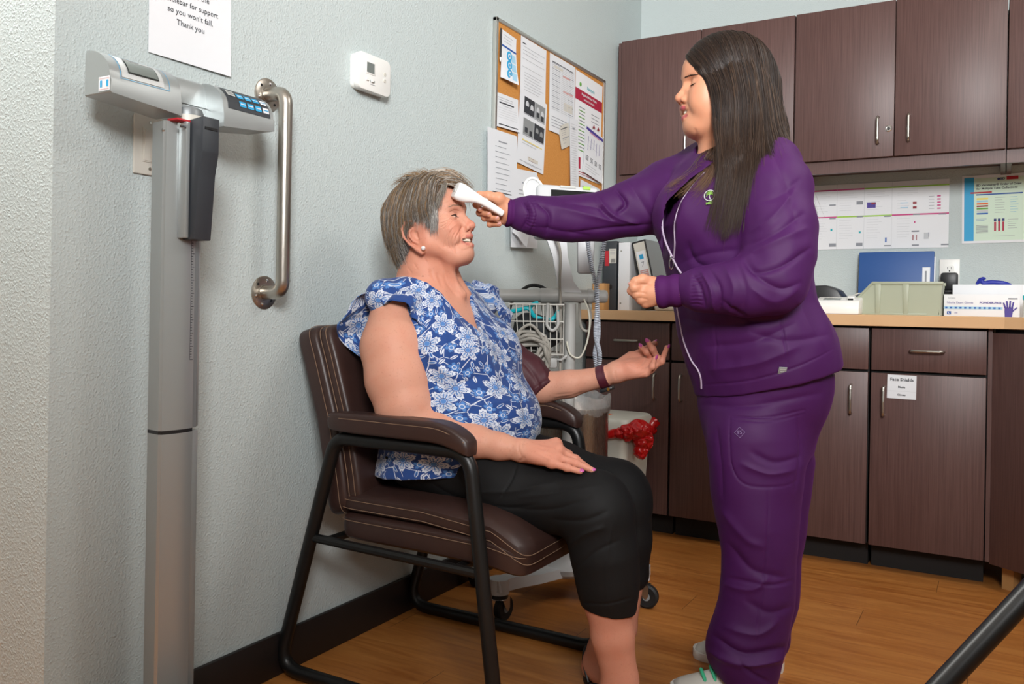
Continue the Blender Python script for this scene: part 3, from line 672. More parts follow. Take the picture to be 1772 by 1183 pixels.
# ---------------- physician scale ----------------
mat('scale_silver','#a9aeae',.33,.55); mat('scale_light','#c6c9c8',.36,.2); mat('scale_side','#868b8d',.4,.5)
e=empty('physician_scale',(.125,-2.745,0),'tall silver physician scale column with display head against the wall','scale')
def W(m,name,par,**k):
    o=m.build(name,par,**k)
    if par.parent is None: o.matrix_parent_inverse=Matrix.Translation(-par.location)
    return o
def sect(z,dx=0): # column section (x outwards, y along wall)
    P=[(.10,-2.787),(.138,-2.792),(.141,-2.790)]
    for k in range(9):
        t=k/8; P.append((.141+.012*math.sin(t*PI*.62+.25),-2.789+.066*t))
    P+=[(.146,-2.722),(.10,-2.722)]
    return [(x,y,z) for x,y in P]
m=MB(); loft(m,[sect(.665),sect(1.262)],'scale_silver'); m.bx(.1425,.1475,-2.7215,-2.712,.665,1.262,'scale_side'); m.bx(.10,.140,-2.7215,-2.700,.665,1.262,'scale_silver',.002)
m.cyl((.1385,-2.789,1.243),(.1365,-2.7935,1.243),.003,'chrome',n=10)
W(m,'upper_column',e)
m=MB(); loft(m,[sect(.06),sect(.658)],'scale_silver'); m.bx(.10,.140,-2.7215,-2.700,.06,.658,'scale_silver',.002); W(m,'lower_column',e)
m=MB(); loft(m,[sect(.656),sect(.667)],'black_plastic'); 
for v in range(len(m.v)): m.v[v]=(m.v[v][0]-.0008,m.v[v][1]+.0006,m.v[v][2])
W(m,'seam',e)
# ruler ticks on the column
m=MB()
for k in range(46):
    z=.80+.235*k/45; L=.007 if k%5==0 else .004; m.bx(.1500,.1524,-2.7330,-2.7330+L,z,z+.0012,'ink')
m.bx(.1500,.1524,-2.7336,-2.7328,.80,1.035,'ink'); W(m,'ruler',e)
# folded height rod
m=MB(); P=[(.150,1.266),(.205,1.272),(.205,1.205),(.196,1.16),(.186,1.035),(.150,1.035)]
m.prism([(p[0],p[1]) for p in P],.040,'charcoal',Matrix(((1,0,0,0),(0,0,1,-2.755),(0,1,0,0),(0,0,0,1))),.002); m.box((.2052,-2.735,1.25),(.002,.030,.005),'black_plastic'); W(m,'height_rod',e)
m=MB(); m.box((.162,-2.762,1.15),(.022,.010,.225),'scale_silver',.002); m.cyl((.17,-2.768,1.252),(.17,-2.782,1.252),.0045,'chrome',n=14); W(m,'rod_hinge',e)
m=MB(); m.box((.155,-2.765,1.264),(.03,.04,.004),'red',.001); W(m,'red_clip',e)
# head
def hsec(y,zb,k=1):
    P=[(.070,zb),(.070,1.366)]
    for i in range(9):
        t=i/8; a=PI/2*(1-t); P.append((.075+.068*math.cos(a)*k,1.318+(.054)*math.sin(a)))
    P+=[(.146*k+.07*(1-k),zb+.022),(.146*k+.07*(1-k),zb)]
    return [(x,y,z) for x,z in P]
m=MB(); loft(m,[hsec(-2.909,1.291),hsec(-2.907,1.289),hsec(-2.83,1.283),hsec(-2.757,1.277)],'scale_silver'); W(m,'display_module',e)
m=MB(); loft(m,[hsec(-2.7565,1.30,.25),hsec(-2.653,1.30,.25)],'scale_silver'); W(m,'head_bridge',e)
m=MB(); loft(m,[hsec(-2.653,1.277),hsec(-2.58,1.283),hsec(-2.517,1.291),hsec(-2.514,1.293)],'scale_silver'); W(m,'keypad_module',e)
m=MB(); m.lathe([(0,1.26),(.031,1.26),(.031,1.290),(.028,1.298),(.018,1.303),(0,1.304)],'scale_side',28,T=Matrix.Translation((.120,-2.722,0)),cap=False); m.lathe([(.0315,1.268),(.0318,1.268),(.0318,1.284),(.0315,1.284)],'warm_plastic',28,T=Matrix.Translation((.120,-2.722,0)),cap=False); W(m,'swivel_cup',e)
# display window, label lines and keypad follow the curved face: bands between two angles
def band(m,y0,y1,a0,a1,mt,off=.0008,n=5,ny=1):
    vs=[];fs=[]
    for i in range(n+1):
        a=a0+(a1-a0)*i/n
        for y in (y0,y1): vs.append((.075+(.068+off)*math.cos(a),y,1.318+(.054+off)*math.sin(a)))
    for i in range(n): fs.append((2*i,2*i+1,2*i+3,2*i+2))
    m.add(vs,fs,mt)
m=MB(); band(m,-2.885,-2.795,.08,1.04,'scale_light',.0009); 
for (y0,y1,a0,a1) in ((-2.888,-2.887,.02,1.1),(-2.783,-2.782,.02,1.1),(-2.888,-2.782,.02,.035),(-2.888,-2.782,1.09,1.105)): band(m,y0,y1,a0,a1,'cyan',.0012)
band(m,-2.872,-2.806,.26,.84,'lcd_dark',.0024); band(m,-2.870,-2.808,.30,.80,'lcd',.003); band(m,-2.868,-2.83,.96,1.00,'black_plastic',.0016)
W(m,'display',e)
m=MB(); band(m,-2.640,-2.524,.0,1.02,'charcoal',.0012); W(m,'keypad',e)
kp=bpy.data.objects['keypad']
for k in range(4):
    for j in range(2):
        m=MB(); y0=-2.609+.0215*k; a0=.52-.36*j
        band(m,y0,y0+.017,a0,a0+.22,'cyan' if not(k==3) else 'paper',.002); band(m,y0+.002,y0+.015,a0+.09,a0+.13,'paper' if k!=3 else 'cyan',.0026); W(m,'key',kp)
m=MB(); band(m,-2.634,-2.614,.55,.82,'grey_plastic',.002); band(m,-2.632,-2.616,.62,.64,'ink',.0026); band(m,-2.632,-2.616,.72,.74,'ink',.0026); W(m,'key',kp)
# sticker on the head's left end
m=MB(); T=Matrix(((1,0,0,.128),(0,0,-1,-2.9095),(0,1,0,1.306),(0,0,0,1))); m.quad(-.016,.016,-.013,.013,0.0002,'paper',T)
for s in (-1,1): 
    m.quad(s*.009-.003,s*.009+.003,-.006,.006,.0005,'cyan',T)
m.quad(-.014,.014,.009,.0098,.0005,'pinkish',T); m.quad(-.014,.014,-.0105,-.0095,.0005,'pinkish',T); W(m,'sticker',e,smooth=0)
m=MB(); m.bx(.10,.56,-2.92,-2.56,.035,.07,'scale_light',.012); m.bx(.13,.53,-2.90,-2.58,.0701,.074,'black_plastic',.001); 
for x in (.14,.52):
    for y in (-2.89,-2.59): m.cyl((x,y,0),(x,y,.036),.018,'black_plastic')
W(m,'platform',e)

# ---------------- guest chair ----------------
def leather(b):
    c=coord('Object'); v=voro(c,420); d=V(v.outputs['Distance']); n=noise(c,14,3)
    bump(b,d*.5+noise(c,120,2)*.6,.10,.0008); put(b,'Base Color',mixc(n,srgb('#2b1b18'),srgb('#3a2621'))); put(b,'Roughness',.36+.12*noise(c,30,2))
mat('brown_leather',rough=.4,spec=.5,f=leather)
mat('stitch','#7d6450',.85); mat('black_frame','#141414',.38,.2)
ch=empty('guest_chair',(.32,-2.065,0),'dark brown padded guest chair with black tubular frame the patient sits on','chair')
def CW(m,name,par=ch,**k): return W(m,name,par,**k)
for Y in (-2.33,-1.80):
    m=MB(); L=fillet([Vector(p) for p in [(.30,Y,.017),(.003,Y,.017),(.175,Y,.600),(.552,Y,.600),(.635,Y,.017),(.30,Y,.017)]],.055,8)
    m.tube(L[:-1],.0165,'black_frame',14,closed=True); CW(m,'side_frame')
    m=MB(); m.tube([(.105,Y,.352),(.60,Y,.345)],.011,'black_frame',10); CW(m,'seat_rail')
    # arm pad
    m=MB()
    def f(p,Y=Y):
        x=p.x; z=p.z
        if x>.10: z-= (x-.10)**2*3.2
        return Vector((x+.362,p.y+Y,z+.640))
    superbox(m,.200,.030,.024,'brown_leather',.35,f,N=48,M=14); o=CW(m,'arm_pad')
    m=MB()
    for s in (-1,1):
        pts=[f(Vector((-.19+.38*k/30,s*.0295*(1 if 2<k<28 else .8),.010))) for k in range(31)]; m.tube(pts,.0009,'stitch',6)
    CW(m,'stitching',o)
m=MB(); m.tube([(.15,-2.33,.35),(.15,-1.80,.35)],.010,'black_frame',10); CW(m,'cross_bar')
m=MB(); m.tube([(.52,-2.33,.345),(.52,-1.80,.345)],.010,'black_frame',10); CW(m,'cross_bar')
SY=-2.065
# seat: lower box cushion and upper pad with waterfall front
def fs_(p):
    x=p.x; z=p.z
    if x>.12: z-=(x-.12)**2*1.2
    return Vector((x+.415,p.y+SY,z+.385))
m=MB(); superbox(m,.255,.243,.038,'brown_leather',.16,fs_,N=64,M=16,n2=.35); seat=CW(m,'seat')
def fs2(p):
    x=p.x; z=p.z
    if x>.10: z-=(x-.10)**2*2.6
    return Vector((x+.412,p.y+SY,z+.440+.012*(1-(p.y/.25)**2)))
m=MB(); superbox(m,.262,.240,.030,'brown_leather',.16,fs2,N=64,M=16,n2=.4); CW(m,'seat_pad',seat)
m=MB()
def rimpath(fn,a,b,z,n=.16,N=64):
    sg=lambda v,e: math.copysign(abs(v)**e,v)
    return [fn(Vector((a*sg(math.cos(2*PI*k/N),n),b*sg(math.sin(2*PI*k/N),n),z))) for k in range(N)]
m.tube(rimpath(fs2,.2635,.2415,.008),.0009,'stitch',6,closed=True); m.tube(rimpath(fs2,.2635,.2415,-.012),.0009,'stitch',6,closed=True); m.tube(rimpath(fs_,.2565,.2445,.016),.0009,'stitch',6,closed=True); CW(m,'stitching',seat)
# backrest, leaning: local z runs up the back
BT=Matrix.Translation((.150,SY,.40))@Matrix.Rotation(-.262,4,'Y')
def fb(p): 
    return BT@Vector((p.x+.012*((p.y/.24)**2)+(-.00 if p.z>0 else 0)+.02*(1-((p.z)/.23)**2),p.y,p.z+.235))
m=MB(); superbox(m,.040,.243,.235,'brown_leather',.3,fb,N=56,M=40,n2=.16); back=CW(m,'backrest')
def fb2(p): q_=Vector((p.x+.045,p.y*1.0,p.z)); return BT@Vector((q_.x+.012*((p.y/.24)**2)+.02*(1-((p.z)/.23)**2),p.y,p.z+.235))
m=MB(); superbox(m,.034,.236,.228,'brown_leather',.3,fb2,N=56,M=40,n2=.16); CW(m,'back_pad',back)
m=MB()
def edge(fn,xx,by,cz,N=80,n=.16):
    sg=lambda v,e: math.copysign(abs(v)**e,v)
    return [fn(Vector((xx,by*sg(math.cos(2*PI*k/N),n),cz*sg(math.sin(2*PI*k/N),n)))) for k in range(N)]
m.tube(edge(fb,.012,.2445,.2365),.0009,'stitch',6,closed=True); m.tube(edge(fb2,-.005,.2375,.2295),.0009,'stitch',6,closed=True); m.tube(edge(fb2,.012,.236,.228),.0009,'stitch',6,closed=True); CW(m,'stitching',back)

# ---------------- vital signs monitor on a rolling stand ----------------
mat('stand_grey','#a3a3a0',.42); mat('stand_white','#c2c4c6',.4); mat('rubber','#141414',.6); mat('wire_grey','#a9a7a0',.35,.3); mat('hose_grey','#8f8b83',.45)
st=empty('vital_signs_stand',(.345,-1.43,0),'grey rolling stand carrying a vital signs monitor and wire basket, behind the patient','medical stand')
st.rotation_euler.z=YAW   # its crossbar faces the room
def SW(m,name,par=st,**k): return m.build(name,par,**k)
iR=lambda x,y:(Matrix.Rotation(-YAW,3,'Z')@(Vector((x,y,0))-st.location))
casters=[iR(.285,-1.745),iR(.075,-1.52),iR(.585,-1.40),iR(.47,-1.13)]
b=MB()
b.lathe([(0,.075),(.075,.075),(.085,.085),(.085,.10),(.058,.118),(.048,.14),(.030,.27),(.027,.275),(0,.275)],'stand_white',36,cap=False)
for k,c in enumerate(casters):
    c=Vector((c.x,c.y,0)); d=c.normalized(); n=Vector((-d.y,d.x,0)); P=[]
    def sec(t,w,z0,z1): o=d*t; return [o+n*w+Vector((0,0,z0)),o-n*w+Vector((0,0,z0)),o-n*(w*.8)+Vector((0,0,z1)),o+n*(w*.8)+Vector((0,0,z1))]
    L=c.length
    loft(b,[sec(.0,.05,.078,.103),sec(L*.5,.034,.082,.108),sec(L*.85,.028,.092,.125),sec(L+.026,.026,.095,.128)],'stand_white')
    b.cyl(c+Vector((0,0,.085)),c+Vector((0,0,.128)),.030,'stand_white')
SW(b,'base')
for k,c in enumerate(casters):
    m=MB(); a=[.9,2.2,-.4,1.5][k]; u=Vector((math.cos(a),math.sin(a),0)); v=Vector((-u.y,u.x,0)); cc=Vector((c.x,c.y,0)); ax=cc+u*.022+Vector((0,0,.036))
    m.cyl(cc+Vector((0,0,.072)),cc+Vector((0,0,.088)),.026,'rubber')
    for s in (-1,1):
        T=frame(ax+v*s*.016,u,Vector((0,0,1)),-v); m.prism([(-.028,.036),(.008,.036),(.008,.004),(.001,-.006),(-.008,.0)],.002,'brushed_nickel',T)
    m.box(tuple(cc+Vector((0,0,.070))),(.045,.036,.006),'chrome',.002)
    o=SW(m,'caster')
    m=MB(); T=frame(ax,u,Vector((0,0,1)),v); m.lathe([(0,-.011),(.022,-.011),(.030,-.012),(.036,-.008),(.036,.008),(.030,.012),(.022,.011),(0,.011)],'rubber',28,T=T,cap=False); m.cyl(ax-v*.0125,ax+v*.0125,.012,'mid_grey',n=16); SW(m,'wheel',o)
m=MB(); m.cyl((0,0,.27),(0,0,.93),.0185,'stand_grey',n=24); SW(m,'pole')
m=MB(); m.tube([(-.262,0,.952),(-.26,0,.952),(.112,0,.954),(.114,0,.954)],[.014,.0205,.0205,.015],'stand_grey',18)
m.tube([(-.095,0,.953),(-.02,0,.954)],.0245,'stand_grey',18); m.tube([(.055,0,.954),(.068,0,.954)],.024,'stand_grey',18); m.sph((.113,0,.954),.019,'stand_grey',12,sc=(.4,1,1)); m.sph((-.262,0,.952),.019,'stand_grey',12,sc=(.4,1,1)); SW(m,'handle_bar')
# neck and monitor
def ns(cx,w,y,z): return [(cx-w,y-.018,z),(cx+w,y-.018,z),(cx+w,y+.018,z),(cx-w,y+.018,z)]
m=MB(); loft(m,[ns(.0,.034,0,.965),ns(-.018,.026,0,1.0),ns(-.036,.024,0,1.08),ns(-.052,.034,0,1.15),ns(-.05,.05,0,1.21)],'stand_white'); SW(m,'neck',smooth=60)
m=MB(); MT=Matrix.Translation((-.02,0,1.215))@Matrix.Rotation(-.28,4,'X')@Matrix.Rotation(.12,4,'Z'); m.box((.0,0,.0),(.20,.085,.165),'stand_white',.014,T=MT,seg=3); mo=SW(m,'monitor')
m=MB(); m.box((.015,-.044,.002),(.14,.004,.12),'screen_black',.002,T=MT); SW(m,'screen',mo)
m=MB(); m.box((.06,-.0435,.074),(.024,.004,.012),'lime',.002,T=MT); m.box((.0,-.0435,.074),(.05,.003,.008),'grey_plastic',.001,T=MT); SW(m,'power_light',mo)
m=MB(); T0=frame((-.118,-.02,1.265),(1,0,.25),(0,.25,1)); 
pts=[(.030*math.cos(a),.045*math.sin(a)+(.02 if math.sin(a)>0 else -.02),0) for a in [2*PI*k/40 for k in range(40)]]
m.tube(pts,.0045,'white_plastic',8,closed=True,T=T0); m.prism([(p[0],p[1]) for p in pts],.004,'stand_white',T0@Matrix.Translation((0,0,-.006))); SW(m,'probe_well',mo)
m=MB(); m.box((.045,-.01,1.09),(.05,.03,.13),'stand_white',.008,taper=(1.15,1)); m.cyl((.018,-.032,1.135),(.018,-.032,1.172),.006,'rubber',n=10)
for k in range(4): m.cyl((.018,-.032,1.132+.010*k),(.018,-.032,1.137+.010*k),.0085,'rubber',n=12)
SW(m,'probe_holder')
# basket
def wire(m,pts,r=.0022,closed=False): m.tube(pts,r,'wire_grey',6,closed=closed)
m=MB(); bx0,bx1,by0,by1,bz0,bz1=-.195,-.025,-.075,.085,.770,.925
for z,sx in ((bz1,0),(.872,.004),(.818,.008),(bz0,.012)): wire(m,[(bx0+sx,by0,z),(bx1,by0,z),(bx1,by1,z),(bx0+sx,by1,z)],.0032 if z in (bz1,bz0) else .0024,True)
for k in range(9):
    x=bx0+(bx1-bx0)*k/8; t=(1-k/8)*.012; wire(m,[(x,by0,bz1),(x+t,by0,bz0),(x+t,by1,bz0),(x,by1,bz1)],.0018)
for k in range(1,8):
    y=by0+(by1-by0)*k/8; wire(m,[(bx0,y,bz1),(bx0+.012,y,bz0),(bx1,y,bz0),(bx1,y,bz1)],.0018)
SW(m,'basket')
m=MB(); m.tube([(-.075,-.082,.93),(-.078,-.085,.86),(-.060,-.085,.840),(-.042,-.085,.86),(-.044,-.08,.905)],.0048,'stand_grey',8,fl=.02); SW(m,'hook')
m=MB(); m.box((-.065,-.03,.745),(.05,.04,.04),'stand_grey',.008); m.tube([(-.05,-.04,.755),(-.03,-.05,.752),(-.012,-.045,.765)],.005,'stand_grey',8); SW(m,'clamp')
def world(x,y,z): return st.matrix_basis@Vector((x,y,z))
bpy.context.view_layer.update()
STM=Matrix.Translation(st.location)@Matrix.Rotation(YAW,4,'Z')
def top(m,name,label,cat,group=None,**k):
    m.v=[tuple(STM@Vector(v)) for v in m.v]; return tag(m.build(name,**k),label,cat,group)
mat('teal_rubber','#08a7b3',.35); mat('black_nylon','#15191c',.75); mat('tubing_clear','#c9c6b8',.35)
m=MB()
def fn_(p): n=MN.noise(p*14)*.02; return p+Vector((n,n*.6,n))+Vector((-.108,.0,.838))
superbox(m,.074,.066,.058,'black_nylon',.6,fn_,N=40,M=20); top(m,'blood_pressure_cuff_pouch','black nylon cuffs bundled inside the wire basket','medical cuff')
m=MB(); m.tube(cat3([(-.195,-.035,.900),(-.165,-.045,.906),(-.135,-.05,.912),(-.115,-.045,.888),(-.085,-.04,.878),(-.055,-.04,.882),(-.04,-.03,.905)],8),.0068,'teal_rubber',10); m.tube(cat3([(-.135,-.05,.908),(-.122,-.05,.924),(-.105,-.045,.930)],6),.0065,'teal_rubber',10); top(m,'stethoscope','turquoise stethoscope tubing lying in the wire basket','stethoscope')
m=MB(); m.tube(cat3([(-.20,.03,.86),(-.185,.03,.935),(-.13,.03,.985),(-.075,.03,.972),(-.05,.025,.92),(-.045,.02,.87)],8),.0055,'rubber',10); top(m,'black_tube_loop','black rubber tube arching up out of the wire basket','tube')
m=MB()
for k in range(5):
    c_=Vector((-.135+.004*k,-.085-.006*(k%3),.800-.010*k)); pts=[c_+Vector((.050*math.cos(a)+.01*math.sin(3*a+k),.012*math.sin(2*a+k),.046*math.sin(a)+.006*math.cos(2*a))) for a in [2*PI*j/36 for j in range(36)]]; m.tube(pts,.0058,'hose_grey',8,closed=True)
m.tube(cat3([(-.085,-.09,.79),(-.075,-.09,.74),(-.08,-.09,.70),(-.075,-.085,.66)],6),.006,'hose_grey',8); m.tube(cat3([(-.175,-.09,.83),(-.13,-.095,.862),(-.09,-.09,.82),(-.07,-.09,.76)],6),.0045,'hose_grey',8)
top(m,'coiled_hose','grey blood pressure hose hung in a coil on the wire basket','hose')
def coil(path,r,R,turns,mt,name,label):
    P=cat3(path,24); N=turns*10; pts=[]; L=len(P)
    ref=None
    for i in range(N+1):
        t=i/N*(L-1); k=min(int(t),L-2); p=P[k].lerp(P[k+1],t-k); d=(P[k+1]-P[k]).normalized(); a=d.orthogonal() if abs(d.y)>.9 else d.cross(Vector((0,1,0))); a.normalize(); b_=d.cross(a); an=i*2*PI/10
        pts.append(p+(a*math.cos(an)+b_*math.sin(an))*R)
    m=MB(); m.tube(pts,r,mt,6); top(m,name,label,'cord','coiled probe cords')
mat('cord_grey','#b7bdc8',.4)
coil([(.048,-.03,1.14),(.060,-.035,1.06),(.078,-.03,.98),(.085,-.03,.9),(.088,-.03,.83),(.078,-.03,.77),(.090,-.03,.70)],.0019,.0056,85,'cord_grey','probe_cord','coiled grey probe cord, the left of the twisted pair at its top')
coil([(.105,-.04,1.16),(.095,-.045,1.08),(.082,-.047,1.0),(.080,-.047,.9),(.078,-.047,.83),(.092,-.047,.77),(.086,-.047,.70)],.0019,.0056,85,'cord_grey','probe_cord','coiled grey probe cord, the right of the twisted pair at its top')
m=MB(); m.tube(cat3([(-.075,-.05,1.18),(-.04,-.055,1.10),(-.038,-.05,1.0),(-.034,-.04,.93),(-.030,-.035,.80),(-.03,-.035,.7),(-.01,-.03,.55)],8),.0045,'hose_grey',8); top(m,'air_hose','grey hose running from the monitor down the front of the pole','hose')
m=MB(); m.tube(cat3([(.04,-.03,.945),(.055,-.03,.91),(.06,-.03,.86),(.05,-.03,.80),(.03,-.03,.76),(.0,-.03,.77),(-.012,-.03,.81)],8),.0028,'tubing_clear',8); m.tube(cat3([(.03,.01,.94),(.035,.01,.86),(.06,.01,.845),(.065,.01,.9),(.05,.01,.94)],8),.0045,'hose_grey',8)
top(m,'sensor_cable','thin cream sensor cable looping beside the stand pole','cable')

# ---------------- waste bins ----------------
def steelv(b):
    c=coord('Object',(50,50,2)); put(b,'Roughness',.20+.15*noise(c,10,2))
mat('steel_can','#a3968a',.28,.95,f=steelv)
def clearf(b): pass
mat('clear_bag',(.93,.94,.94,1),.18,**{'Transmission Weight':.75,'Alpha':.55})
e=empty('steel_trash_can',(.215,-1.15,0),'brushed steel trash can with a clear bag folded over its rim, behind the armrest','trash can')
m=MB(); m.lathe([(0,.0),(.136,.0),(.137,.03),(.135,.03),(.135,.568),(.132,.570),(.130,.566),(.130,.01),(0,.01)],'steel_can',48,cap=False); m.build('body',e)
m=MB(); m.lathe([(.1375,0),(.139,.004),(.139,.03),(.1365,.032)],'rubber',48,cap=False); m.build('base_ring',e)
m=MB(); n=72; vs=[];fs=[]
prof=[(.136,.548),(.139,.56),(.139,.585),(.141,.60),(.138,.612),(.131,.60),(.127,.56),(.122,.50)]
for i in range(n):
    a=2*PI*i/n
    for j,(r,z) in enumerate(prof):
        w=.004*math.sin(a*13+j)+.003*math.sin(a*29+2*j); vs.append(((r+w*.8)*math.cos(a),(r+w*.8)*math.sin(a),z+.006*math.sin(a*7+1)*(j==0)+.008*math.sin(a*5)*(j in(3,4,5))))
for i in range(n):
    for j in range(len(prof)-1): fs.append((i*8+j,((i+1)%n)*8+j,((i+1)%n)*8+j+1,i*8+j+1))
m.add(vs,fs,'clear_bag'); m.build('bag',e)
e=empty('biohazard_bin',(.235,-.805,0),'off-white lidded bin with a red bag bulging from under its lid','trash can')
mat('bin_white','#c9c9be',.4)
def rs(w,d,z,r=.03): return [(x,y,z) for x,y in rr_poly(w,d,r)]
m=MB(); loft(m,[rs(.17,.21,0),rs(.20,.25,.30),rs(.212,.262,.462)],'bin_white'); m.build('body',e)
m=MB(); loft(m,[rs(.224,.274,.452),rs(.226,.276,.46),rs(.226,.276,.492),rs(.215,.265,.503),rs(.20,.25,.506)],'bin_white'); ld=m.build('lid',e)
m=MB(); m.box((-.045,-.05,.5068),(.085,.085,.0008),'orange'); m.prism([(-.02,-.02),(.02,-.02),(0,.018)],.0004,'black_plastic',Matrix.Translation((-.045,-.05,.5073))); m.build('hazard_label',ld,smooth=0)
mat('red_bag','#b20d10',.22,spec=.6)
m=MB(); P=[(x,y,.462) for x,y in rr_poly(.232,.282,.04,n=6)]
pts=[]; rad=[]
for i,p in enumerate(catmull(P,10,True)):
    pts.append(Vector(p)+Vector((0,0,.010*math.sin(i*.36)+.008*math.sin(i*.15)-.008))); rad.append(.017+.005*math.sin(i*.52)+.004*math.sin(i*.23+1))
m.tube(pts,rad,'red_bag',14,closed=True)
for (c,s) in (((.142,-.100,.468),(.044,.045,.038)),((.155,-.085,.430),(.038,.040,.042)),((.150,-.095,.390),(.027,.028,.032)),((.110,-.130,.462),(.034,.026,.028))): m.sph(c,1,'red_bag',56,sc=s)
for i,v in enumerate(m.v):
    v=Vector(v); n=MN.noise(v*30)*.007-abs(MN.noise(v*55))*.014+abs(MN.noise(v*110))*.006; d=(v-Vector((0,0,v.z))).normalized(); m.v[i]=tuple(v+d*n+Vector((0,0,MN.noise(v*45+Vector((3,3,3)))*.006)))
m.build('red_bag',e,smooth=60)
# ---------------- tripod stand, only one leg reaches into the picture ----------------
e=empty('light_stand',(1.86,-2.52,0),'black metal tripod leg slanting across the lower right corner','tripod stand')
ap=Vector((0,0,.96))
for k,f_ in enumerate(((-.74,-.42),(.50,-.35),(.40,.60))):
    m=MB(); f_=Vector((f_[0],f_[1],.012)); m.tube([f_,ap],.0135,'black_frame',14); m.build('leg',e)
m=MB(); m.cyl((0,0,.5),(0,0,1.0),.016,'black_frame'); m.cyl((0,0,.93),(0,0,1.0),.03,'black_plastic'); m.build('column',e)
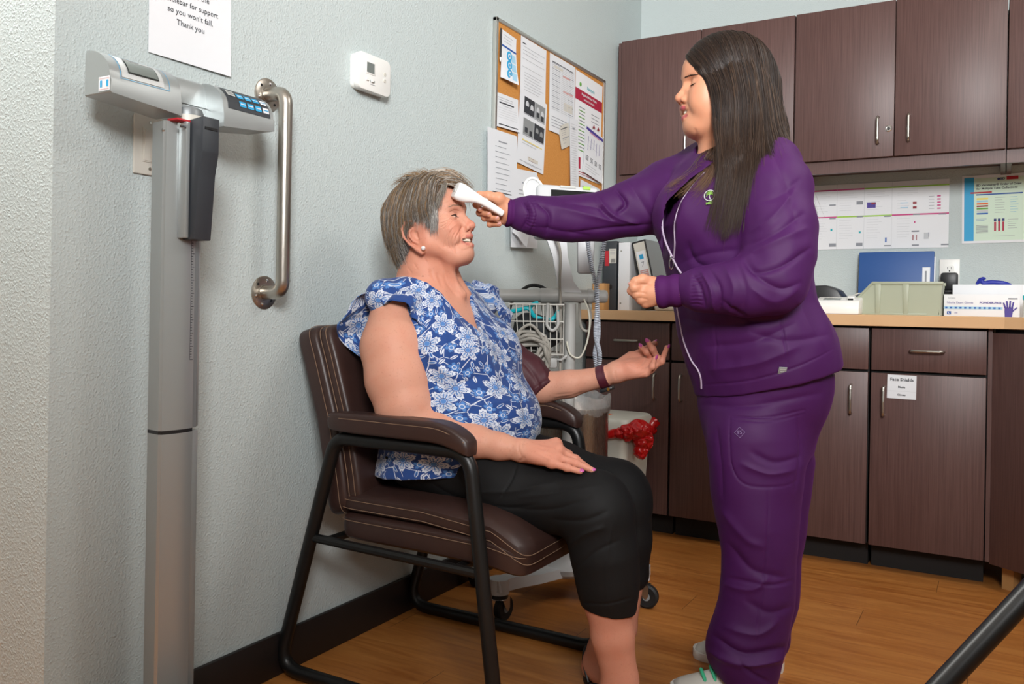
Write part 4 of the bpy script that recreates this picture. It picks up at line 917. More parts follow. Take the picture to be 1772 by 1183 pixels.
# ================= solid modelling on a sparse grid =================
A_=lambda v: np.array(v,dtype=np.float64)
class Solid:
    def __init__(s): s.P=[]
    def cone(s,a,b,ra,rb,k=.01,op='u',flat=None,fn=1.):
        a=A_(a);b=A_(b)
        if flat is not None: flat=A_(flat); flat=flat/np.linalg.norm(flat)
        R=max(ra,rb); s.P.append(('c',a,b,ra,rb,k,op,flat,fn,np.minimum(a,b)-R,np.maximum(a,b)+R)); return s
    def chain(s,pts,rs,k=.01,op='u',flat=None,fn=1.):
        for i in range(len(pts)-1): s.cone(pts[i],pts[i+1],rs[i],rs[i+1],k,op,flat,fn)
        return s
    def ell(s,c,r,k=.01,op='u',R=None):
        c=A_(c); r=A_(r)*np.ones(3); M=np.eye(3) if R is None else A_(R)   # columns = axes
        ext=np.abs(M)@r; s.P.append(('e',c,r,M,None,k,op,None,1,c-ext,c+ext)); return s
    def stack(s,rows,k=.01,op='u',rot=0.,n=2.):
        # rows (z,cx,cy,rx,ry); rot turns the ellipse about z
        r=np.array(sorted(rows)); m=max(r[:,3].max(),r[:,4].max())
        # smooth rows
        z=np.linspace(r[0,0],r[-1,0],80); 
        tt=[catmull1(r[:,0],r[:,i],z) for i in range(1,5)]
        s.P.append(('s',z,tt,rot,n,k,op,None,1,A_((r[:,1].min()-m,r[:,2].min()-m,r[0,0])),A_((r[:,1].max()+m,r[:,2].max()+m,r[-1,0])))); return s
    def half(s,p,n,k=.003,op='x'):   # keep the side the normal points away from
        s.P.append(('h',A_(p),A_(n)/np.linalg.norm(n),None,None,k,op,None,1,A_((-9,-9,-9)),A_((9,9,9)))); return s
    def poly(s,o,ex,ey,pts,k=.003,op='d',front=True):
        # infinite prism with polygon pts in the plane (o,ex,ey), in front of o
        s.P.append(('p',A_(o),A_(ex),A_(ey),A_(pts),k,op,front,1,A_((-9,-9,-9)),A_((9,9,9)))); return s
    def ev(s,X,Y,Z,lo,hi):
        d=None; big=.2
        for q in s.P:
            t,k,op=q[0],q[5],q[6]; m=k+.012
            if np.any(q[9]-m>hi) or np.any(q[10]+m<lo): continue
            if t=='c':
                a,b,ra,rb,fl,fn=q[1],q[2],q[3],q[4],q[7],q[8]; ab=b-a; L=ab@ab+1e-12
                px,py,pz=X-a[0],Y-a[1],Z-a[2]; h=np.clip((px*ab[0]+py*ab[1]+pz*ab[2])/L,0,1)
                px=px-ab[0]*h;py=py-ab[1]*h;pz=pz-ab[2]*h
                if fl is not None:
                    w=px*fl[0]+py*fl[1]+pz*fl[2]; g=(1/fn-1)*w; px=px+fl[0]*g;py=py+fl[1]*g;pz=pz+fl[2]*g
                e=np.sqrt(px*px+py*py+pz*pz)-(ra+(rb-ra)*h)
                if fl is not None and fn<1: e=e*(fn+1)/2
            elif t=='e':
                c,r,M=q[1],q[2],q[3]; px,py,pz=X-c[0],Y-c[1],Z-c[2]
                l=[(px*M[0,i]+py*M[1,i]+pz*M[2,i]) for i in range(3)]
                k0=np.sqrt((l[0]/r[0])**2+(l[1]/r[1])**2+(l[2]/r[2])**2); k1=np.sqrt((l[0]/r[0]**2)**2+(l[1]/r[1]**2)**2+(l[2]/r[2]**2)**2)
                e=k0*(k0-1)/(k1+1e-9)
            elif t=='s':
                z,tt,rot,n=q[1],q[2],q[3],q[4]; zc=np.clip(Z,z[0],z[-1]); cx,cy,rx,ry=[np.interp(zc,z,a) for a in tt]
                x=X-cx;y=Y-cy; c_,s_=math.cos(rot),math.sin(rot); x,y=c_*x+s_*y,-s_*x+c_*y
                if n==2: k0=np.sqrt((x/rx)**2+(y/ry)**2); k1=np.sqrt((x/rx**2)**2+(y/ry**2)**2)
                else: k0=((np.abs(x)/rx)**n+(np.abs(y)/ry)**n)**(1/n); k1=np.sqrt((x/rx**2)**2+(y/ry**2)**2)+1e-6
                e=np.where(k0>.2,k0*(k0-1)/(k1+1e-9),-np.minimum(rx,ry)*.8); dz=np.maximum(z[0]-Z,Z-z[-1]); e=np.where(dz>0,np.sqrt(np.maximum(e,0)**2+dz**2),np.maximum(e,dz))
            elif t=='h':
                e=(X-q[1][0])*q[2][0]+(Y-q[1][1])*q[2][1]+(Z-q[1][2])*q[2][2]
            elif t=='p':
                o,ex,ey,pts=q[1],q[2],q[3],q[4]; x=(X-o[0])*ex[0]+(Y-o[1])*ex[1]+(Z-o[2])*ex[2]; y=(X-o[0])*ey[0]+(Y-o[1])*ey[1]+(Z-o[2])*ey[2]
                d2=np.full(X.shape,1e9); ins=np.zeros(X.shape,bool); N=len(pts)
                for i in range(N):
                    p0=pts[i-1];p1=pts[i]; dx,dy=p1-p0; t_=np.clip(((x-p0[0])*dx+(y-p0[1])*dy)/(dx*dx+dy*dy),0,1)
                    d2=np.minimum(d2,(x-p0[0]-dx*t_)**2+(y-p0[1]-dy*t_)**2)
                    c1=(p0[1]>y)!=(p1[1]>y); xi=p0[0]+(y-p0[1])*dx/(dy if abs(dy)>1e-9 else 1e-9); ins^=c1&(x<xi)
                e=np.sqrt(d2)*np.where(ins,-1,1)
                if q[7]: nz=np.cross(ex,ey); w=(X-o[0])*nz[0]+(Y-o[1])*nz[1]+(Z-o[2])*nz[2]; e=np.maximum(e,-w)
            if d is None:
                if op!='u': continue
                d=e; continue
            if op=='u': h=np.maximum(k-np.abs(d-e),0)/k; d=np.minimum(d,e)-h*h*k*.25
            elif op=='d': e=-e; h=np.maximum(k-np.abs(d-e),0)/k; d=np.maximum(d,e)+h*h*k*.25
            elif op=='x': h=np.maximum(k-np.abs(d-e),0)/k; d=np.maximum(d,e)+h*h*k*.25
        return d
    def mesh(s,res,B=24):
        ul=[q for q in s.P if q[6]=='u']; lo=np.min([q[9] for q in ul],0)-.02; hi=np.max([q[10] for q in ul],0)+.02
        nb=np.ceil((hi-lo)/(res*B)).astype(int); VC=[];VP=[];FQ=[]; S=np.array([1,1<<20,1<<40],dtype=np.int64)
        half=res*B*.5; rad=half*1.75+.012
        for bi in range(nb[0]):
            for bj in range(nb[1]):
                for bk in range(nb[2]):
                    b0=np.array([bi,bj,bk])*B; p0=lo+b0*res; c=p0+half
                    dc=s.ev(np.array([c[0]]),np.array([c[1]]),np.array([c[2]]),c-half*1.1-.02,c+half*1.1+.02)
                    if dc is None: continue
                    # coarse 5x5x5 probe
                    g=np.linspace(0,B*res,6); 
                    X,Y,Z=np.meshgrid(p0[0]+g,p0[1]+g,p0[2]+g,indexing='ij'); dd=s.ev(X,Y,Z,p0-.002,p0+B*res+.002)
                    if dd is None: continue
                    stp=g[1]*1.5
                    if dd.min()>stp or dd.max()<-stp: continue
                    ax=[p0[i]+np.arange(-1,B+1)*res for i in range(3)]
                    X,Y,Z=np.meshgrid(*ax,indexing='ij'); G=s.ev(X,Y,Z,p0-res*2,p0+(B+1)*res)
                    if G is None: continue
                    G=np.where(np.abs(G)<1e-9,1e-9,G); sg=G<0
                    n=B+1  # cells per axis (index -1..B-1)
                    if sg.all() or not sg.any(): continue
                    acc=np.zeros((n,n,n,3)); cnt=np.zeros((n,n,n))
                    def corner(a): return tuple(slice(a[i],a[i]+n) for i in range(3))
                    for axn in range(3):
                        o1=[(0,0),(0,1),(1,0),(1,1)]
                        for (u,v) in o1:
                            a=[0,0,0]; oth=[i for i in range(3) if i!=axn]; a[oth[0]]=u;a[oth[1]]=v; b=list(a); b[axn]=1
                            g0=G[corner(a)];g1=G[corner(b)]; m=(g0<0)!=(g1<0); t=np.where(m,g0/np.where(m,g0-g1,1),0)
                            for i in range(3): acc[...,i]+=np.where(m,(a[i]+(t if i==axn else 0)),0)
                            cnt+=m
                    m=cnt>0
                    idx=np.argwhere(m); pos=acc[m]/cnt[m][:,None]
                    own=(idx>=1).all(1)   # cells 0..B-1 owned
                    gi=idx-1+b0
                    VC.append(((gi[own]+2)*S).sum(1)); VP.append(lo+(gi[own]+pos[own])*res)
                    for axn in range(3):
                        oth=[(axn+1)%3,(axn+2)%3]
                        sl0=[slice(1,B+1)]*3; sl1=[slice(1,B+1)]*3; sl1=list(sl1); sl1[axn]=slice(2,B+2)
                        s0=sg[tuple(sl0)]; s1=sg[tuple(sl1)]; e=np.argwhere(s0!=s1)
                        if len(e)==0: continue
                        fl=s0[tuple(e.T)]; base=e+b0
                        q=[]
                        for (u,v) in ((-1,-1),(0,-1),(0,0),(-1,0)):
                            w=base.copy(); w[:,oth[0]]+=u; w[:,oth[1]]+=v; q.append(((w+2)*S).sum(1))
                        q=np.array(q).T; q=np.where(fl[:,None],q,q[:,::-1]); FQ.append(q)
        vc=np.concatenate(VC); vp=np.concatenate(VP); fq=np.concatenate(FQ)
        o=np.argsort(vc); vc=vc[o]; vp=vp[o]; ix=np.searchsorted(vc,fq); ix=np.minimum(ix,len(vc)-1); ok=(vc[ix]==fq).all(1)
        f=ix[ok]; used=np.zeros(len(vc),bool); used[f.ravel()]=True; mp=np.cumsum(used)-1
        return vp[used],mp[f]
def catmull1(x,y,z):
    # monotone-ish smooth interpolation
    m=np.gradient(y,x); i=np.clip(np.searchsorted(x,z)-1,0,len(x)-2); h=x[i+1]-x[i]; t=(z-x[i])/h
    return (2*t**3-3*t**2+1)*y[i]+(t**3-2*t**2+t)*h*m[i]+(-2*t**3+3*t**2)*y[i+1]+(t**3-t**2)*h*m[i+1]
def vnorm(v,f):
    a=v[f[:,0]];b=v[f[:,1]];c=v[f[:,2]];d=v[f[:,3]]; fn=np.cross(c-a,d-b); n=np.zeros_like(v)
    for i in range(4): np.add.at(n,f[:,i],fn)
    return n/(np.linalg.norm(n,axis=1,keepdims=True)+1e-12)
def vsmooth(v,f,it=1,w=.5):
    for _ in range(it):
        s_=np.zeros_like(v);c=np.zeros(len(v))
        for i in range(4):
            for j in (1,3): np.add.at(s_,f[:,i],v[f[:,(i+j)%4]]); np.add.at(c,f[:,i],1)
        v=v+(s_/c[:,None]-v)*w
    return v
def hsh(i,j,k): 
    n=(i*374761393+j*668265263+k*2147483647)&0xffffffff; n=((n^(n>>13))*1274126177)&0xffffffff; return ((n^(n>>16))&0xffff)/65535.
def vnoise(p):
    p=np.asarray(p); i=np.floor(p).astype(np.int64); f=p-i; f=f*f*(3-2*f); r=0
    for dx in (0,1):
        for dy in (0,1):
            for dz in (0,1):
                w=(f[:,0] if dx else 1-f[:,0])*(f[:,1] if dy else 1-f[:,1])*(f[:,2] if dz else 1-f[:,2]); r=r+w*hsh(i[:,0]+dx,i[:,1]+dy,i[:,2]+dz)
    return r*2-1
_CAM=A_(CAM);_FW=A_(FW);_RT=A_(RT)
def pix(v):
    d=v-_CAM; dep=d@_FW; x=F*(d@_RT)/dep; y=-F*d[:,2]/dep; c,s=math.cos(ROLL),math.sin(ROLL); return np.stack([CX+c*x-s*y,CY+s*x+c*y],1),dep
def pldist(P,pts):
    best=np.full(len(P),1e9); side=np.zeros(len(P))
    for a,b in zip(pts[:-1],pts[1:]):
        a=A_(a);b=A_(b);ab=b-a; t=np.clip(((P-a)@ab)/(ab@ab),0,1); q=P-a-ab*t[:,None]; d=np.hypot(q[:,0],q[:,1]); m=d<best; best=np.where(m,d,best); side=np.where(m,np.sign(q[:,0]*ab[1]-q[:,1]*ab[0]),side)
    return best,side
def folds(v,f,fl,face=.15):
    # cloth folds: (polyline as seen from the room, width px, height m); only where the cloth faces the room
    n=vnorm(v,f); P,dep=pix(v); tocam=(_CAM-v); tocam/=np.linalg.norm(tocam,axis=1,keepdims=True); w=np.clip(((n*tocam).sum(1)-face)/.3,0,1); D_=np.zeros(len(v))
    for pts,wd,am in fl:
        pts=[tuple(p) for p in catmull(pts,5)] if len(pts)>2 else pts
        xs=[p[0] for p in pts]; ys=[p[1] for p in pts]; m=(P[:,0]>min(xs)-wd*3)&(P[:,0]<max(xs)+wd*3)&(P[:,1]>min(ys)-wd*3)&(P[:,1]<max(ys)+wd*3)
        if not m.any(): continue
        d,_=pldist(P[m],pts)
        # fade at the ends
        a=A_(pts[0]);b=A_(pts[-1]); Lp=np.linalg.norm(b-a)+1; t=((P[m]-a)@(b-a))/Lp**2; fade=np.clip(np.minimum(t+.08,1.08-t)/.25,0,1)
        D_[m]+=am*((.6*np.exp(-(d/wd)**2)+.4*np.exp(-np.abs(d)/(wd*.4))) if wd>=4 else np.exp(-(d/wd)**2))*fade
    return v+n*(D_*w)[:,None]
def npmesh(name,v,f,mt,parent=None,cols=None,uv=None,smooth=True):
    me=bpy.data.meshes.new(name); me.vertices.add(len(v)); me.vertices.foreach_set('co',np.ascontiguousarray(v,dtype=np.float32).ravel())
    k=f.shape[1]; me.loops.add(f.size); me.loops.foreach_set('vertex_index',f.astype(np.int32).ravel()); me.polygons.add(len(f)); me.polygons.foreach_set('loop_start',np.arange(0,f.size,k,dtype=np.int32)); 
    try: me.polygons.foreach_set('loop_total',np.full(len(f),k,dtype=np.int32))
    except Exception: pass
    me.update(calc_edges=True)
    if smooth: me.polygons.foreach_set('use_smooth',np.ones(len(f),dtype=bool))
    me.materials.append(MATS[mt] if isinstance(mt,str) else mt)
    if cols is not None:
        a=me.color_attributes.new('Col','FLOAT_COLOR','POINT'); c=np.ones((len(v),4),dtype=np.float32); c[:,:3]=cols; a.data.foreach_set('color',c.ravel())
    if uv is not None:
        a=me.attributes.new('pat','FLOAT_VECTOR','POINT'); c=np.zeros((len(v),3),dtype=np.float32); c[:,:uv.shape[1]]=uv; a.data.foreach_set('vector',c.ravel())
    o=bpy.data.objects.new(name,me); COL.objects.link(o)
    if parent is not None: o.parent=parent; o.matrix_parent_inverse=Matrix.LocRotScale(parent.location,parent.rotation_euler,None).inverted()
    return o
def PM(m,name,par,**k):   # a mesh built in room coordinates, kept in place under its person
    o=m.build(name,par,**k)
    if par.parent is None: o.matrix_parent_inverse=Matrix.Translation(-par.location)
    return o
d3=lambda x,y,d: A_(D(x,y,d))
# ---------------- heads ----------------
class Head:
    def __init__(s,px,py,d,sgn,phi,tilt,sc=1.,df=0.,du=0.):
        ph=math.radians(phi);t=math.radians(tilt); f0=sgn*_RT*math.cos(ph)-_FW*math.sin(ph); z=A_((0,0,1))
        s.f=f0*math.cos(t)+z*math.sin(t); s.u=-f0*math.sin(t)+z*math.cos(t); s.l=np.cross(s.u,s.f); s.sc=sc
        s.o=d3(px,py,d)+s.f*df+s.u*du; s.R=np.stack([s.f,s.l,s.u],1)
    def __call__(s,f,l,u): return s.o+(s.f*f+s.l*l+s.u*u)*s.sc
    def loc(s,v): return ((v-s.o)@s.R)/s.sc
def head_solid(S,H,smile=1.,chin=0.,jowl=0.,ear=(0,0,1.),lid=.0135,nose=1.,ears=True,MC=(.0780,.0300,-.0470),gap=1.):
    e=lambda c,r,k=.012,op='u',R=None: S.ell(H(*c),A_(r)*H.sc,k,op,H.R if R is None else R)
    c=lambda a,b,ra,rb,k=.01,op='u': S.cone(H(*a),H(*b),ra*H.sc,rb*H.sc,k,op)
    e((-.006,0,.043),(.100,.077,.083)); e((.010,0,.050),(.083,.070,.068),.02)
    e((.028,0,-.012),(.062,.063,.062),.03); e((.052,0,-.052),(.0425,.034,.042),.025)
    e((.072,0,-.082),(.0205,.025,.0185),.022)
    for s in (-1,1):
        c((.004,s*.055,-.040),(.058,s*.024,-.083),.016,.016,.03); c((.004,s*.055,-.040),(.002,s*.060,.0),.016,.016,.03)
        e((.058,s*.038,-.018),(.026,.024,.024),.022); c((.060,s*.048,.000),(.012,s*.064,.004),.012,.010,.02)
        c((.081,s*.010,.033),(.071,s*.044,.038),.010,.009,.016)
        e((.093,s*.031,.014),(.015,.019,.0115),.014,'d')
        e((.0705,s*.0315,.0125),(lid,lid*1.15,lid*.98),.004)
        # nose
        c((.081,s*.007,.010),(.091,s*.011,-.018),.008,.0085,.010); 
    c((.0865,0,.018),(.1045,0,-.010),.0065,.0078*nose,.008); e((.1065,0,-.0165),(.0105,.0115,.0095),.008); c((.100,0,-.020),(.095,0,-.030),.006,.006,.008)
    for s in (-1,1):
        e((.0965,s*.0145,-.0215),(.0105,.0068,.0078),.005); c((.1010,s*.0085,-.0365),(.0985,s*.0085,-.0262),.0042,.0036,.002,'d')
        # smile fold
        pts=[(.093,s*.020,-.020),(.086,s*.031,-.036),(.074,s*.036,-.052)]
        for a,b in zip(pts[:-1],pts[1:]): c(a,b,.0022,.0022,.010*smile+.002,'d')
        e((.066,s*.040,-.038),(.018,.012,.018),.014)
    # lips
    up=[MC,(.088,.019,-.0430),(.0970,.006,-.0398),(.0968,0,-.0405),(.0970,-.006,-.0398),(.088,-.019,-.0430),(MC[0],-MC[1],MC[2])]
    lw=[(MC[0],MC[1],MC[2]-.001),(.0850,.018,-.0590),(.0925,.006,-.0635),(.0932,0,-.064),(.0925,-.006,-.0635),(.0850,-.018,-.0590),(MC[0],-MC[1],MC[2]-.001)]
    for L,r in ((up,(.0034,.0044,.0050,.0048,.0050,.0044,.0034)),(lw,(.0034,.0048,.0058,.0058,.0058,.0048,.0034))):
        for i in range(6): c(L[i],L[i+1],r[i],r[i+1],.005)
    ga=gap
    mo=[(MC[0]+.003,MC[1]-.002,MC[2]-.0003),(.0900,.015,-.0500),(.0990,0,-.0518),(.0900,-.015,-.0500),(MC[0]+.003,-MC[1]+.002,MC[2]-.0003)]
    for i,(a,b) in enumerate(zip(mo[:-1],mo[1:])): q=(.0026,.0042*ga,.0056*ga,.0042*ga,.0026); c(a,b,q[i],q[i+1],.0015,'d')
    e((.076,0,-.0515),(.020,.024,.0068*ga),.003,'d')
    if jowl: e((.036,0,-.086),(.044,.044,.020+jowl),.03)
    if ears:
        ef,eu,es=ear
        for s in (-1,1):
            q=lambda f,l,u: (ef+f*es,s*l,eu+u*es)
            e(q(-.015,.0755,.000),(.017,.0045,.027),.005)
            hx=[(.002,.073,.004),(.002,.079,.020),(-.008,.085,.032),(-.022,.089,.031),(-.032,.091,.018),(-.032,.090,.000),(-.024,.085,-.018),(-.012,.078,-.033)]
            for a,b in zip(hx[:-1],hx[1:]): c(q(*a),q(*b),.0036,.0036,.002)
            c(q(-.012,.078,-.033),q(-.003,.075,-.042),.0045,.0062,.006)
            # scapha groove inside the rim, antihelix, concha bowl
            sg_=[(-.008,.083,.024),(-.020,.086,.023),(-.0265,.088,.012),(-.0265,.087,-.002),(-.020,.083,-.016)]
            for a,b in zip(sg_[:-1],sg_[1:]): c(q(*a),q(*b),.0028,.0028,.002,'d')
            ah=[(-.010,.081,.016),(-.0175,.084,.010),(-.0195,.084,-.002),(-.015,.081,-.013),(-.008,.078,-.020)]
            for a,b in zip(ah[:-1],ah[1:]): c(q(*a),q(*b),.0030,.0030,.003)
            e(q(-.0075,.082,-.001),(.0080,.0085,.0115),.002,'d'); e(q(-.004,.079,-.009),(.006,.008,.006),.002,'d')
            c(q(.003,.0735,-.003),q(.001,.0765,-.010),.0045,.0038,.003); e(q(-.003,.075,-.033),(.009,.0042,.013),.004)
def near(v,pts,closed=False):
    best=np.full(len(v),1e9)
    for a,b in zip(pts[:-1],pts[1:]):
        a=A_(a);b=A_(b);ab=b-a; t=np.clip(((v-a)@ab)/(ab@ab+1e-12),0,1); best=np.minimum(best,np.linalg.norm(v-a-ab*t[:,None],axis=1))
    return best
def smst(e0,e1,x): t=np.clip((x-e0)/(e1-e0),0,1); return t*t*(3-2*t)
def lc(h): return A_(srgb(h)[:3])
def mixv(c,col,w): return c*(1-w[:,None])+lc(col)*w[:,None]
def skinf(b):
    a=attr('Col'); c=coord('Object'); n=noise(c,260,2); n2=noise(c,34,3); fr=noise(c,190,2,.6)
    col=mixc(V.m('MULTIPLY',vstep(.60,fr,.10),.30),a,mixc(.6,a,srgb('#8a4a34')))
    col=mixc(V.m('MULTIPLY',vstep(.45,n2,.3),.14),col,srgb('#c46a52'))
    put(b,'Base Color',col); put(b,'Subsurface Weight',.12); b.inputs['Subsurface Radius'].default_value=(.012,.005,.003); b.inputs['Subsurface Scale'].default_value=.5
    bump(b,n*.6+noise(c,700,1)*.4,.14,.0008)
mat('skin_mature',rough=.55,spec=.3,f=skinf)
def skinf2(b):
    a=attr('Col'); c=coord('Object'); n2=noise(c,30,3)
    put(b,'Base Color',mixc(V.m('MULTIPLY',vstep(.45,n2,.3),.10),a,srgb('#c8694e'))); put(b,'Subsurface Weight',.12); b.inputs['Subsurface Radius'].default_value=(.012,.005,.003); b.inputs['Subsurface Scale'].default_value=.5
    bump(b,noise(c,500,2),.08,.0006)
mat('skin_young',rough=.48,spec=.35,f=skinf2)
mat('teeth','#ece4d3',.25); mat('eye_white','#d9d2ca',.15); mat('iris','#3b2a1c',.1); mat('lash','#17100d',.6); mat('nail_pink','#c0569c',.18,spec=.7); mat('nail_shell','#cf9d98',.12,spec=.8)
mat('gem','#f2f2f2',.05,.4); mat('gold','#c79a52',.25,1)
def head_bvh(v,f,H):
    from mathutils.bvhtree import BVHTree
    m=np.linalg.norm(H.loc(v)-A_((.05,0,0)),axis=1)<.13; mp=np.cumsum(m)-1; ff=f[m[f].all(1)]
    return BVHTree.FromPolygons(v[m].tolist(),mp[ff].tolist())
def hit(b,H,l,u,off=.0006):
    q=b.ray_cast(Vector(H(.25,l,u)),Vector(-H.f))
    return A_(q[0])+H.f*off if q[0] is not None else H(.09,l,u)
def face_parts(H,par,b,lidopen=.2,sag=0.,teeth_f=.0935,tz=0.):
    m=MB()
    for s in (-1,1):
        pts=[]
        for i in range(11):
            t=i/10; l=s*(.0175+.0295*t); a=(t-.5)*2; u=.0100+.0030*(1-a*a)+(.0022 if sag==0 else -.0015)*t-sag*(1-a*a); pts.append(hit(b,H,l,u,.0003))
        m.tube(pts,[.0004,.0009,.0013,.0014,.0014,.0008],'lash',6)
        for i in range(3,11):
            for k in (0,.5):
                if i+k>10: continue
                p=Vector(pts[i]) if k==0 else (Vector(pts[i])+Vector(pts[i+1 if i<10 else i]))/2; o=Vector(H.f*.0042+H.l*s*.0022*(i/8)+H.u*(.0010-sag*.6)); m.tube([p,p+o],[.00045,.0001],'lash',4)
    PM(m,'eyelashes',par)
    if lidopen>0:
        for s in (-1,1):
            m=MB(); R_=Matrix(((H.f[0],H.l[0],H.u[0],0),(H.f[1],H.l[1],H.u[1],0),(H.f[2],H.l[2],H.u[2],0),(0,0,0,1)))
            c=hit(b,H,s*.0325,.0105,0)-H.f*.0128; T=R_.copy(); T.translation=Vector(c)
            m.sph((0,0,0),.0135,'eye_white',24,T=T,sc=(1,.95,.20)); m.sph((.0070,-s*.001,.0002),.0068,'iris',16,T=T,sc=(1.,.8,.42)); PM(m,'eyeball',par)
    m=MB()
    for row,(z0,z1,ff) in enumerate(((-.0435+tz,-.0535+tz,teeth_f),(-.0540+tz,-.0590+tz,teeth_f-.0025))):
        for k in range(-6,7):
            a=k*.19; c=H(ff-.024+.024*math.cos(a),.0245*math.sin(a),(z0+z1)/2+abs(k)*.0004)
            T=Matrix(((H.f[0],H.l[0],H.u[0],c[0]),(H.f[1],H.l[1],H.u[1],c[1]),(H.f[2],H.l[2],H.u[2],c[2]),(0,0,0,1)))@Matrix.Rotation(a,4,'Z'); m.box((0,0,0),(.004,.0046,abs(z1-z0)),'teeth',.0012,T=T)
    PM(m,'teeth',par)
def brows(H,par,mt,b,u0=.036,up=.004,n=70,thick=1.,r0=.00042):
    r=random.Random(5); m=MB()
    for s in (-1,1):
        for i in range(n):
            t=r.random(); l=.012+.036*t; u=u0+up*math.sin(t*2.6)-.003*t+(r.random()-.5)*.0055*(1-t*.6)*thick
            a=hit(b,H,s*l,u,.0002); c=hit(b,H,s*(l+.0062),u+.0018*(1-1.6*t),.0009); m.tube([a,c],[r0,.00018],mt,4)
    PM(m,'eyebrows',par)
def pushout(S,P,off):
    sh=P.shape; q=P.reshape(-1,3).copy(); lo=q.min(0)-.02; hi=q.max(0)+.02; h=.002
    for _ in range(2):
        d=S.ev(q[:,0],q[:,1],q[:,2],lo,hi); g=np.stack([S.ev(q[:,0]+h*(i==0),q[:,1]+h*(i==1),q[:,2]+h*(i==2),lo,hi)-d for i in range(3)],1)/h
        g/=np.linalg.norm(g,axis=1,keepdims=True)+1e-9; m=np.clip(off-d,0,.03)[:,None]; q=q+g*m
    return q.reshape(sh)
def subdiv(v,f,mask):
    f1=f[mask]; rest=f[~mask]; E=np.concatenate([np.stack([f1[:,i],f1[:,(i+1)%4]],1) for i in range(4)]); Es=np.sort(E,1); key=Es[:,0].astype(np.int64)*(1<<32)+Es[:,1]
    u,inv=np.unique(key,return_inverse=True); ea=(u>>32).astype(int); eb=(u&0xffffffff).astype(int); n0=len(v); em=(v[ea]+v[eb])/2; n1=n0+len(em); cm=v[f1].mean(1); k=len(f1)
    e=[n0+inv[i*k:(i+1)*k] for i in range(4)]; c=n1+np.arange(k); nf=[np.stack([f1[:,i],e[i],c,e[(i+3)%4]],1) for i in range(4)]
    return np.concatenate([v,em,cm]),np.concatenate([rest]+nf)
def strands(name,par,guides,mt,n,rad,seed=1,jit=.003,seg=None,wave=0.,cols=None,tip=.25,clump=0,lv=.28,push=None,poff=.0012,tipc=None):
    # guides: list of polylines (same count of points); strands run between neighbours
    R=np.random.RandomState(seed); G=[np.array(catmull([tuple(p) for p in g],6)) for g in guides]; K=len(G); L=len(G[0])
    s=R.rand(n)*(K-1); i=np.minimum(s.astype(int),K-2); t=(s-i)[:,None,None]; GG=np.array(G); P=GG[i]*(1-t)+GG[i+1]*t   # n,L,3
    u=np.linspace(0,1,L)[None,:,None]; off=R.randn(n,1,3)*jit; off2=R.randn(n,1,3)*jit*1.6; P=P+off*(.5+.5*u)+off2*u**2
    ln=(1-lv)+lv*R.rand(n)   # different lengths
    idx=(np.linspace(0,1,L)[None,:]*ln[:,None])*(L-1); i0=np.minimum(idx.astype(int),L-2); w=(idx-i0)[...,None]; ar=np.arange(n)[:,None]; P=P[ar,i0]*(1-w)+P[ar,i0+1]*w
    if wave: ph=R.rand(n,1,1)*6.28; P=P+np.sin(u*7+ph)*wave*R.randn(n,1,3)
    if push is not None:
        for S_ in (push if isinstance(push,list) else [push]): P=pushout(S_,P,poff+np.tile(np.abs(R.randn(n,1))*.0012,(1,L)).ravel())
    T=np.gradient(P,axis=1); T/=np.linalg.norm(T,axis=2,keepdims=True)+1e-9
    ref=R.randn(n,1,3); N_=np.cross(T,np.broadcast_to(ref,T.shape)); N_/=np.linalg.norm(N_,axis=2,keepdims=True)+1e-9; B_=np.cross(T,N_)
    pr=rad*(1-(1-tip)*np.linspace(0,1,L)**2)[None,:,None]*(.6+.8*R.rand(n,1,1)); V_=[]
    for k in range(3): a=2*PI*k/3; V_.append(P+(N_*math.cos(a)+B_*math.sin(a))*pr)
    V_=np.stack(V_,2)  # n,L,3(ring),3
    vs=V_.reshape(-1,3); base=(np.arange(n)[:,None,None]*L+np.arange(L-1)[None,:,None])*3; k=np.arange(3)[None,None,:]; k1=(k+1)%3
    f=np.stack([base+k,base+k1,base+3+k1,base+3+k],-1).reshape(-1,4)
    cc=None
    if cols is not None:
        C=np.array([lc(c) for c in cols]); ci=R.randint(0,len(C),n); cc=np.repeat(C[ci],L*3,0)
        if tipc is not None:
            w=np.tile(np.repeat(np.clip((np.linspace(0,1,L)-.45)/.55,0,1)**1.3,3),n)[:,None]*.8; cc=cc*(1-w)+lc(tipc)*w
    return vs,f,cc
def merge(parts):
    vs=[];fs=[];cs=[];o=0
    for v,f,c in parts: vs.append(v);fs.append(f+o);cs.append(c);o+=len(v)
    return np.concatenate(vs),np.concatenate(fs),(np.concatenate(cs) if cs[0] is not None else None)
def hairf(b):
    a=attr('Col'); put(b,'Base Color',a); 
mat('hair',rough=.42,spec=.4,f=hairf)

def fing(S,pts,r0,r1,k=.006): 
    rs=np.linspace(r0,r1,len(pts)); S.chain([d3(*p) for p in pts],list(rs),k)
    for p,r in zip(pts[1:-1],rs[1:-1]): S.ell(d3(*p),r*1.08,.004)
def nail(m,tip,prev,upv,mt,L=.013,w=.0056,T_=.0022,ext=.004):
    tip=A_(tip);prev=A_(prev); x=tip-prev; x/=np.linalg.norm(x); z=A_(upv)-x*(A_(upv)@x); z/=np.linalg.norm(z); y=np.cross(z,x); c=tip+z*.0042+x*(ext-.002)
    T=Matrix(((x[0],y[0],z[0],c[0]),(x[1],y[1],z[1],c[1]),(x[2],y[2],z[2],c[2]),(0,0,0,1))); m.sph((0,0,0),1,mt,14,T=T,sc=(L/2,w,T_))
cu=(_CAM-d3(1000,800,1.88)); cu/=np.linalg.norm(cu)
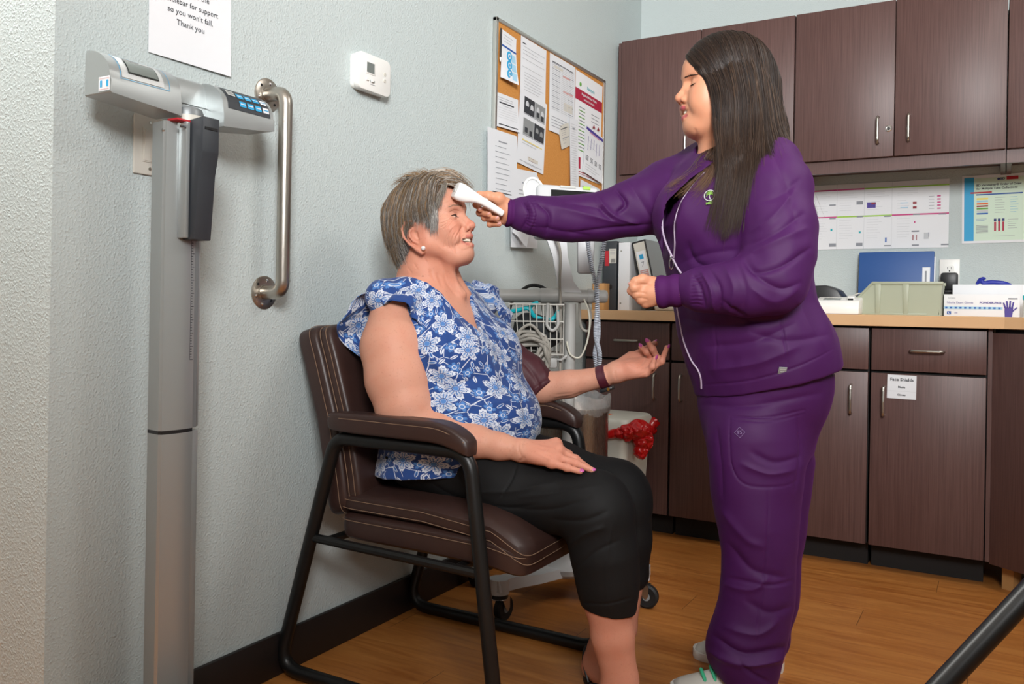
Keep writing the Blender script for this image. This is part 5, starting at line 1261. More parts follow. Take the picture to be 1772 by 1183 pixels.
# ================= the seated patient =================
pa=empty('person',(.33,-2.07,.46),'seated person with short grey hair, blue floral blouse and cropped black trousers','person')
HP=Head(739,408,2.15,1,20,15,1.,.0168,.008)
S=Solid(); head_solid(S,HP,1.2,jowl=.0,ear=(-.003,-.013,1.10),MC=(.0775,.0300,-.0475))
# neck and torso under the blouse
S.cone(HP(-.030,0,.0),d3(736,478,2.155),.058,.060,.03); S.cone(d3(736,478,2.155),d3(742,510,2.15),.060,.066,.03)
S.chain([HP(.040,-.022,-.086),d3(778,482,2.13),d3(800,508,2.13)],[.012,.011,.010],.02); S.chain([HP(.030,.02,-.09),d3(785,478,2.19),d3(806,508,2.17)],[.012,.011,.010],.02)
TR=[(.50,.34,-2.07,.12,.15),(.56,.35,-2.07,.150,.175),(.66,.35,-2.07,.165,.192),(.74,.325,-2.07,.152,.188),(.82,.30,-2.07,.142,.182),(.89,.275,-2.07,.115,.18),(.935,.262,-2.07,.095,.16),(.965,.255,-2.07,.082,.125),(.99,.25,-2.07,.066,.085)]
S.stack(TR,.03)
for y in (-2.155,-1.985): S.ell((.375,y,.795),(.075,.078,.075),.05)
# near arm, resting on the chair arm
arm=[d3(686,545,2.065),d3(681,600,2.03),d3(690,655,2.005),d3(702,705,1.985),d3(716,738,1.975),d3(768,748,1.965),d3(820,763,1.945),d3(864,772,1.93),d3(902,778,1.92)]
S.chain(arm,[.064,.078,.078,.069,.058,.051,.038,.030,.0235],.012)
kn=[(954,800,1.872,.0112),(962,790,1.887,.0118),(966,778,1.905,.0125),(962,768,1.925,.0125)]
for x,y,d,r in kn: S.cone(d3(902,779,1.92),d3(x,y,d),.019,r,.014); S.ell(d3(x,y,d),r*1.12,.008)
S.ell(d3(930,787,1.905),(.030,.030,.014),.02)
RF=[[(954,801,1.872),(981,809,1.862),(1004,815.5,1.858)],[(962,791,1.887),(996,801,1.876),(1024,813,1.868)],[(966,780,1.905),(996,794,1.905),(1020,811,1.90)],[(962,770,1.925),(984,786,1.94),(1002,802,1.945)],[(915,785,1.945),(940,794,1.965),(966,803,1.965)]]
for p,(a,b) in zip(RF,((.0088,.0064),(.0095,.0070),(.0098,.0072),(.0095,.0072),(.012,.0085))): fing(S,p,a,b)
# far arm, palm up
S.chain([d3(800,540,2.33),d3(880,622,2.34),d3(938,670,2.31),d3(985,664,2.285),d3(1042,652,2.255),d3(1066,644,2.245)],[.055,.044,.043,.036,.0265,.024],.012)
LK=[(1117,645,2.205,.0115),(1126,638,2.215,.012),(1130,629,2.23,.012),(1124,620,2.25,.012)]
for x,y,d,r in LK: S.cone(d3(1066,644,2.245),d3(x,y,d),.022,r,.014)
S.cone(d3(1070,636,2.26),d3(1092,618,2.265),.020,.016,.012); S.ell(d3(1093,634,2.232),(.024,.024,.018),.012)
LF=[[(1117,645,2.205),(1129,634,2.19),(1133,620,2.185)],[(1126,638,2.215),(1145,625,2.205),(1154,601,2.20)],[(1130,629,2.23),(1139,622,2.215),(1130,604,2.205),(1122,591,2.205)],[(1124,620,2.25),(1129,618,2.235),(1119,609,2.222),(1109,600,2.218)],[(1092,618,2.265),(1107,612,2.26),(1121,604,2.262),(1133,594,2.265)]]
for p,(a,b) in zip(LF,((.0085,.0060),(.0092,.0064),(.0095,.0066),(.0092,.0066),(.0125,.0080))): fing(S,p,a,b)
# legs and feet
S.chain([(.34,-2.17,.54),d3(1035,882,1.875),d3(1052,1040,1.865),d3(1060,1100,1.865),d3(1074,1180,1.865)],[.07,.055,.052,.046,.038],.012)
S.chain([(.34,-1.97,.54),d3(1078,855,2.01),d3(1086,985,2.01),d3(1074,1085,2.015),d3(1044,1158,2.03)],[.07,.052,.042,.037,.031],.012)
fN=d3(1074,1180,1.865); fN[2]=0; fF=d3(1040,1165,2.04); fF[2]=0
for o_,dr in ((fN,A_((.96,.28,0))),(fF,A_((.80,-.60,0)))):
    S.cone(o_+A_((0,0,.10)),o_-dr*.035+A_((0,0,.040)),.034,.030,.02); S.cone(o_-dr*.02+A_((0,0,.045)),o_+dr*.10+A_((0,0,.040)),.032,.026,.02); S.cone(o_+dr*.10+A_((0,0,.038)),o_+dr*.165+A_((0,0,.030)),.030,.016,.02,flat=A_((0,0,1)),fn=.7)
v,f=S.mesh(.0021)
L0=HP.loc(v); fm=(np.linalg.norm(L0-A_((.075,-.035,-.02)),axis=1)<.062)[f].all(1); v,f=subdiv(v,f,fm); L0=HP.loc(v); fm=(np.linalg.norm(L0-A_((.078,-.035,-.02)),axis=1)<.05)[f].all(1); v,f=subdiv(v,f,fm); v=vsmooth(v,f,1,.35)
# fine wrinkles of the face, neck and arms (real relief)
L=HP.loc(v); n=vnorm(v,f); hd=smst(.17,.13,np.linalg.norm(L-A_((.02,0,-.02)),axis=1))
W_=[]
for s in (-1,1):
    for a,ln in ((.5,.020),(.15,.024),(-.2,.024),(-.5,.026),(-.8,.026)):
        q=[( .076-.010*t*1.3,s*(.046+.012*t),.009+math.sin(a)*ln*t-.002) for t in (0,.5,1)]; W_.append((q,.0012,-.0013))
    for k in range(3): W_.append(([(.078-.008*k,s*(.036+.006*k),-.018),(.070-.008*k,s*(.044+.006*k),-.038),(.062-.008*k,s*(.045+.005*k),-.058)],.0017,-.0014))
    W_.append(([(.093,s*.018,.0035),(.086,s*.032,.000),(.078,s*.043,.004)],.0015,-.0009))
for q,w,am in W_:
    dd=near(L,q); v=v+n*(am*np.exp(-(dd/w)**2)*1.0)[:,None]
v=folds(v,f,[(q_,w_,a_*.75) for q_,w_,a_ in (([(778,374.5),(768,378),(760,378.5)],1.1,-.0016),([(780,378),(770,384),(760,387)],1.1,-.0016),([(779,380),(771,388),(763,393)],1.,-.0016),([(781,381),(774,389),(768,396)],1.,-.0015),([(784,382),(778,389),(773,395)],1.,-.0012),([(776,372),(768,370),(761,371)],1.,-.0012),([(779,377),(786,380),(793,378)],1.1,-.0016),([(777,368),(785,364),(794,365)],1.2,-.0012),
 ([(800,392),(795,401),(790,410),(788,418)],1.6,-.0022),([(783,395),(778,405),(775,418),(777,430)],1.4,-.0016),([(789,400),(784,409),(781,420),(783,432)],1.4,-.0018),([(775,402),(771,414),(771,426)],1.3,-.0010),([(791,419),(788,428),(787,438)],1.4,-.0016),([(816,428),(808,431),(800,433)],2.2,-.0018),([(792,386),(784,392),(778,398)],4.5,.0022),
 ([(765,350),(778,348),(795,350)],1.4,-.0008),([(765,342),(778,340),(795,342)],1.4,-.0008),([(731,436),(733,444),(738,452)],1.6,-.001),([(716,455),(722,466)],1.6,-.0012),([(705,462),(712,472)],1.6,-.0012))],.05)
v=folds(v,f,[([(770,470),(775,490),(790,510)],3,-.0025),([(782,470),(792,492),(800,512)],3,.002),([(757,472),(765,495)],3,-.002),([(745,466),(752,488)],3,-.0015),
 ([(958,690),(985,686),(1010,678)],2.2,-.0012),([(960,683),(990,680)],2,-.001),([(965,696),(990,694),(1020,684)],2,-.001),
 ([(900,762),(897,775),(902,790)],2.2,-.0012),([(905,762),(903,775)],1.8,-.0010),([(908,790),(900,797)],2.5,-.002),([(940,783),(948,777)],2,.0012),([(915,771),(935,770)],2,.001),([(925,781),(955,796)],2.4,.0012),([(925,776),(962,787)],2.4,.0012),([(928,772),(962,777)],2.4,.0012),
 ([(1086,630),(1098,635),(1110,630),(1116,622)],1.8,-.0022),([(1075,627),(1090,624),(1102,622)],2.0,-.0012),([(1104,650),(1120,640),(1122,628)],2,-.001),([(1063,640),(1066,655)],2,-.001)])
col=np.tile(lc('#c9927b'),(len(v),1)); L=HP.loc(v)
col=mixv(col,'#c9775f',.45*smst(.035,.012,np.linalg.norm((L-A_((.075,0,-.02)))*A_((1,0,1))+A_((0,1,0))*(np.abs(L[:,[1]])-.04)*A_((0,1,0)),axis=1)))
nosew=smst(.026,.010,np.linalg.norm(L-A_((.108,0,-.018)),axis=1)); col=mixv(col,'#b86350',.35*nosew)
earw=smst(.075,.080,np.abs(L[:,1]))*smst(.06,.04,np.linalg.norm(L[:,[0,2]]-A_((-.018,-.006)),axis=1)); col=mixv(col,'#b55f4c',.30*earw)
neckw=smst(.0,-.06,L[:,2])*smst(.25,.12,np.linalg.norm(L,axis=1))*smst(.075,.02,L[:,0]); col=mixv(col,'#c87e62',.4*neckw)
lw_=np.maximum(smst(.0054,.0040,near(L,[(.0775,.0300,-.0462),(.0895,.018,-.0425),(.0995,.006,-.0398),(.0995,-.006,-.0398),(.0895,-.018,-.0425),(.0775,-.0300,-.0462)])),smst(.0062,.0046,near(L,[(.0775,.0300,-.0482),(.087,.018,-.0600),(.0955,.004,-.0645),(.0955,-.004,-.0645),(.087,-.018,-.0600),(.0775,-.0300,-.0482)])))
col=mixv(col,'#b5645c',.8*lw_)
mw=smst(.0085,.006,np.hypot((L[:,2]+.0515),np.maximum(np.abs(L[:,1])-.020,0)))*smst(.0915,.0885,L[:,0])*smst(.05,.055,L[:,0]); col=mixv(col,'#4a1c1a',mw*.9)
shin=smst(.36,.30,v[:,2]); col=mixv(col,'#c07a62',.45*shin)
hands=np.maximum(smst(.10,.06,np.linalg.norm(v-d3(970,795,1.9),axis=1)),smst(.10,.06,np.linalg.norm(v-d3(1120,625,2.22),axis=1))); col=mixv(col,'#cf7f68',.4*hands)
body=npmesh('body',v,f,'skin_mature',pa,col)
hb=head_bvh(v,f,HP); face_parts(HP,pa,hb,.2,teeth_f=.0915)
mat('brow_grey','#a08470',.7); brows(HP,pa,'brow_grey',hb,.036,.003,70)
for P_,uv_ in ((RF[0],cu*.6+A_((0,0,1))),(RF[1],cu*.6+A_((0,0,1))),(RF[2],A_((0,0,1)))):
    m=MB(); nail(m,d3(*P_[-1]),d3(*P_[-2]),uv_,'nail_pink'); PM(m,'fingernail',pa)
for P_,uv_ in ((LF[0],(.6,-.1,.1)),(LF[1],(.8,-.2,0)),(LF[2],(-.25,-.9,.5)),(LF[3],(-.4,-.7,.8)),(LF[4],(0,0,1))):
    m=MB(); nail(m,d3(*P_[-1]),d3(*P_[-2]),uv_,'nail_pink',.015,.0054,.0022,.006); PM(m,'fingernail',pa)
m=MB(); c=HP(-.002,-.086,-.058); m.sph(d3(732.5,429,2.058),.0055,'gem',12); PM(m,'earring',pa)

# ---- hair: short, layered, brushed back ----
S=Solid(); 
e=lambda c,r,k=.02,op='u': S.ell(HP(*c),r,k,op,HP.R)
e((-.010,0,.052),(.104,.086,.090)); e((-.035,0,.020),(.078,.080,.075)); e((-.060,0,-.030),(.040,.058,.060),.03)
e((.045,0,.105),(.055,.060,.030),.03)
e((.082,0,-.010),(.084,.12,.078),.012,'d'); e((.104,0,.040),(.050,.12,.062),.012,'d')
for s in (-1,1): e((-.012,s*.085,-.022),(.026,.03,.040),.008,'d')
S.half(HP(-.05,0,-.080),-HP.u*1.0-HP.f*.2,.02)
v,f=S.mesh(.003); n=vnorm(v,f); L=HP.loc(v); v=v+n*(vnoise(L*A_((60,60,25)))*.004+vnoise(L*A_((160,160,40)))*.002)[:,None]
cc=np.tile(lc('#6b5a4a'),(len(v),1)); cc=mixv(cc,'#77726e',smst(.03,-.03,L[:,2])); hairv=[(v,f,cc)]; SH=S
def HG(*p): return [HP(*q) for q in p]
R_=np.random.RandomState(4)
def side(s):
    G=[]
    # from the parting line on top, combed down and back over the side
    starts=[(.088,.030,.098),(.070,.028,.120),(.045,.02,.135),(.015,.01,.142),(-.02,.0,.142),(-.055,.0,.130),(-.085,.0,.105)]
    mids=[(.062,.070,.082),(.040,.084,.072),(.010,.089,.070),(-.025,.087,.065),(-.062,.075,.060),(-.095,.055,.050),(-.112,.030,.055)]
    ends=[(.050,.078,.020),(.026,.081,.002),(-.004,.080,.016),(-.048,.082,-.020),(-.078,.060,-.060),(-.090,.040,-.078),(-.096,.014,-.082)]
    for a,b,c in zip(starts,mids,ends):
        m1=tuple((np.array(a)+np.array(b))/2+np.array((0,.016,.012))); m2=tuple((np.array(b)+np.array(c))/2+np.array((-.004,.006,0)))
        G.append(HG(*[(q[0],s*q[1],q[2]) for q in (a,m1,b,m2,c)]))
    return G
pal=['#80653f','#96754f','#5f4d3a','#57493c','#7d7771','#a8a39b','#5f5a54','#77695a']; palg=['#8d8a86','#a5a29d','#6b6762','#5a5550','#bdbab4','#7c7874']
for s in (-1,1):
    G=side(s); hairv.append(strands('h',None,G,'hair',3200 if s<0 else 900,.0005,3+s,.0042,cols=pal,push=SH,wave=.0012))
    # lower side and nape, greyer
    lowG=[HG(*[(a[0],s*a[1],a[2]) for a in g]) for g in ([(.055,.076,.055),(.056,.080,.035),(.050,.079,.012),(.042,.077,-.006)],[(.030,.082,.060),(.034,.083,.035),(.030,.080,.012),(.024,.077,-.012)],[(-.00,.086,.065),(-.004,.087,.045),(-.012,.085,.030),(-.022,.083,.020)],[(-.035,.085,.050),(-.045,.085,.025),(-.052,.080,-.010),(-.052,.068,-.045)],[(-.070,.070,.045),(-.082,.066,.010),(-.080,.056,-.030),(-.068,.050,-.075)],[(-.100,.045,.045),(-.106,.040,.005),(-.098,.034,-.040),(-.082,.030,-.088)],[(-.113,.015,.045),(-.114,.012,.0),(-.104,.010,-.045),(-.088,.010,-.090)])]
    hairv.append(strands('h',None,lowG,'hair',2600 if s<0 else 700,.0005,13+s,.0036,cols=palg,push=SH,wave=.001))
# fringe swept to the far side
G=[HG(*g) for g in ([(.050,-.040,.128),(.080,-.030,.124),(.098,-.005,.108),(.104,.030,.085),(.100,.052,.060)],[(.030,-.020,.140),(.072,-.008,.136),(.098,.015,.114),(.104,.040,.085),(.096,.060,.055)],[(.055,-.058,.110),(.082,-.045,.106),(.096,-.022,.098),(.103,.012,.086),(.104,.040,.066)],[(.065,-.062,.095),(.082,-.052,.096),(.094,-.036,.094),(.102,-.010,.088),(.106,.018,.076)])]
hairv.append(strands('h',None,G,'hair',1300,.0005,31,.0045,push=SH,wave=.0015,cols=['#96754f','#b8b2a8','#8f7350','#cfcac2','#7d7771']))
# loose ends: before the ear, on the crown and at the hairline
LG=[HG((.052,-.078,.050),(.056,-.080,.025),(.050,-.079,.0),(.044,-.077,-.022)),HG((.036,-.082,.045),(.040,-.082,.018),(.036,-.080,-.006),(.030,-.078,-.030))]
hairv.append(strands('h',None,LG,'hair',420,.00045,41,.0030,cols=['#a8a49f','#8d8a86','#c4c0ba'],lv=.8,wave=.0012))
TG=[HG((.050,-.020,.132),(.020,-.022,.150),(-.015,-.020,.158)),HG((.030,-.045,.125),(-.005,-.048,.142),(-.040,-.045,.142)),HG((-.02,-.03,.135),(-.055,-.03,.142),(-.085,-.028,.128))]
hairv.append(strands('h',None,TG,'hair',160,.00045,43,.004,cols=['#96754f','#8f7350','#a8a39b'],lv=.6,wave=.003))
FG=[HG((.085,-.050,.100),(.088,-.058,.085),(.080,-.066,.070)),HG((.078,-.060,.085),(.074,-.070,.062),(.064,-.076,.042)),HG((.066,-.072,.062),(.062,-.078,.040),(.054,-.080,.020))]
hairv.append(strands('h',None,FG,'hair',330,.00045,45,.0028,cols=['#8f8778','#a39f99','#6f665c'],lv=.5,wave=.0012))
v,f,cc=merge(hairv); npmesh('hair',v,f,'hair',pa,cc)

# ---- blouse ----
def blousef(b):
    p=attr('pat','Vector'); x,y,z=sep(p)
    wx=noise(p,14,2,.5,True); wv=sep(wx); x=x+(wv[0]-.5)*.010; y=y+(wv[1]-.5)*.010
    pv=comb(x,y,0)
    out=None
    def flower(sc,ox,oy,R0,n,rnd):
        vn=voro(comb(x+ox,y+oy,0),sc,'F1','Position','2D',.85); px_,py_,_=sep(V(vn.outputs['Position'])); dx=(x+ox)-px_; dy=(y+oy)-py_
        r=vsqrt(dx*dx+dy*dy); th=vatan2(dy,dx); ph=sep(V(vn.outputs['Color']))[0]*6.28
        pet=vabs(vcos(th*(n/2)+ph)); edge=R0*(.42+.58*pet)+ .0012*vsin(th*29)
        return r,th,pet,edge,ph
    r,th,pet,edge,ph=flower(15.5,0,0,.0255,6,0)
    inside=1-vstep(edge,r,.0012)
    inner=(1-vstep(edge*.62,r,.001)); core=1-vstep(.0045,r,.0008)
    blu=V.m('MULTIPLY',inner,vin(pet,.55,.9,.06)); ring=vin(r,.0055,.0070,.0006)
    line=V.m('MULTIPLY',vin(r/edge,.72,.78,.03),1.)
    dot=V.m('MULTIPLY',vstep(.3,vsin(th*40)*vsin(r*2600),.2),vin(r/edge,.35,.68,.05))
    # small blossoms and leaves
    r2,th2,pet2,edge2,_=flower(26,.31,.17,.0105,5,0); in2=1-vstep(edge2,r2,.001); c2=vin(r2,.003,.0045,.0006)
    vl=voro(pv,44,'F1','Position','2D',1.); qx,qy,_=sep(V(vl.outputs['Position'])); an=sep(V(vl.outputs['Color']))[1]*6.28; dx=x-qx;dy=y-qy
    lx=dx*vcos(an)+dy*vsin(an); ly=dy*vcos(an)-dx*vsin(an); leaf=vsqrt((lx*lx)*(1/.0078**2)+(ly*ly)*(1/.0030**2)); lf=1-vstep(1.,leaf,.12); vein=1-vstep(.0005,vabs(ly),.0003); rim=1-vstep(.72,leaf,.08)
    # vines
    vd=voro(pv,17,'DISTANCE_TO_EDGE','Distance','2D',1.); vine=1-vstep(.0135,V(vd.outputs['Distance']),.006)
    vd2=voro(comb(x+.5,y+.2,0),30,'DISTANCE_TO_EDGE','Distance','2D',1.); vine2=V.m('MULTIPLY',1-vstep(.016,V(vd2.outputs['Distance']),.008),vstep(.52,noise(pv,30,1),.03))
    base=srgb('#24427e'); white=srgb('#c9cfda'); mid=srgb('#4f7cb8'); 
    c=mixc(noise(pv,160,2)*.3,base,srgb('#2b4d8e'))
    c=mixc(V.m('MULTIPLY',vmax(vine,vine2),.9),c,white)
    c=mixc(lf,c,white); c=mixc(V.m('MULTIPLY',V.m('MULTIPLY',lf,rim),vstep(.5,sep(V(vl.outputs['Color']))[0],.02)),c,mid); c=mixc(V.m('MULTIPLY',lf,vein),c,base)
    halo2=1-vstep(edge2+.002,r2,.0008); c=mixc(halo2,c,base); c=mixc(in2,c,mid); c=mixc(V.m('MULTIPLY',in2,c2),c,white)
    halo=1-vstep(edge+.0022,r,.0008); c=mixc(halo,c,base); c=mixc(inside,c,white); c=mixc(V.m('MULTIPLY',inside,line),c,srgb('#3a5a92')); c=mixc(V.m('MULTIPLY',inside,blu),c,mid); c=mixc(V.m('MULTIPLY',inside,dot),c,srgb('#4b5f86'))
    c=mixc(core,c,mid); c=mixc(ring,c,srgb('#27427a'))
    put(b,'Base Color',c); bump(b,noise(coord('Object'),900,1),.08,.0005); put(b,'Sheen Weight',.15)
mat('floral_cotton',rough=.8,spec=.2,f=blousef)
S=Solid(); g=.010
S.stack([(.46,.335,-2.07,.192,.222),(.56,.35,-2.07,.186,.212)]+[(z,cx,cy,rx+g,ry+g) for z,cx,cy,rx,ry in TR if .6<z<.97],.03)
for y in (-2.155,-1.985): S.ell((.378,y,.795),(.088,.090,.086),.05)
S.ell((.40,-2.07,.64),(.150,.185,.10),.06); S.cone((.24,-2.24,.935),(.24,-1.90,.935),.045,.045,.03)
S.cone(d3(700,520,2.08),d3(735,505,2.11),.045,.035,.03); S.cone(d3(838,525,2.34),d3(800,512,2.30),.040,.035,.03)
# V neck, cut towards where the chest faces
fd=A_((.80,-.45,.30)); fd/=np.linalg.norm(fd); ex=np.cross(A_((0,0,1)),fd); ex/=np.linalg.norm(ex); ey=np.cross(fd,ex); o_=A_((.27,-2.06,.93))
def pj(px,py,d): q=d3(px,py,d)-o_; return (q@ex,q@ey)
V1=[pj(862,560,1.98),pj(800,522,2.03),pj(755,494,2.08),pj(700,478,2.12),pj(690,440,2.12),pj(830,440,2.15),pj(797,484,2.2),pj(822,505,2.14),pj(846,530,2.06)]
S.poly(o_-fd*.05,ex,ey,V1,.004)
S.cone(d3(738,470,2.155),d3(745,500,2.15),.070,.076,.006,'d'); S.half((.3,-2.07,.505),(.10,0,-1),.003)
v,f=S.mesh(.0026)
FB=[([(745,690),(790,668),(830,650)],7,-.006),([(745,655),(800,690),(850,695)],7,-.006),([(760,700),(840,700),(900,690)],6,.004),([(730,600),(765,640),(800,655)],8,.006),([(860,565),(850,620),(862,680)],9,.004),
 ([(790,545),(830,580),(860,640)],8,-.003),([(740,720),(820,742),(900,748)],7,-.004),([(755,540),(770,580),(775,630)],6,-.004),([(870,700),(890,730),(905,760)],5,-.004),([(900,640),(905,690),(915,740)],6,-.003),([(650,640),(655,700),(665,760)],6,.004),([(845,540),(870,560),(890,600)],5,-.003),([(665,770),(720,778),(780,790)],6,-.003)]
v=folds(v,f,FB); n=vnorm(v,f); v=v+n*(vnoise(v*A_((22,22,14)))*.0035+vnoise(v*A_((60,60,40)))*.0009)[:,None]; v=vsmooth(v,f,1)
def patuv(v):
    a=np.arctan2(v[:,1]+2.07,v[:,0]-.28); return np.stack([a*.165+ (v[:,0]-.28)*.0,v[:,2]],1)
bl=npmesh('blouse',v,f,'floral_cotton',pa,uv=patuv(v))
def ruffle(inn,out,amp,waves,seed,nu=150,nv=16,name='sleeve_ruffle'):
    I=np.array(catmull([tuple(d3(*p)) for p in inn],20)); O=np.array(catmull([tuple(d3(*p)) for p in out],20)); n_=len(I); vs=[]
    T=np.gradient(I,axis=0); T/=np.linalg.norm(T,axis=1,keepdims=True)
    for j in range(nv):
        t=j/(nv-1); P=I*(1-t)+O*t; Nn=np.cross(T,O-I); Nn/=np.linalg.norm(Nn,axis=1,keepdims=True); s=np.linspace(0,1,n_)[:,None]
        w=np.sin(s*waves*2*PI+seed)*amp*t**.8+np.sin(s*waves*4.7*PI+seed*2)*amp*.35*t+np.sin(s*waves*11*PI)*.0016*(1-t)
        bulge=math.sin(t*PI)*.010
        vs.append(P+Nn*w+A_((0,0,1))*bulge+T*np.cos(s*waves*2*PI+seed)*amp*.5*t)
    vs=np.array(vs); th=np.zeros_like(vs); top=vs.reshape(-1,3); idx=np.arange(nv*n_).reshape(nv,n_)
    f=np.stack([idx[:-1,:-1],idx[:-1,1:],idx[1:,1:],idx[1:,:-1]],-1).reshape(-1,4)
    n=vnorm(top,f); bot=top-n*.0016; k=len(top)
    e1=np.concatenate([idx[0],idx[1:,-1],idx[-1,::-1][1:],idx[::-1,0][1:]]); ed=np.stack([e1[:-1],e1[:-1]+k,e1[1:]+k,e1[1:]],-1)
    al=np.concatenate([f,f[:,::-1]+k,ed]); vv=np.concatenate([top,bot]); s=np.tile(np.linspace(0,1,n_)[None,:]*.36,(nv,1)).ravel(); t=np.repeat(np.linspace(0,.07,nv),n_)
    npmesh(name,vv,al,'floral_cotton',bl,uv=np.stack([np.tile(s,2)+seed,np.tile(t,2)+.3],1))
ruffle([(668,655,2.13),(652,600,2.13),(652,545,2.11),(674,508,2.10),(704,497,2.085),(734,512,2.06),(752,550,2.045),(760,600,2.035),(757,640,2.03)],[(652,640,2.07),(596,592,2.07),(584,558,2.05),(632,512,2.03),(668,520,1.99),(704,532,1.98),(728,562,1.99),(740,600,2.0),(744,640,2.01)],.009,4.5,.6)
ruffle([(812,500,2.33),(830,497,2.32),(846,508,2.31),(862,540,2.31),(872,575,2.32)],[(822,488,2.36),(846,492,2.36),(866,508,2.36),(884,545,2.36),(888,585,2.36)],.006,3,.2)
m=MB(); 
for px_,py_ in ((886,712),(898,748),(870,668)):
    pass
# ---- cropped trousers ----
def blackf(b):
    c=coord('Object'); bump(b,noise(c,900,1),.15,.0005); pass
mat('black_cloth','#0e0e0f',.7,spec=.25,f=blackf)
S=Solid(); S.ell((.335,-2.07,.540),(.172,.205,.090),.05)
S.chain([(.335,-2.16,.550),d3(880,845,1.98),d3(1026,876,1.885),d3(1036,895,1.875)],[.092,.087,.074,.072],.03)
S.chain([d3(1036,888,1.875),d3(1046,960,1.868),d3(1052,1010,1.865),d3(1055,1048,1.865)],[.071,.069,.063,.0585],.03)
S.chain([(.335,-1.98,.550),d3(960,820,2.10),d3(1064,848,2.02),d3(1078,870,2.01)],[.092,.080,.068,.066],.03)
S.chain([d3(1074,860,2.01),d3(1083,930,2.01),d3(1088,990,2.01)],[.065,.055,.048],.03)
S.cone(d3(1055,1046,1.865),d3(1058,1100,1.865),.0545,.050,.003,'d'); S.half(d3(1055,1052,1.865),(-.1,0,-1),.002)
v,f=S.mesh(.0027)
FT=[([(800,850),(880,850),(960,835)],6,.003),([(880,880),(960,880),(1020,860)],5,-.003),([(900,860),(980,850),(1040,840)],4,.002),([(955,898),(1010,900),(1050,885)],5,-.003),([(985,945),(1010,925),(1045,912)],5,.003),([(995,985),(1030,955),(1070,935)],4,-.0018),([(1060,905),(1050,970),(1050,1040)],4,.0014),([(775,800),(800,830),(830,850)],5,-.002),([(895,800),(885,830),(868,858)],1.8,-.0025),([(1005,1043),(1050,1045),(1095,1034)],1.8,-.0016),([(745,835),(790,860),(850,870)],5,-.003),([(820,870),(880,878),(930,872)],3,-.002),([(1090,850),(1100,880),(1104,940)],4,-.0015)]
v=folds(v,f,FT); n=vnorm(v,f); v=v+n*(vnoise(v*A_((14,14,10)))*.003)[:,None]; npmesh('trousers',v,f,'black_cloth',pa)
# ---- sandals, watch, arm cuff ----
for o_,dr in ((fN,A_((.96,.28,0))),(fF,A_((.80,-.60,0)))):
    ly=A_((-dr[1],dr[0],0)); m=MB()
    sole=[(-.055,0),(-.05,.022),(-.02,.03),(.05,.032),(.12,.042),(.165,.03),(.182,0),(.165,-.03),(.12,-.042),(.05,-.032),(-.02,-.03),(-.05,-.022)]
    T=Matrix(((dr[0],ly[0],0,o_[0]),(dr[1],ly[1],0,o_[1]),(0,0,1,0),(0,0,0,1))); m.prism(sole,.014,'rubber',T,.002); so=PM(m,'sandal',pa)
    m=MB()
    def tp(x,y,z): return Vector(o_+dr*x+ly*y+A_((0,0,z)))
    for sx in (.13,): m.tube(cat3([tp(sx-.01,.036,.012),tp(sx,.034,.045),tp(sx+.005,0,.072-sx*.12),tp(sx,-.034,.045),tp(sx-.01,-.036,.012)],6),.0035,'black_plastic',8)
    PM(m,'strap',so); m=MB()
    m.tube(cat3([tp(.0,-.034,.02),tp(-.035,-.030,.06),tp(-.068,0,.078),tp(-.035,.030,.06),tp(.0,.034,.02)],6),.0035,'black_plastic',8); PM(m,'strap',so)
mat('maroon_band','#4a1424',.5); mat('maroon_cloth','#43161f',.62)
wc=d3(1044,652,2.255); ax=d3(1066,644,2.245)-d3(985,668,2.285); ax/=np.linalg.norm(ax)
m=MB(); up_=np.cross(ax,A_((0,0,1))); up_/=np.linalg.norm(up_); vz=np.cross(up_,ax); T=Matrix(((up_[0],vz[0],ax[0],wc[0]),(up_[1],vz[1],ax[1],wc[1]),(up_[2],vz[2],ax[2],wc[2]),(0,0,0,1)))
m.lathe([(.0270,-.012),(.0312,-.0115),(.0312,.0115),(.0270,.012)],'maroon_band',40,T=T,cap=False); m.lathe([(.0300,-.007),(.0325,-.007),(.0325,.007),(.0300,.007)],'maroon_band',40,T=T@Matrix.Rotation(0,4,'Z'),cap=False); wt=PM(m,'watch',pa)
m=MB(); m.box((0,-.034,0),(.034,.011,.036),'black_plastic',.004,T=T); m.cyl((.019,-.034,.008),(.023,-.034,.008),.004,'gold',T=T,n=14); m.cyl((-.019,-.034,-.006),(-.021,-.034,-.006),.003,'gold',T=T,n=14); PM(m,'watch_case',wt)
S=Solid(); S.chain([d3(880,622,2.345),d3(908,646,2.33),d3(936,672,2.31)],[.056,.056,.054],.012); S.half(d3(943,674,2.305),d3(960,690,2.30)-d3(905,632,2.33),.002)
v,f=S.mesh(.003); v=folds(v,f,[([(900,620),(925,650),(940,690)],5,-.004),([(930,620),(945,650)],5,.005),([(915,680),(945,660),(960,665)],4,.004)]); n=vnorm(v,f); v=v+n*(vnoise(v*30)*.003)[:,None]
o=npmesh('blood_pressure_cuff',v,f,'maroon_cloth'); tag(o,'maroon blood pressure cuff wrapped around the seated person\'s far upper arm','medical cuff')
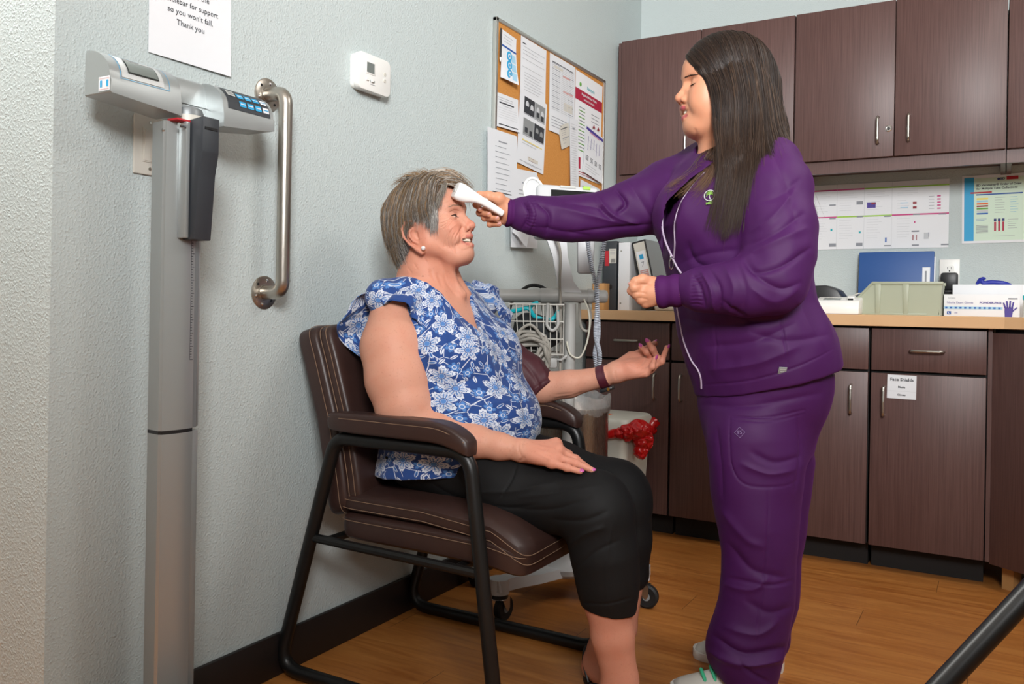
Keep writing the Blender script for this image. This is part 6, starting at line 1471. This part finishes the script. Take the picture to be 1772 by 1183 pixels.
# ================= the standing nurse =================
from mathutils.bvhtree import BVHTree
nu=empty('person',(1.0,-1.75,0),'standing person with long dark hair in purple scrubs, holding a thermometer to the patient\'s forehead','person')
HN=Head(1243,160,2.05,-1,5,-1,1.,-.010,0)
S=Solid(); head_solid(S,HN,.6,jowl=.004,ears=False,lid=.0148,MC=(.0795,.0290,-.0435),gap=.70)
e=lambda c,r,k=.02,op='u': S.ell(HN(*c),r,k,op,HN.R)
for s in (-1,1): e((.058,s*.040,-.030),(.026,.024,.030),.03); e((.024,s*.042,-.056),(.038,.022,.032),.03)
S.cone(HN(-.030,0,-.01),d3(1262,262,2.07),.058,.062,.03); S.cone(d3(1250,250,2.05),d3(1236,285,2.06),.045,.045,.03)
TH=math.radians(28); NR=YAW+TH
rows=[(262,1205,1325),(285,1176,1350),(310,1163,1366),(340,1150,1382),(375,1144,1392),(410,1144,1396),(440,1151,1396),(480,1160,1394),(520,1169,1402),(560,1177,1424),(600,1185,1437),(640,1196,1441),(672,1206,1438),(700,1212,1428)]
def nrows(g,ratio=1.2,dc=2.085):
    out=[]
    for y,a,b in rows:
        c=d3((a+b)/2,y,dc); hw=(b-a)/2/F*dc; r=ratio if y>330 else ratio+.25*(330-y)/70
        A=hw/math.sqrt(math.cos(TH)**2+(r*math.sin(TH))**2); out.append((c[2],c[0],c[1],A-g,A*r-g))
    return out
S.stack(nrows(.035),.02,rot=NR)
# arms inside the sleeves
S.chain([d3(1215,305,2.19),d3(1100,362,2.2),d3(1000,380,2.19),d3(905,370,2.165),d3(885,367,2.155)],[.05,.042,.038,.026,.024],.02)
S.chain([d3(1338,300,1.96),d3(1345,380,1.91),d3(1335,480,1.87),d3(1250,498,1.885),d3(1140,505,1.94),d3(1128,505,1.945)],[.05,.045,.045,.036,.026,.025],.02)
# right hand around the thermometer
o=-.05
S.cone(d3(885,367,2.155),d3(862,352,2.20+o),.024,.018,.014); S.cone(d3(885,368,2.155),d3(872,378,2.215+o),.022,.016,.014); S.ell(d3(874,358,2.16),(.020,.020,.016),.014)
TH_=[(879,356,2.15),(863,343,2.132),(845,339,2.128),(828,336,2.13)]
fing(S,TH_,.0165,.0080,.008)
RH=[[(862,346,2.205+o),(838,345,2.21+o),(824,354,2.195+o),(831,362,2.175+o)],[(866,356,2.21+o),(842,360,2.215+o),(830,368,2.20+o),(846,371,2.165+o)],[(870,366,2.21+o),(852,372,2.215+o),(839,377,2.195+o),(860,378,2.16+o)],[(874,376,2.21+o),(860,384,2.21+o),(848,388,2.195+o),(864,388,2.17+o)]]
for p,(a,b) in zip(RH,((.0088,.0070),(.0092,.0072),(.0090,.0070),(.0078,.0062))): fing(S,p,a,b)
# left hand, pinching
S.cone(d3(1130,505,1.945),d3(1112,500,1.955),.026,.022,.014); S.ell(d3(1118,508,1.945),(.026,.026,.024),.015)
LH_T=[(1128,488,1.94),(1112,484,1.93),(1100,487,1.925),(1093,491,1.925)]
fing(S,LH_T,.014,.0068,.008)
LHF=[[(1112,500,1.935),(1098,498,1.925),(1093,503,1.935),(1096,494,1.945)],[(1115,508,1.935),(1103,509,1.93),(1099,508,1.945),(1104,500,1.96)],[(1119,516,1.935),(1109,518,1.935),(1106,514,1.95),(1112,505,1.965)],[(1126,523,1.935),(1117,525,1.94),(1113,520,1.955),(1118,512,1.965)]]
for p,(a,b) in zip(LHF,((.0112,.0080),(.0112,.0080),(.0105,.0075),(.0095,.0070))): fing(S,p,a,b,.007)
S.chain([d3(1300,760,2.04),d3(1300,1000,2.01),d3(1305,1170,2.0)],[.07,.045,.035],.02); S.chain([d3(1325,760,2.16),d3(1325,1000,2.15),d3(1335,1130,2.15)],[.07,.045,.035],.02)
SHN=S; v,f=S.mesh(.0020)
L=HN.loc(v); col=np.tile(lc('#c98f70'),(len(v),1))
col=mixv(col,'#cc8268',.40*smst(.032,.010,np.linalg.norm(L-A_((.072,.045,-.02)),axis=1))); col=mixv(col,'#c97f64',.3*smst(.022,.010,np.linalg.norm(L-A_((.110,0,-.018)),axis=1)))
lw_=np.maximum(smst(.0060,.0046,near(L,[(.0790,.0300,-.0462),(.0895,.018,-.0425),(.0995,.006,-.0398),(.0995,-.006,-.0398),(.0895,-.018,-.0425),(.0790,-.0300,-.0462)])),smst(.0070,.0055,near(L,[(.0790,.0300,-.0482),(.087,.018,-.0600),(.0955,.004,-.0645),(.0955,-.004,-.0645),(.087,-.018,-.0600),(.0790,-.0300,-.0482)])))
col=mixv(col,'#a04550',.95*lw_); mw=smst(.0085,.006,np.hypot((L[:,2]+.0515),np.maximum(np.abs(L[:,1])-.020,0)))*smst(.0915,.0885,L[:,0])*smst(.05,.055,L[:,0]); col=mixv(col,'#4a1c1a',mw*.9)
v=folds(v,f,[([(1202,222),(1204,229),(1205,240)],4,-.0020),([(1095,495),(1110,492),(1125,493)],1.6,-.0015),([(1096,506),(1108,506),(1118,508)],1.4,-.0012),([(1102,515),(1112,516),(1120,518)],1.4,-.0012)])
npmesh('body',v,f,'skin_young',nu,col)
hb=head_bvh(v,f,HN); face_parts(HN,nu,hb,0,sag=.0045,teeth_f=.0925)
mat('brow_dark','#3d2a20',.7); brows(HN,nu,'brow_dark',hb,.0295,.0025,110,.6,.00026)
for P_,uv_ in ((TH_,(0,0,1)),(RH[0],cu),(RH[1],cu),(RH[2],cu),(RH[3],cu),(LH_T,(0,0,1))):
    m=MB(); nail(m,d3(*P_[-1]),d3(*P_[-2]),A_(uv_)+A_((0,0,.3)),'nail_shell',.013,.0052,.002,.004); PM(m,'fingernail',nu)
# ---- undershirt and jacket ----
def scrubf(b):
    c=coord('Object'); n=noise(c,6,2); put(b,'Base Color',mixc(n,srgb('#391044'),srgb('#451651'))); bump(b,noise(c,1100,1),.10,.0004); put(b,'Sheen Weight',.12); b.inputs['Sheen Tint'].default_value=srgb('#9a4aa8'); put(b,'Sheen Roughness',.45)
mat('purple_scrub',rough=.62,spec=.25,f=scrubf)
mat('purple_knit','#471550',.75,spec=.2); mat('undershirt','#0c0810',.8); mat('zipper','#b9a9bf',.5)
S=Solid(); R2=nrows(.022); S.stack(R2,.02,rot=NR); S.cone(d3(1255,262,2.08),d3(1250,300,2.08),.064,.09,.02); S.cone(HN(-.02,0,-.05),d3(1258,262,2.07),.066,.070,.004,'d'); S.half(d3(1300,600,2.1),(0,0,-1),.01)
v,f=S.mesh(.005); npmesh('undershirt',v,f,'undershirt',nu)
S=Solid(); S.stack(nrows(0),.03,rot=NR)
S.cone(d3(1262,262,2.09),d3(1268,300,2.09),.070,.10,.04)
S.cone(d3(1225,288,2.17),d3(1330,285,1.99),.060,.066,.04)
S.ell(d3(1192,375,2.04),(.085,.085,.085),.05); S.ell(d3(1200,368,2.15),(.085,.085,.085),.05)
S.chain([d3(1222,302,2.185),d3(1150,340,2.2),d3(1095,360,2.20),d3(1040,375,2.195),d3(990,380,2.19),d3(950,377,2.175),d3(914,371,2.165),d3(903,370,2.163)],[.078,.085,.069,.058,.0545,.050,.042,.034],.03)
# torso cut below the collar first, then the near sleeve over it
VP=[(1236,286),(1209,306),(1177,348),(1165,385),(1165,418),(1163,440),(1150,416),(1146,390),(1151,352),(1192,312),(1231,284)]
# opening of the jacket: prism looking in from the room
oo=d3(1180,360,2.085); 
pj2=lambda px,py: ((d3(px,py,2.0)-oo)@_RT,(d3(px,py,2.0)-oo)[2])
S.poly(oo+_FW*.05,_RT,A_((0,0,1)),[pj2(*p) for p in VP],.004)
S.cone(HN(-.02,0,-.05),d3(1252,262,2.07),.062,.066,.006,'d')
A_h=d3(1212,684,2.1);B_h=d3(1441,624,2.1); nn=np.cross(B_h-A_h,_FW); nn=nn if nn[2]<0 else -nn
S.half(A_h,nn,.004)
S.chain([d3(1330,292,1.975),d3(1345,330,1.935),d3(1350,390,1.90),d3(1348,440,1.88),d3(1338,484,1.87),d3(1290,497,1.87),d3(1240,500,1.89),d3(1206,500,1.91),d3(1192,500,1.92)],[.070,.074,.075,.074,.072,.062,.050,.042,.033],.025)
SJ=S; v,f=S.mesh(.0025)
FJ=[([(1395,395),(1340,418),(1290,445)],8,.006),([(1402,430),(1350,462),(1310,470),(1290,452)],6,-.007),([(1288,448),(1312,478),(1350,500),(1385,490)],6,-.006),([(1300,500),(1340,520),(1380,500)],8,.005),([(1200,476),(1212,500),(1220,530)],4,-.006),([(1212,468),(1230,500),(1236,537)],4,.006),([(1228,466),(1246,500),(1246,540)],4,-.005),([(1255,460),(1270,500),(1262,542)],6,.004),([(1275,455),(1290,500),(1285,545)],5,-.003),
([(1335,262),(1362,320),(1378,390)],7,-.003),([(1300,400),(1335,378),(1375,330)],7,.005),([(1290,425),(1340,405),(1390,370)],6,-.005),([(1310,350),(1345,340),(1385,310)],6,-.003),
([(1220,600),(1300,592),(1375,560)],8,-.005),([(1230,640),(1310,628),(1380,600)],8,.005),([(1180,550),(1240,562),(1310,556)],8,-.004),([(1350,540),(1358,590),(1364,640)],1.8,-.002),([(1236,560),(1240,640)],1.8,-.0015),([(1216,666),(1300,658),(1380,634),(1440,604)],1.5,-.0022),([(1300,575),(1360,590),(1430,580)],7,-.004),([(1380,520),(1400,560),(1425,600)],7,.004),([(1190,420),(1200,450),(1225,462)],6,-.005),([(1180,455),(1220,440),(1280,432)],7,-.004),([(1250,520),(1300,555),(1350,552)],5,-.005),
([(903,346),(915,370),(905,394)],2.4,-.005),([(912,345),(924,370),(914,398)],2.5,.004),([(928,350),(950,372),(945,405)],5,-.006),([(985,402),(1050,396),(1130,388)],4,-.005),([(1035,342),(1060,372),(1105,388)],6,.007),([(1068,330),(1082,352),(1070,368)],4,-.008),([(1045,350),(1040,362),(1060,380)],4,-.005),([(950,355),(1020,372),(1080,388)],6,.005),([(975,350),(1030,358),(1050,364)],5,-.004),([(1165,285),(1152,330),(1148,390)],5,-.004),([(1090,320),(1110,350),(1130,385)],7,-.004),([(930,392),(970,400),(1020,408)],5,-.004)]
for k in range(9): FJ.append(([(1196,478+6*k),(1206,477+6*k),(1214,475+6.6*k)],1.3,-.0022)); FJ.append(([(908,348+5*k),(918,347+5.4*k),(926,346+5.8*k)],1.2,-.002))
v=folds(v,f,FJ,.1); n=vnorm(v,f); v=v+n*(vnoise(v*A_((16,16,12)))*.004+vnoise(v*A_((40,40,30)))*.0012)[:,None]
v=vsmooth(v,f,1,.4); jk=npmesh('jacket',v,f,'purple_scrub',nu)
bv=BVHTree.FromPolygons([tuple(p) for p in v],[tuple(int(i) for i in q) for q in f])
def srf(px,py,off=.001,b=None):
    r=ray(px,py); h=(b or bv).ray_cast(CAM,r.normalized()); 
    if h[0] is None: return None,None
    return h[0]-r.normalized()*off,h[1]
def surfline(m,pts,r,mt,off=.0005,b=None,n=6):
    P=[tuple(p) for p in catmull(pts,6)]; out=[]; last=None
    for p in P:
        q,_=srf(p[0],p[1],off,b)
        if q is None: continue
        if last is not None and (q-last).length>.05: continue
        out.append(q); last=q
    # even out jumps in depth
    m.tube(out,r,mt,n)
m=MB(); surfline(m,[(1238,287),(1212,305),(1180,348),(1168,385),(1168,419),(1166,446)],.0022,'zipper'); surfline(m,[(1164,446),(1172,462),(1180,474)],.0028,'zipper'); surfline(m,[(1171,528),(1177,560),(1184,592),(1196,622),(1208,640),(1213,655),(1214,672)],.0026,'zipper')
zp=PM(m,'zipper',jk); zp.matrix_parent_inverse=Matrix()
m=MB()
pts=[d3(x,y,d) for x,y,d in ((1232,286,2.035),(1192,312,2.02),(1152,350,2.05),(1146,388,2.05),(1151,416,2.03),(1163,444,2.0))]; m.tube(cat3(pts,8),.0024,'zipper',6); PM(m,'piping',jk)
q,_=srf(1162,448,.003)
if q is not None:
    m=MB(); T=frame(q,RT,(0,0,1)); m.tube([(.005*math.cos(a),-.012+.012*math.sin(a),0) for a in [2*PI*k/20 for k in range(20)]],.0014,'chrome',6,closed=True,T=T); m.box((0,.004,0),(.007,.010,.004),'chrome',.001,T=T); PM(m,'zip_pull',jk)
# emblem: palm in a ring, lettering below
mat('thread_green','#7fae4a',.6); mat('thread_white','#cfd6cf',.6); mat('thread_lilac','#8f7aa5',.6)
def onto(px,py,off=.002,b=None,wdir=RT):
    q,nr=srf(px,py,off,b); 
    if nr.dot(CAM-q)<0: nr=-nr
    x=Vector(wdir)-nr*nr.dot(wdir); return frame(q,x,nr.cross(x)), nr
T,_=onto(1228,338,.0035)
m=MB(); m.tube([(.0125*math.cos(a),.0125*math.sin(a),0) for a in [2*PI*k/32 for k in range(32)]],.0009,'thread_white',5,closed=True,T=T)
m.tube([(.001,-.010,0),(-.001,-.003,0),(.0005,.003,0)],[.0012,.0008,.0006],'thread_white',5,T=T)
for a in (0.2,.8,1.5,2.2,2.9,-.35,3.5): m.tube(cat3([(.0005,.003,0),(.0005+.0055*math.cos(a),.003+.0055*math.sin(a)+.0012,0),(.0005+.0095*math.cos(a),.003+.0085*math.sin(a)-.002,0)],4),[.0006,.0011,.0003],'thread_green',5,T=T)
m.text('MED',.0085,'thread_green',T@Matrix.Translation((-.001,-.0185,0)),bold=.02,depth=.0003); PM(m,'emblem',jk)
T,_=onto(1354,641,.002); m=MB(); m.box((0,0,0),(.018,.019,.0012),'mid_grey',.0003,T=T); m.box((0,.003,.0008),(.012,.002,.0004),'grey_plastic',T=T); m.box((0,-.003,.0008),(.009,.002,.0004),'grey_plastic',T=T); PM(m,'hem_tag',jk)
# knit cuffs
def cuff(a,b,ra,rb,name='cuff'):
    a=A_(a);b=A_(b); ax=(b-a)/np.linalg.norm(b-a); u=np.cross(ax,A_((0,0,1))); u/=np.linalg.norm(u); w=np.cross(ax,u); N=96; M_=18; vs=[];fs=[]
    prof=[]
    for j in range(M_): t=j/(M_-1); prof.append((t,ra+(rb-ra)*t+.0016*math.sin(t*16)+.0015*math.sin(t*PI)))
    prof+=[(1.0,rb-.003),(.7,rb-.005)]
    for j,(t,r) in enumerate(prof):
        for k in range(N):
            an=2*PI*k/N; rr_=r*(1+.010*math.sin(an*4+t*7))+.0004*math.cos(an*48); vs.append(a+(b-a)*t+u*rr_*math.cos(an)+w*rr_*math.sin(an))
    for j in range(len(prof)-1):
        for k in range(N): fs.append((j*N+k,j*N+(k+1)%N,(j+1)*N+(k+1)%N,(j+1)*N+k))
    m=MB(); m.add(vs,fs,'purple_knit'); PM(m,name,jk,smooth=70)
cuff(d3(1200,500,1.915),d3(1139,505.5,1.945),.034,.0365); cuff(d3(908,370,2.164),d3(875,367.5,2.155),.034,.0345)
# ---- trousers ----
S=Solid(); pr=[]
for y,a,b in ((640,1202,1434),(672,1207,1434),(700,1209,1428),(740,1216,1412),(780,1228,1402)):
    c=d3((a+b)/2,y,2.085); hw=(b-a)/2/F*2.085; A=hw/math.sqrt(math.cos(TH)**2+(1.15*math.sin(TH))**2); pr.append((c[2],c[0],c[1],A-.006,A*1.15-.006))
S.stack(pr,.04,rot=NR)
for P_ in ([(1305,760,2.02,82),(1308,800,2.015,77),(1309,850,2.01,70),(1312,905,2.0,63),(1314,950,2.0,59),(1312,1000,2.0,58),(1309,1040,2.0,58),(1297,1090,2.0,60),(1287,1125,2.0,60),(1290,1158,2.0,51),(1294,1186,2.0,44)],[(1322,760,2.15,72),(1334,800,2.15,66),(1335,850,2.15,63),(1330,905,2.15,59),(1322,950,2.15,57),(1322,1000,2.15,56),(1321,1040,2.15,54),(1318,1090,2.15,47),(1326,1104,2.15,37)]):
    S.chain([d3(x,y,d) for x,y,d,h in P_],[h/F*d for x,y,d,h in P_],.03)
aH=d3(1214,1137,2.0); bH=d3(1266,1189,2.0); nn=np.cross(bH-aH,_FW); nn=nn if nn[2]<0 else -nn
S.half(aH,nn,.004); S.half((0,0,.012),(0,0,-1),.004)
v,f=S.mesh(.0028)
FP=[([(1263,720),(1330,722),(1392,709)],1.6,-.0028),([(1263,727),(1330,729),(1392,716)],1.4,-.0018),([(1264,722),(1266,800),(1290,838),(1350,842),(1380,832)],1.6,-.0026),([(1330,845),(1327,930),(1322,1000),(1308,1110)],1.6,-.0022),([(1300,782),(1340,800),(1385,790)],6,-.005),([(1282,802),(1330,820),(1375,812)],6,.005),([(1258,940),(1300,985),(1360,1000)],8,-.006),([(1255,1012),(1300,1020),(1330,1000)],7,.006),([(1250,880),(1290,930),(1320,945)],8,.005),([(1262,1000),(1330,1012),(1375,1005)],3,-.003),
([(1235,1100),(1290,1132),(1365,1120)],7,-.010),([(1225,1126),(1290,1150),(1360,1138)],6,.010),([(1255,1085),(1310,1098),(1345,1075)],7,.006),([(1278,1142),(1300,1165),(1330,1180)],4,-.006),([(1290,1040),(1330,1060),(1370,1050)],8,-.005),([(1240,740),(1248,800),(1252,860)],5,-.004),([(1215,700),(1300,702),(1420,680)],6,-.004),([(1380,720),(1385,780),(1375,850)],3,-.003)]
v=folds(v,f,FP,.1); n=vnorm(v,f); v=v+n*(vnoise(v*A_((14,14,9)))*.005)[:,None]; v=vsmooth(v,f,1,.4); tr=npmesh('trousers',v,f,'purple_scrub',nu)
bt=BVHTree.FromPolygons([tuple(p) for p in v],[tuple(int(i) for i in q) for q in f])
T,_=onto(1280,748,.002,bt); m=MB(); Td=T@Matrix.Rotation(PI/4,4,'Z'); s=.0085; m.tube([Vector((s,s,0)),Vector((-s,s,0)),Vector((-s,-s,0)),Vector((s,-s,0))],.0007,'thread_lilac',5,closed=True,T=Td); m.text('FS',.0115,'thread_lilac',T,depth=.0003); o=PM(m,'logo',tr); o.matrix_parent_inverse=Matrix()
# ---- shoes ----
mat('shoe_white','#c9c6be',.6); mat('shoe_mesh','#b7b3a9',.8); mat('shoe_sole','#d8d6d0',.5); mat('mint_lace','#3fb88a',.6)
def shoe(heel,toe,label_=None):
    heel=A_(heel);toe=A_(toe); d=toe-heel; Ln=np.linalg.norm(d); d/=Ln; ly=A_((-d[1],d[0],0)); T=Matrix(((d[0],ly[0],0,heel[0]),(d[1],ly[1],0,heel[1]),(0,0,1,0),(0,0,0,1)))
    W_=[(.0,.018),(.03,.031),(.1,.033),(.35,.032),(.55,.040),(.75,.046),(.9,.040),(.97,.026),(1.,.010)]
    xs_=np.linspace(0,1,26); W_=list(zip(xs_,catmull1(A_([q[0] for q in W_]),A_([q[1] for q in W_]),xs_)))
    def outline(sc,z,x0=0,x1=1.,zf=None):
        xs=[t for t,_ in W_]; P=[]
        for t,w in W_: P.append((t*Ln,w*sc,z))
        for t,w in W_[::-1]: P.append((t*Ln,-w*sc,z))
        return P
    m=MB(); loft(m,[outline(.94,.0),outline(1.0,.005),outline(1.02,.014),outline(1.0,.021),outline(.95,.023)],'shoe_sole',T=T)
    so=PM(m,'shoe',nu)
    m=MB(); secs=[]
    for i in range(18):
        t=i/17; x=.004+t*(Ln-.012); w=np.interp(x/Ln,[q[0] for q in W_],[q[1] for q in W_])*.99; top=np.interp(t,[0,.08,.3,.45,.6,.8,.93,1],[.078,.092,.090,.082,.064,.046,.036,.026]); s_=[]
        for k in range(17):
            a=PI*k/16; s_.append((x,w*math.cos(a)*(1-.25*math.sin(a)**2),.018+(top-.018)*math.sin(a)**.75))
        secs.append(s_)
    loft(m,secs,'shoe_white',T=T,cap=True); PM(m,'upper',so,smooth=60).matrix_parent_inverse=Matrix()
    m=MB()
    for k in range(4):
        t=.42+.09*k; x=t*Ln; tz=np.interp(t,[.3,.45,.6,.8],[.090,.082,.064,.046])+.002; 
        m.tube(cat3([(x-.004,.029,tz-.026),(x,.022,tz-.008),(x+.004,.008,tz+.001),(x+.004,-.008,tz+.001),(x,-.022,tz-.008),(x-.004,-.029,tz-.026)],5),.0044,'mint_lace',8,T=T)
    PM(m,'laces',so).matrix_parent_inverse=Matrix()
hf=oZ(1356,1160,0); tf=oZ(1200,1131,0); shoe((hf.x,hf.y,0),(tf.x,tf.y,0))
tn=oZ(1160,1200,0); hn=A_(tn)+_RT*.245-_FW*.02; shoe((hn[0],hn[1],0),(tn.x,tn.y,0))
# ---- long straight hair ----
S=Solid(); e=lambda c,r,k=.02,op='u': S.ell(HN(*c),r,k,op,HN.R)
e((-.014,0,.050),(.106,.090,.092)); e((-.045,0,.0),(.080,.084,.090),.03)
e((.113,0,-.027),(.081,.13,.114),.008,'d'); e((.06,0,-.09),(.06,.05,.06),.008,'d')
fl=_FW
S.chain([d3(1284,150,1.99),d3(1284,230,1.96),d3(1280,280,1.93),d3(1270,310,1.915)],[.048,.040,.030,.008],.03,flat=fl,fn=.45)
S.chain([d3(1312,150,2.05),d3(1325,220,2.04),d3(1352,280,2.03),d3(1384,330,2.02)],[.046,.040,.026,.010],.03,flat=fl,fn=.6)
S.chain([d3(1270,180,2.12),d3(1262,240,2.12),d3(1245,270,2.12)],[.05,.045,.03],.03)
v,f=S.mesh(.003); n=vnorm(v,f); P_,_d=pix(v); st_=A_((P_[:,0]*.22,P_[:,1]*.012,v@_FW*60)).T; v=v+n*(vnoise(st_)*.0022)[:,None]
cc=np.tile(lc('#1d1613'),(len(v),1)); hp=[(v,f,cc)]; SH=S
g=lambda *p: [d3(*q) for q in p]
GA=[g((1194,92,2.035),(1212,118,1.995),(1234,158,1.972),(1237,215,1.958),(1243,300,1.925),(1222,398,1.93)),g((1212,74,2.04),(1238,110,1.978),(1256,160,1.955),(1256,230,1.945),(1262,310,1.915),(1246,415,1.91)),g((1238,63,2.045),(1265,100,1.968),(1280,160,1.945),(1282,230,1.935),(1283,310,1.90),(1264,412,1.89)),g((1262,58,2.05),(1292,100,1.968),(1306,160,1.945),(1308,225,1.93),(1298,300,1.895),(1288,395,1.885))]
GB=[g((1270,58,2.05),(1302,98,1.972),(1316,160,1.950),(1322,220,1.935),(1332,270,1.905),(1352,330,1.865)),g((1285,59,2.05),(1316,100,1.985),(1328,160,1.962),(1336,222,1.95),(1352,275,1.92),(1388,350,1.86)),g((1298,62,2.06),(1328,108,2.02),(1340,168,1.995),(1350,228,1.98),(1376,288,1.95),(1403,368,1.94)),g((1304,66,2.08),(1336,120,2.08),(1346,180,2.06),(1358,235,2.04),(1386,300,2.02),(1412,382,2.0))]
GT=[g((1192,98,2.045),(1200,84,2.04),(1216,72,2.045),(1240,62,2.055)),g((1196,104,2.02),(1210,98,2.0),(1232,96,1.985),(1262,100,1.97)),g((1206,116,2.0),(1222,122,1.985),(1242,134,1.97),(1256,150,1.96))]
cols=['#231814','#2b1e18','#35261d','#19110e','#33251b','#1f1612']
hp.append(strands('h',None,GA,'hair',5200,.00055,5,.0026,cols=cols,lv=.5,push=SH,tipc='#3f2c20')); hp.append(strands('h',None,GB,'hair',3800,.00055,6,.0026,cols=cols,lv=.45,push=SH,tipc='#3a291e'))
GD=[g((1250,240,2.01),(1240,275,1.985),(1222,300,1.985),(1195,322,1.99),(1160,337,2.0)),g((1245,235,2.05),(1232,262,2.03),(1212,288,2.02),(1188,312,2.015),(1152,330,2.02)),g((1252,245,1.99),(1246,280,1.96),(1236,310,1.95),(1222,332,1.95),(1206,350,1.955))]
HL=[g((1188,99,2.045),(1201,112,2.015),(1218,134,1.985),(1231,165,1.965),(1236,205,1.957)),g((1196,86,2.045),(1216,104,2.0),(1236,136,1.972),(1246,175,1.955),(1247,222,1.95)),g((1212,74,2.045),(1238,96,1.985),(1256,135,1.962),(1263,180,1.95),(1262,232,1.945))]
hp.append(strands('h',None,HL,'hair',2400,.00055,9,.0014,cols=cols,push=[SHN,SH]))
hp.append(strands('h',None,[GA[-1],GB[0]],'hair',900,.0005,19,.002,cols=cols,lv=.5,push=SH,tipc='#3f2c20'))
hp.append(strands('h',None,GD,'hair',750,.0005,8,.0035,push=SJ,poff=.004,lv=.5,cols=['#3d2c22','#5b4030','#2a1e18','#4a3526'],tipc='#7a5a3c'))
hp.append(strands('h',None,GA+GB[1:],'hair',260,.0004,12,.007,cols=['#4a382c','#5e4837'])) 
v,f,cc=merge(hp); npmesh('hair',v,f,'hair',nu,cc)
# ---- forehead thermometer, held ----
A=d3(788,328,2.070);B=d3(869,371,2.128); ax=(B-A)/np.linalg.norm(B-A); dp=_FW-ax*(_FW@ax); dp/=np.linalg.norm(dp); upv=np.cross(dp,ax); upv=upv if upv[2]>0 else -upv
m=MB(); Ln=np.linalg.norm(B-A); secs=[]
for t,hh,dd,sh in ((-.005,.013,.010,0),(.0,.0185,.015,0),(.03,.0215,.0175,0),(.12,.0225,.018,0),(.22,.020,.017,.0005),(.32,.0155,.0155,.003),(.42,.0120,.014,.005),(.52,.0102,.013,.0055),(.7,.0094,.0125,.005),(.9,.0090,.012,.003),(.98,.0085,.011,.002),(1.,.006,.008,.002)):
    c=A+ax*Ln*t+upv*sh; s_=[]
    for k in range(28):
        a=2*PI*k/28; ca,sa=math.cos(a),math.sin(a); s_.append(tuple(c+upv*hh*math.copysign(abs(ca)**.6,ca)+dp*dd*math.copysign(abs(sa)**.6,sa)))
    secs.append(s_)
mat('glossy_white','#e8e8e6',.22,spec=.6)
e_=empty('thermometer',tuple(A),'white forehead thermometer held against the seated patient\'s forehead','thermometer')
loft(m,secs,'glossy_white'); PM(m,'housing',e_)
m=MB(); c=A-ax*.002; T=Matrix(((upv[0],dp[0],ax[0],c[0]),(upv[1],dp[1],ax[1],c[1]),(upv[2],dp[2],ax[2],c[2]),(0,0,0,1))); m.cyl((0,0,-.0005),(0,0,.004),.006,'grey_plastic',T=T,n=24); PM(m,'sensor',e_)
m=MB()
for t0,t1 in ((.10,.97),): m.tube(cat3([tuple(A+ax*Ln*t0+upv*.0205+dp*-.0),tuple(A+ax*Ln*.3+upv*.0192),tuple(A+ax*Ln*.5+upv*.0160),tuple(A+ax*Ln*t1+upv*.0108)],6),.0008,'grey_plastic',6)
m.box((0,0,0),(.009,.005,.003),'grey_plastic',.001,T=frame(A+ax*Ln*.60+upv*.0155,ax,dp)); PM(m,'button',e_)
panel(2.5,-1.5,24,'recessed ceiling light panel above the right side of the room')
panel(1.0,-4.6,9,'recessed ceiling light panel behind the photographer')
panel(-.45,-3.22,58,'recessed ceiling light panel over the passage',.25,.25)
# photographer's softbox on a stand: key light high on the right behind the camera
def area(name,loc,tgt,size,power,color=(1,1,1)):
    l=bpy.data.lights.new(name,'AREA'); l.shape='SQUARE'; l.size=size; l.energy=power; l.color=color
    o=bpy.data.objects.new(name,l); COL.objects.link(o); o.location=loc
    o.rotation_euler=(Vector(tgt)-Vector(loc)).to_track_quat('-Z','Y').to_euler(); return o
k_=area('key_lamp',(2.3,-4.6,2.2),(.4,-1.0,1.95),.8,41); k_.data.spread=math.radians(80)
w=bpy.data.worlds.new('world'); SC.world=w; w.use_nodes=True; w.node_tree.nodes['Background'].inputs[0].default_value=(.8,.85,.9,1); w.node_tree.nodes['Background'].inputs[1].default_value=.3
SC.view_settings.view_transform='Standard'; SC.view_settings.look='None'; SC.view_settings.gamma=1; SC.view_settings.exposure=0
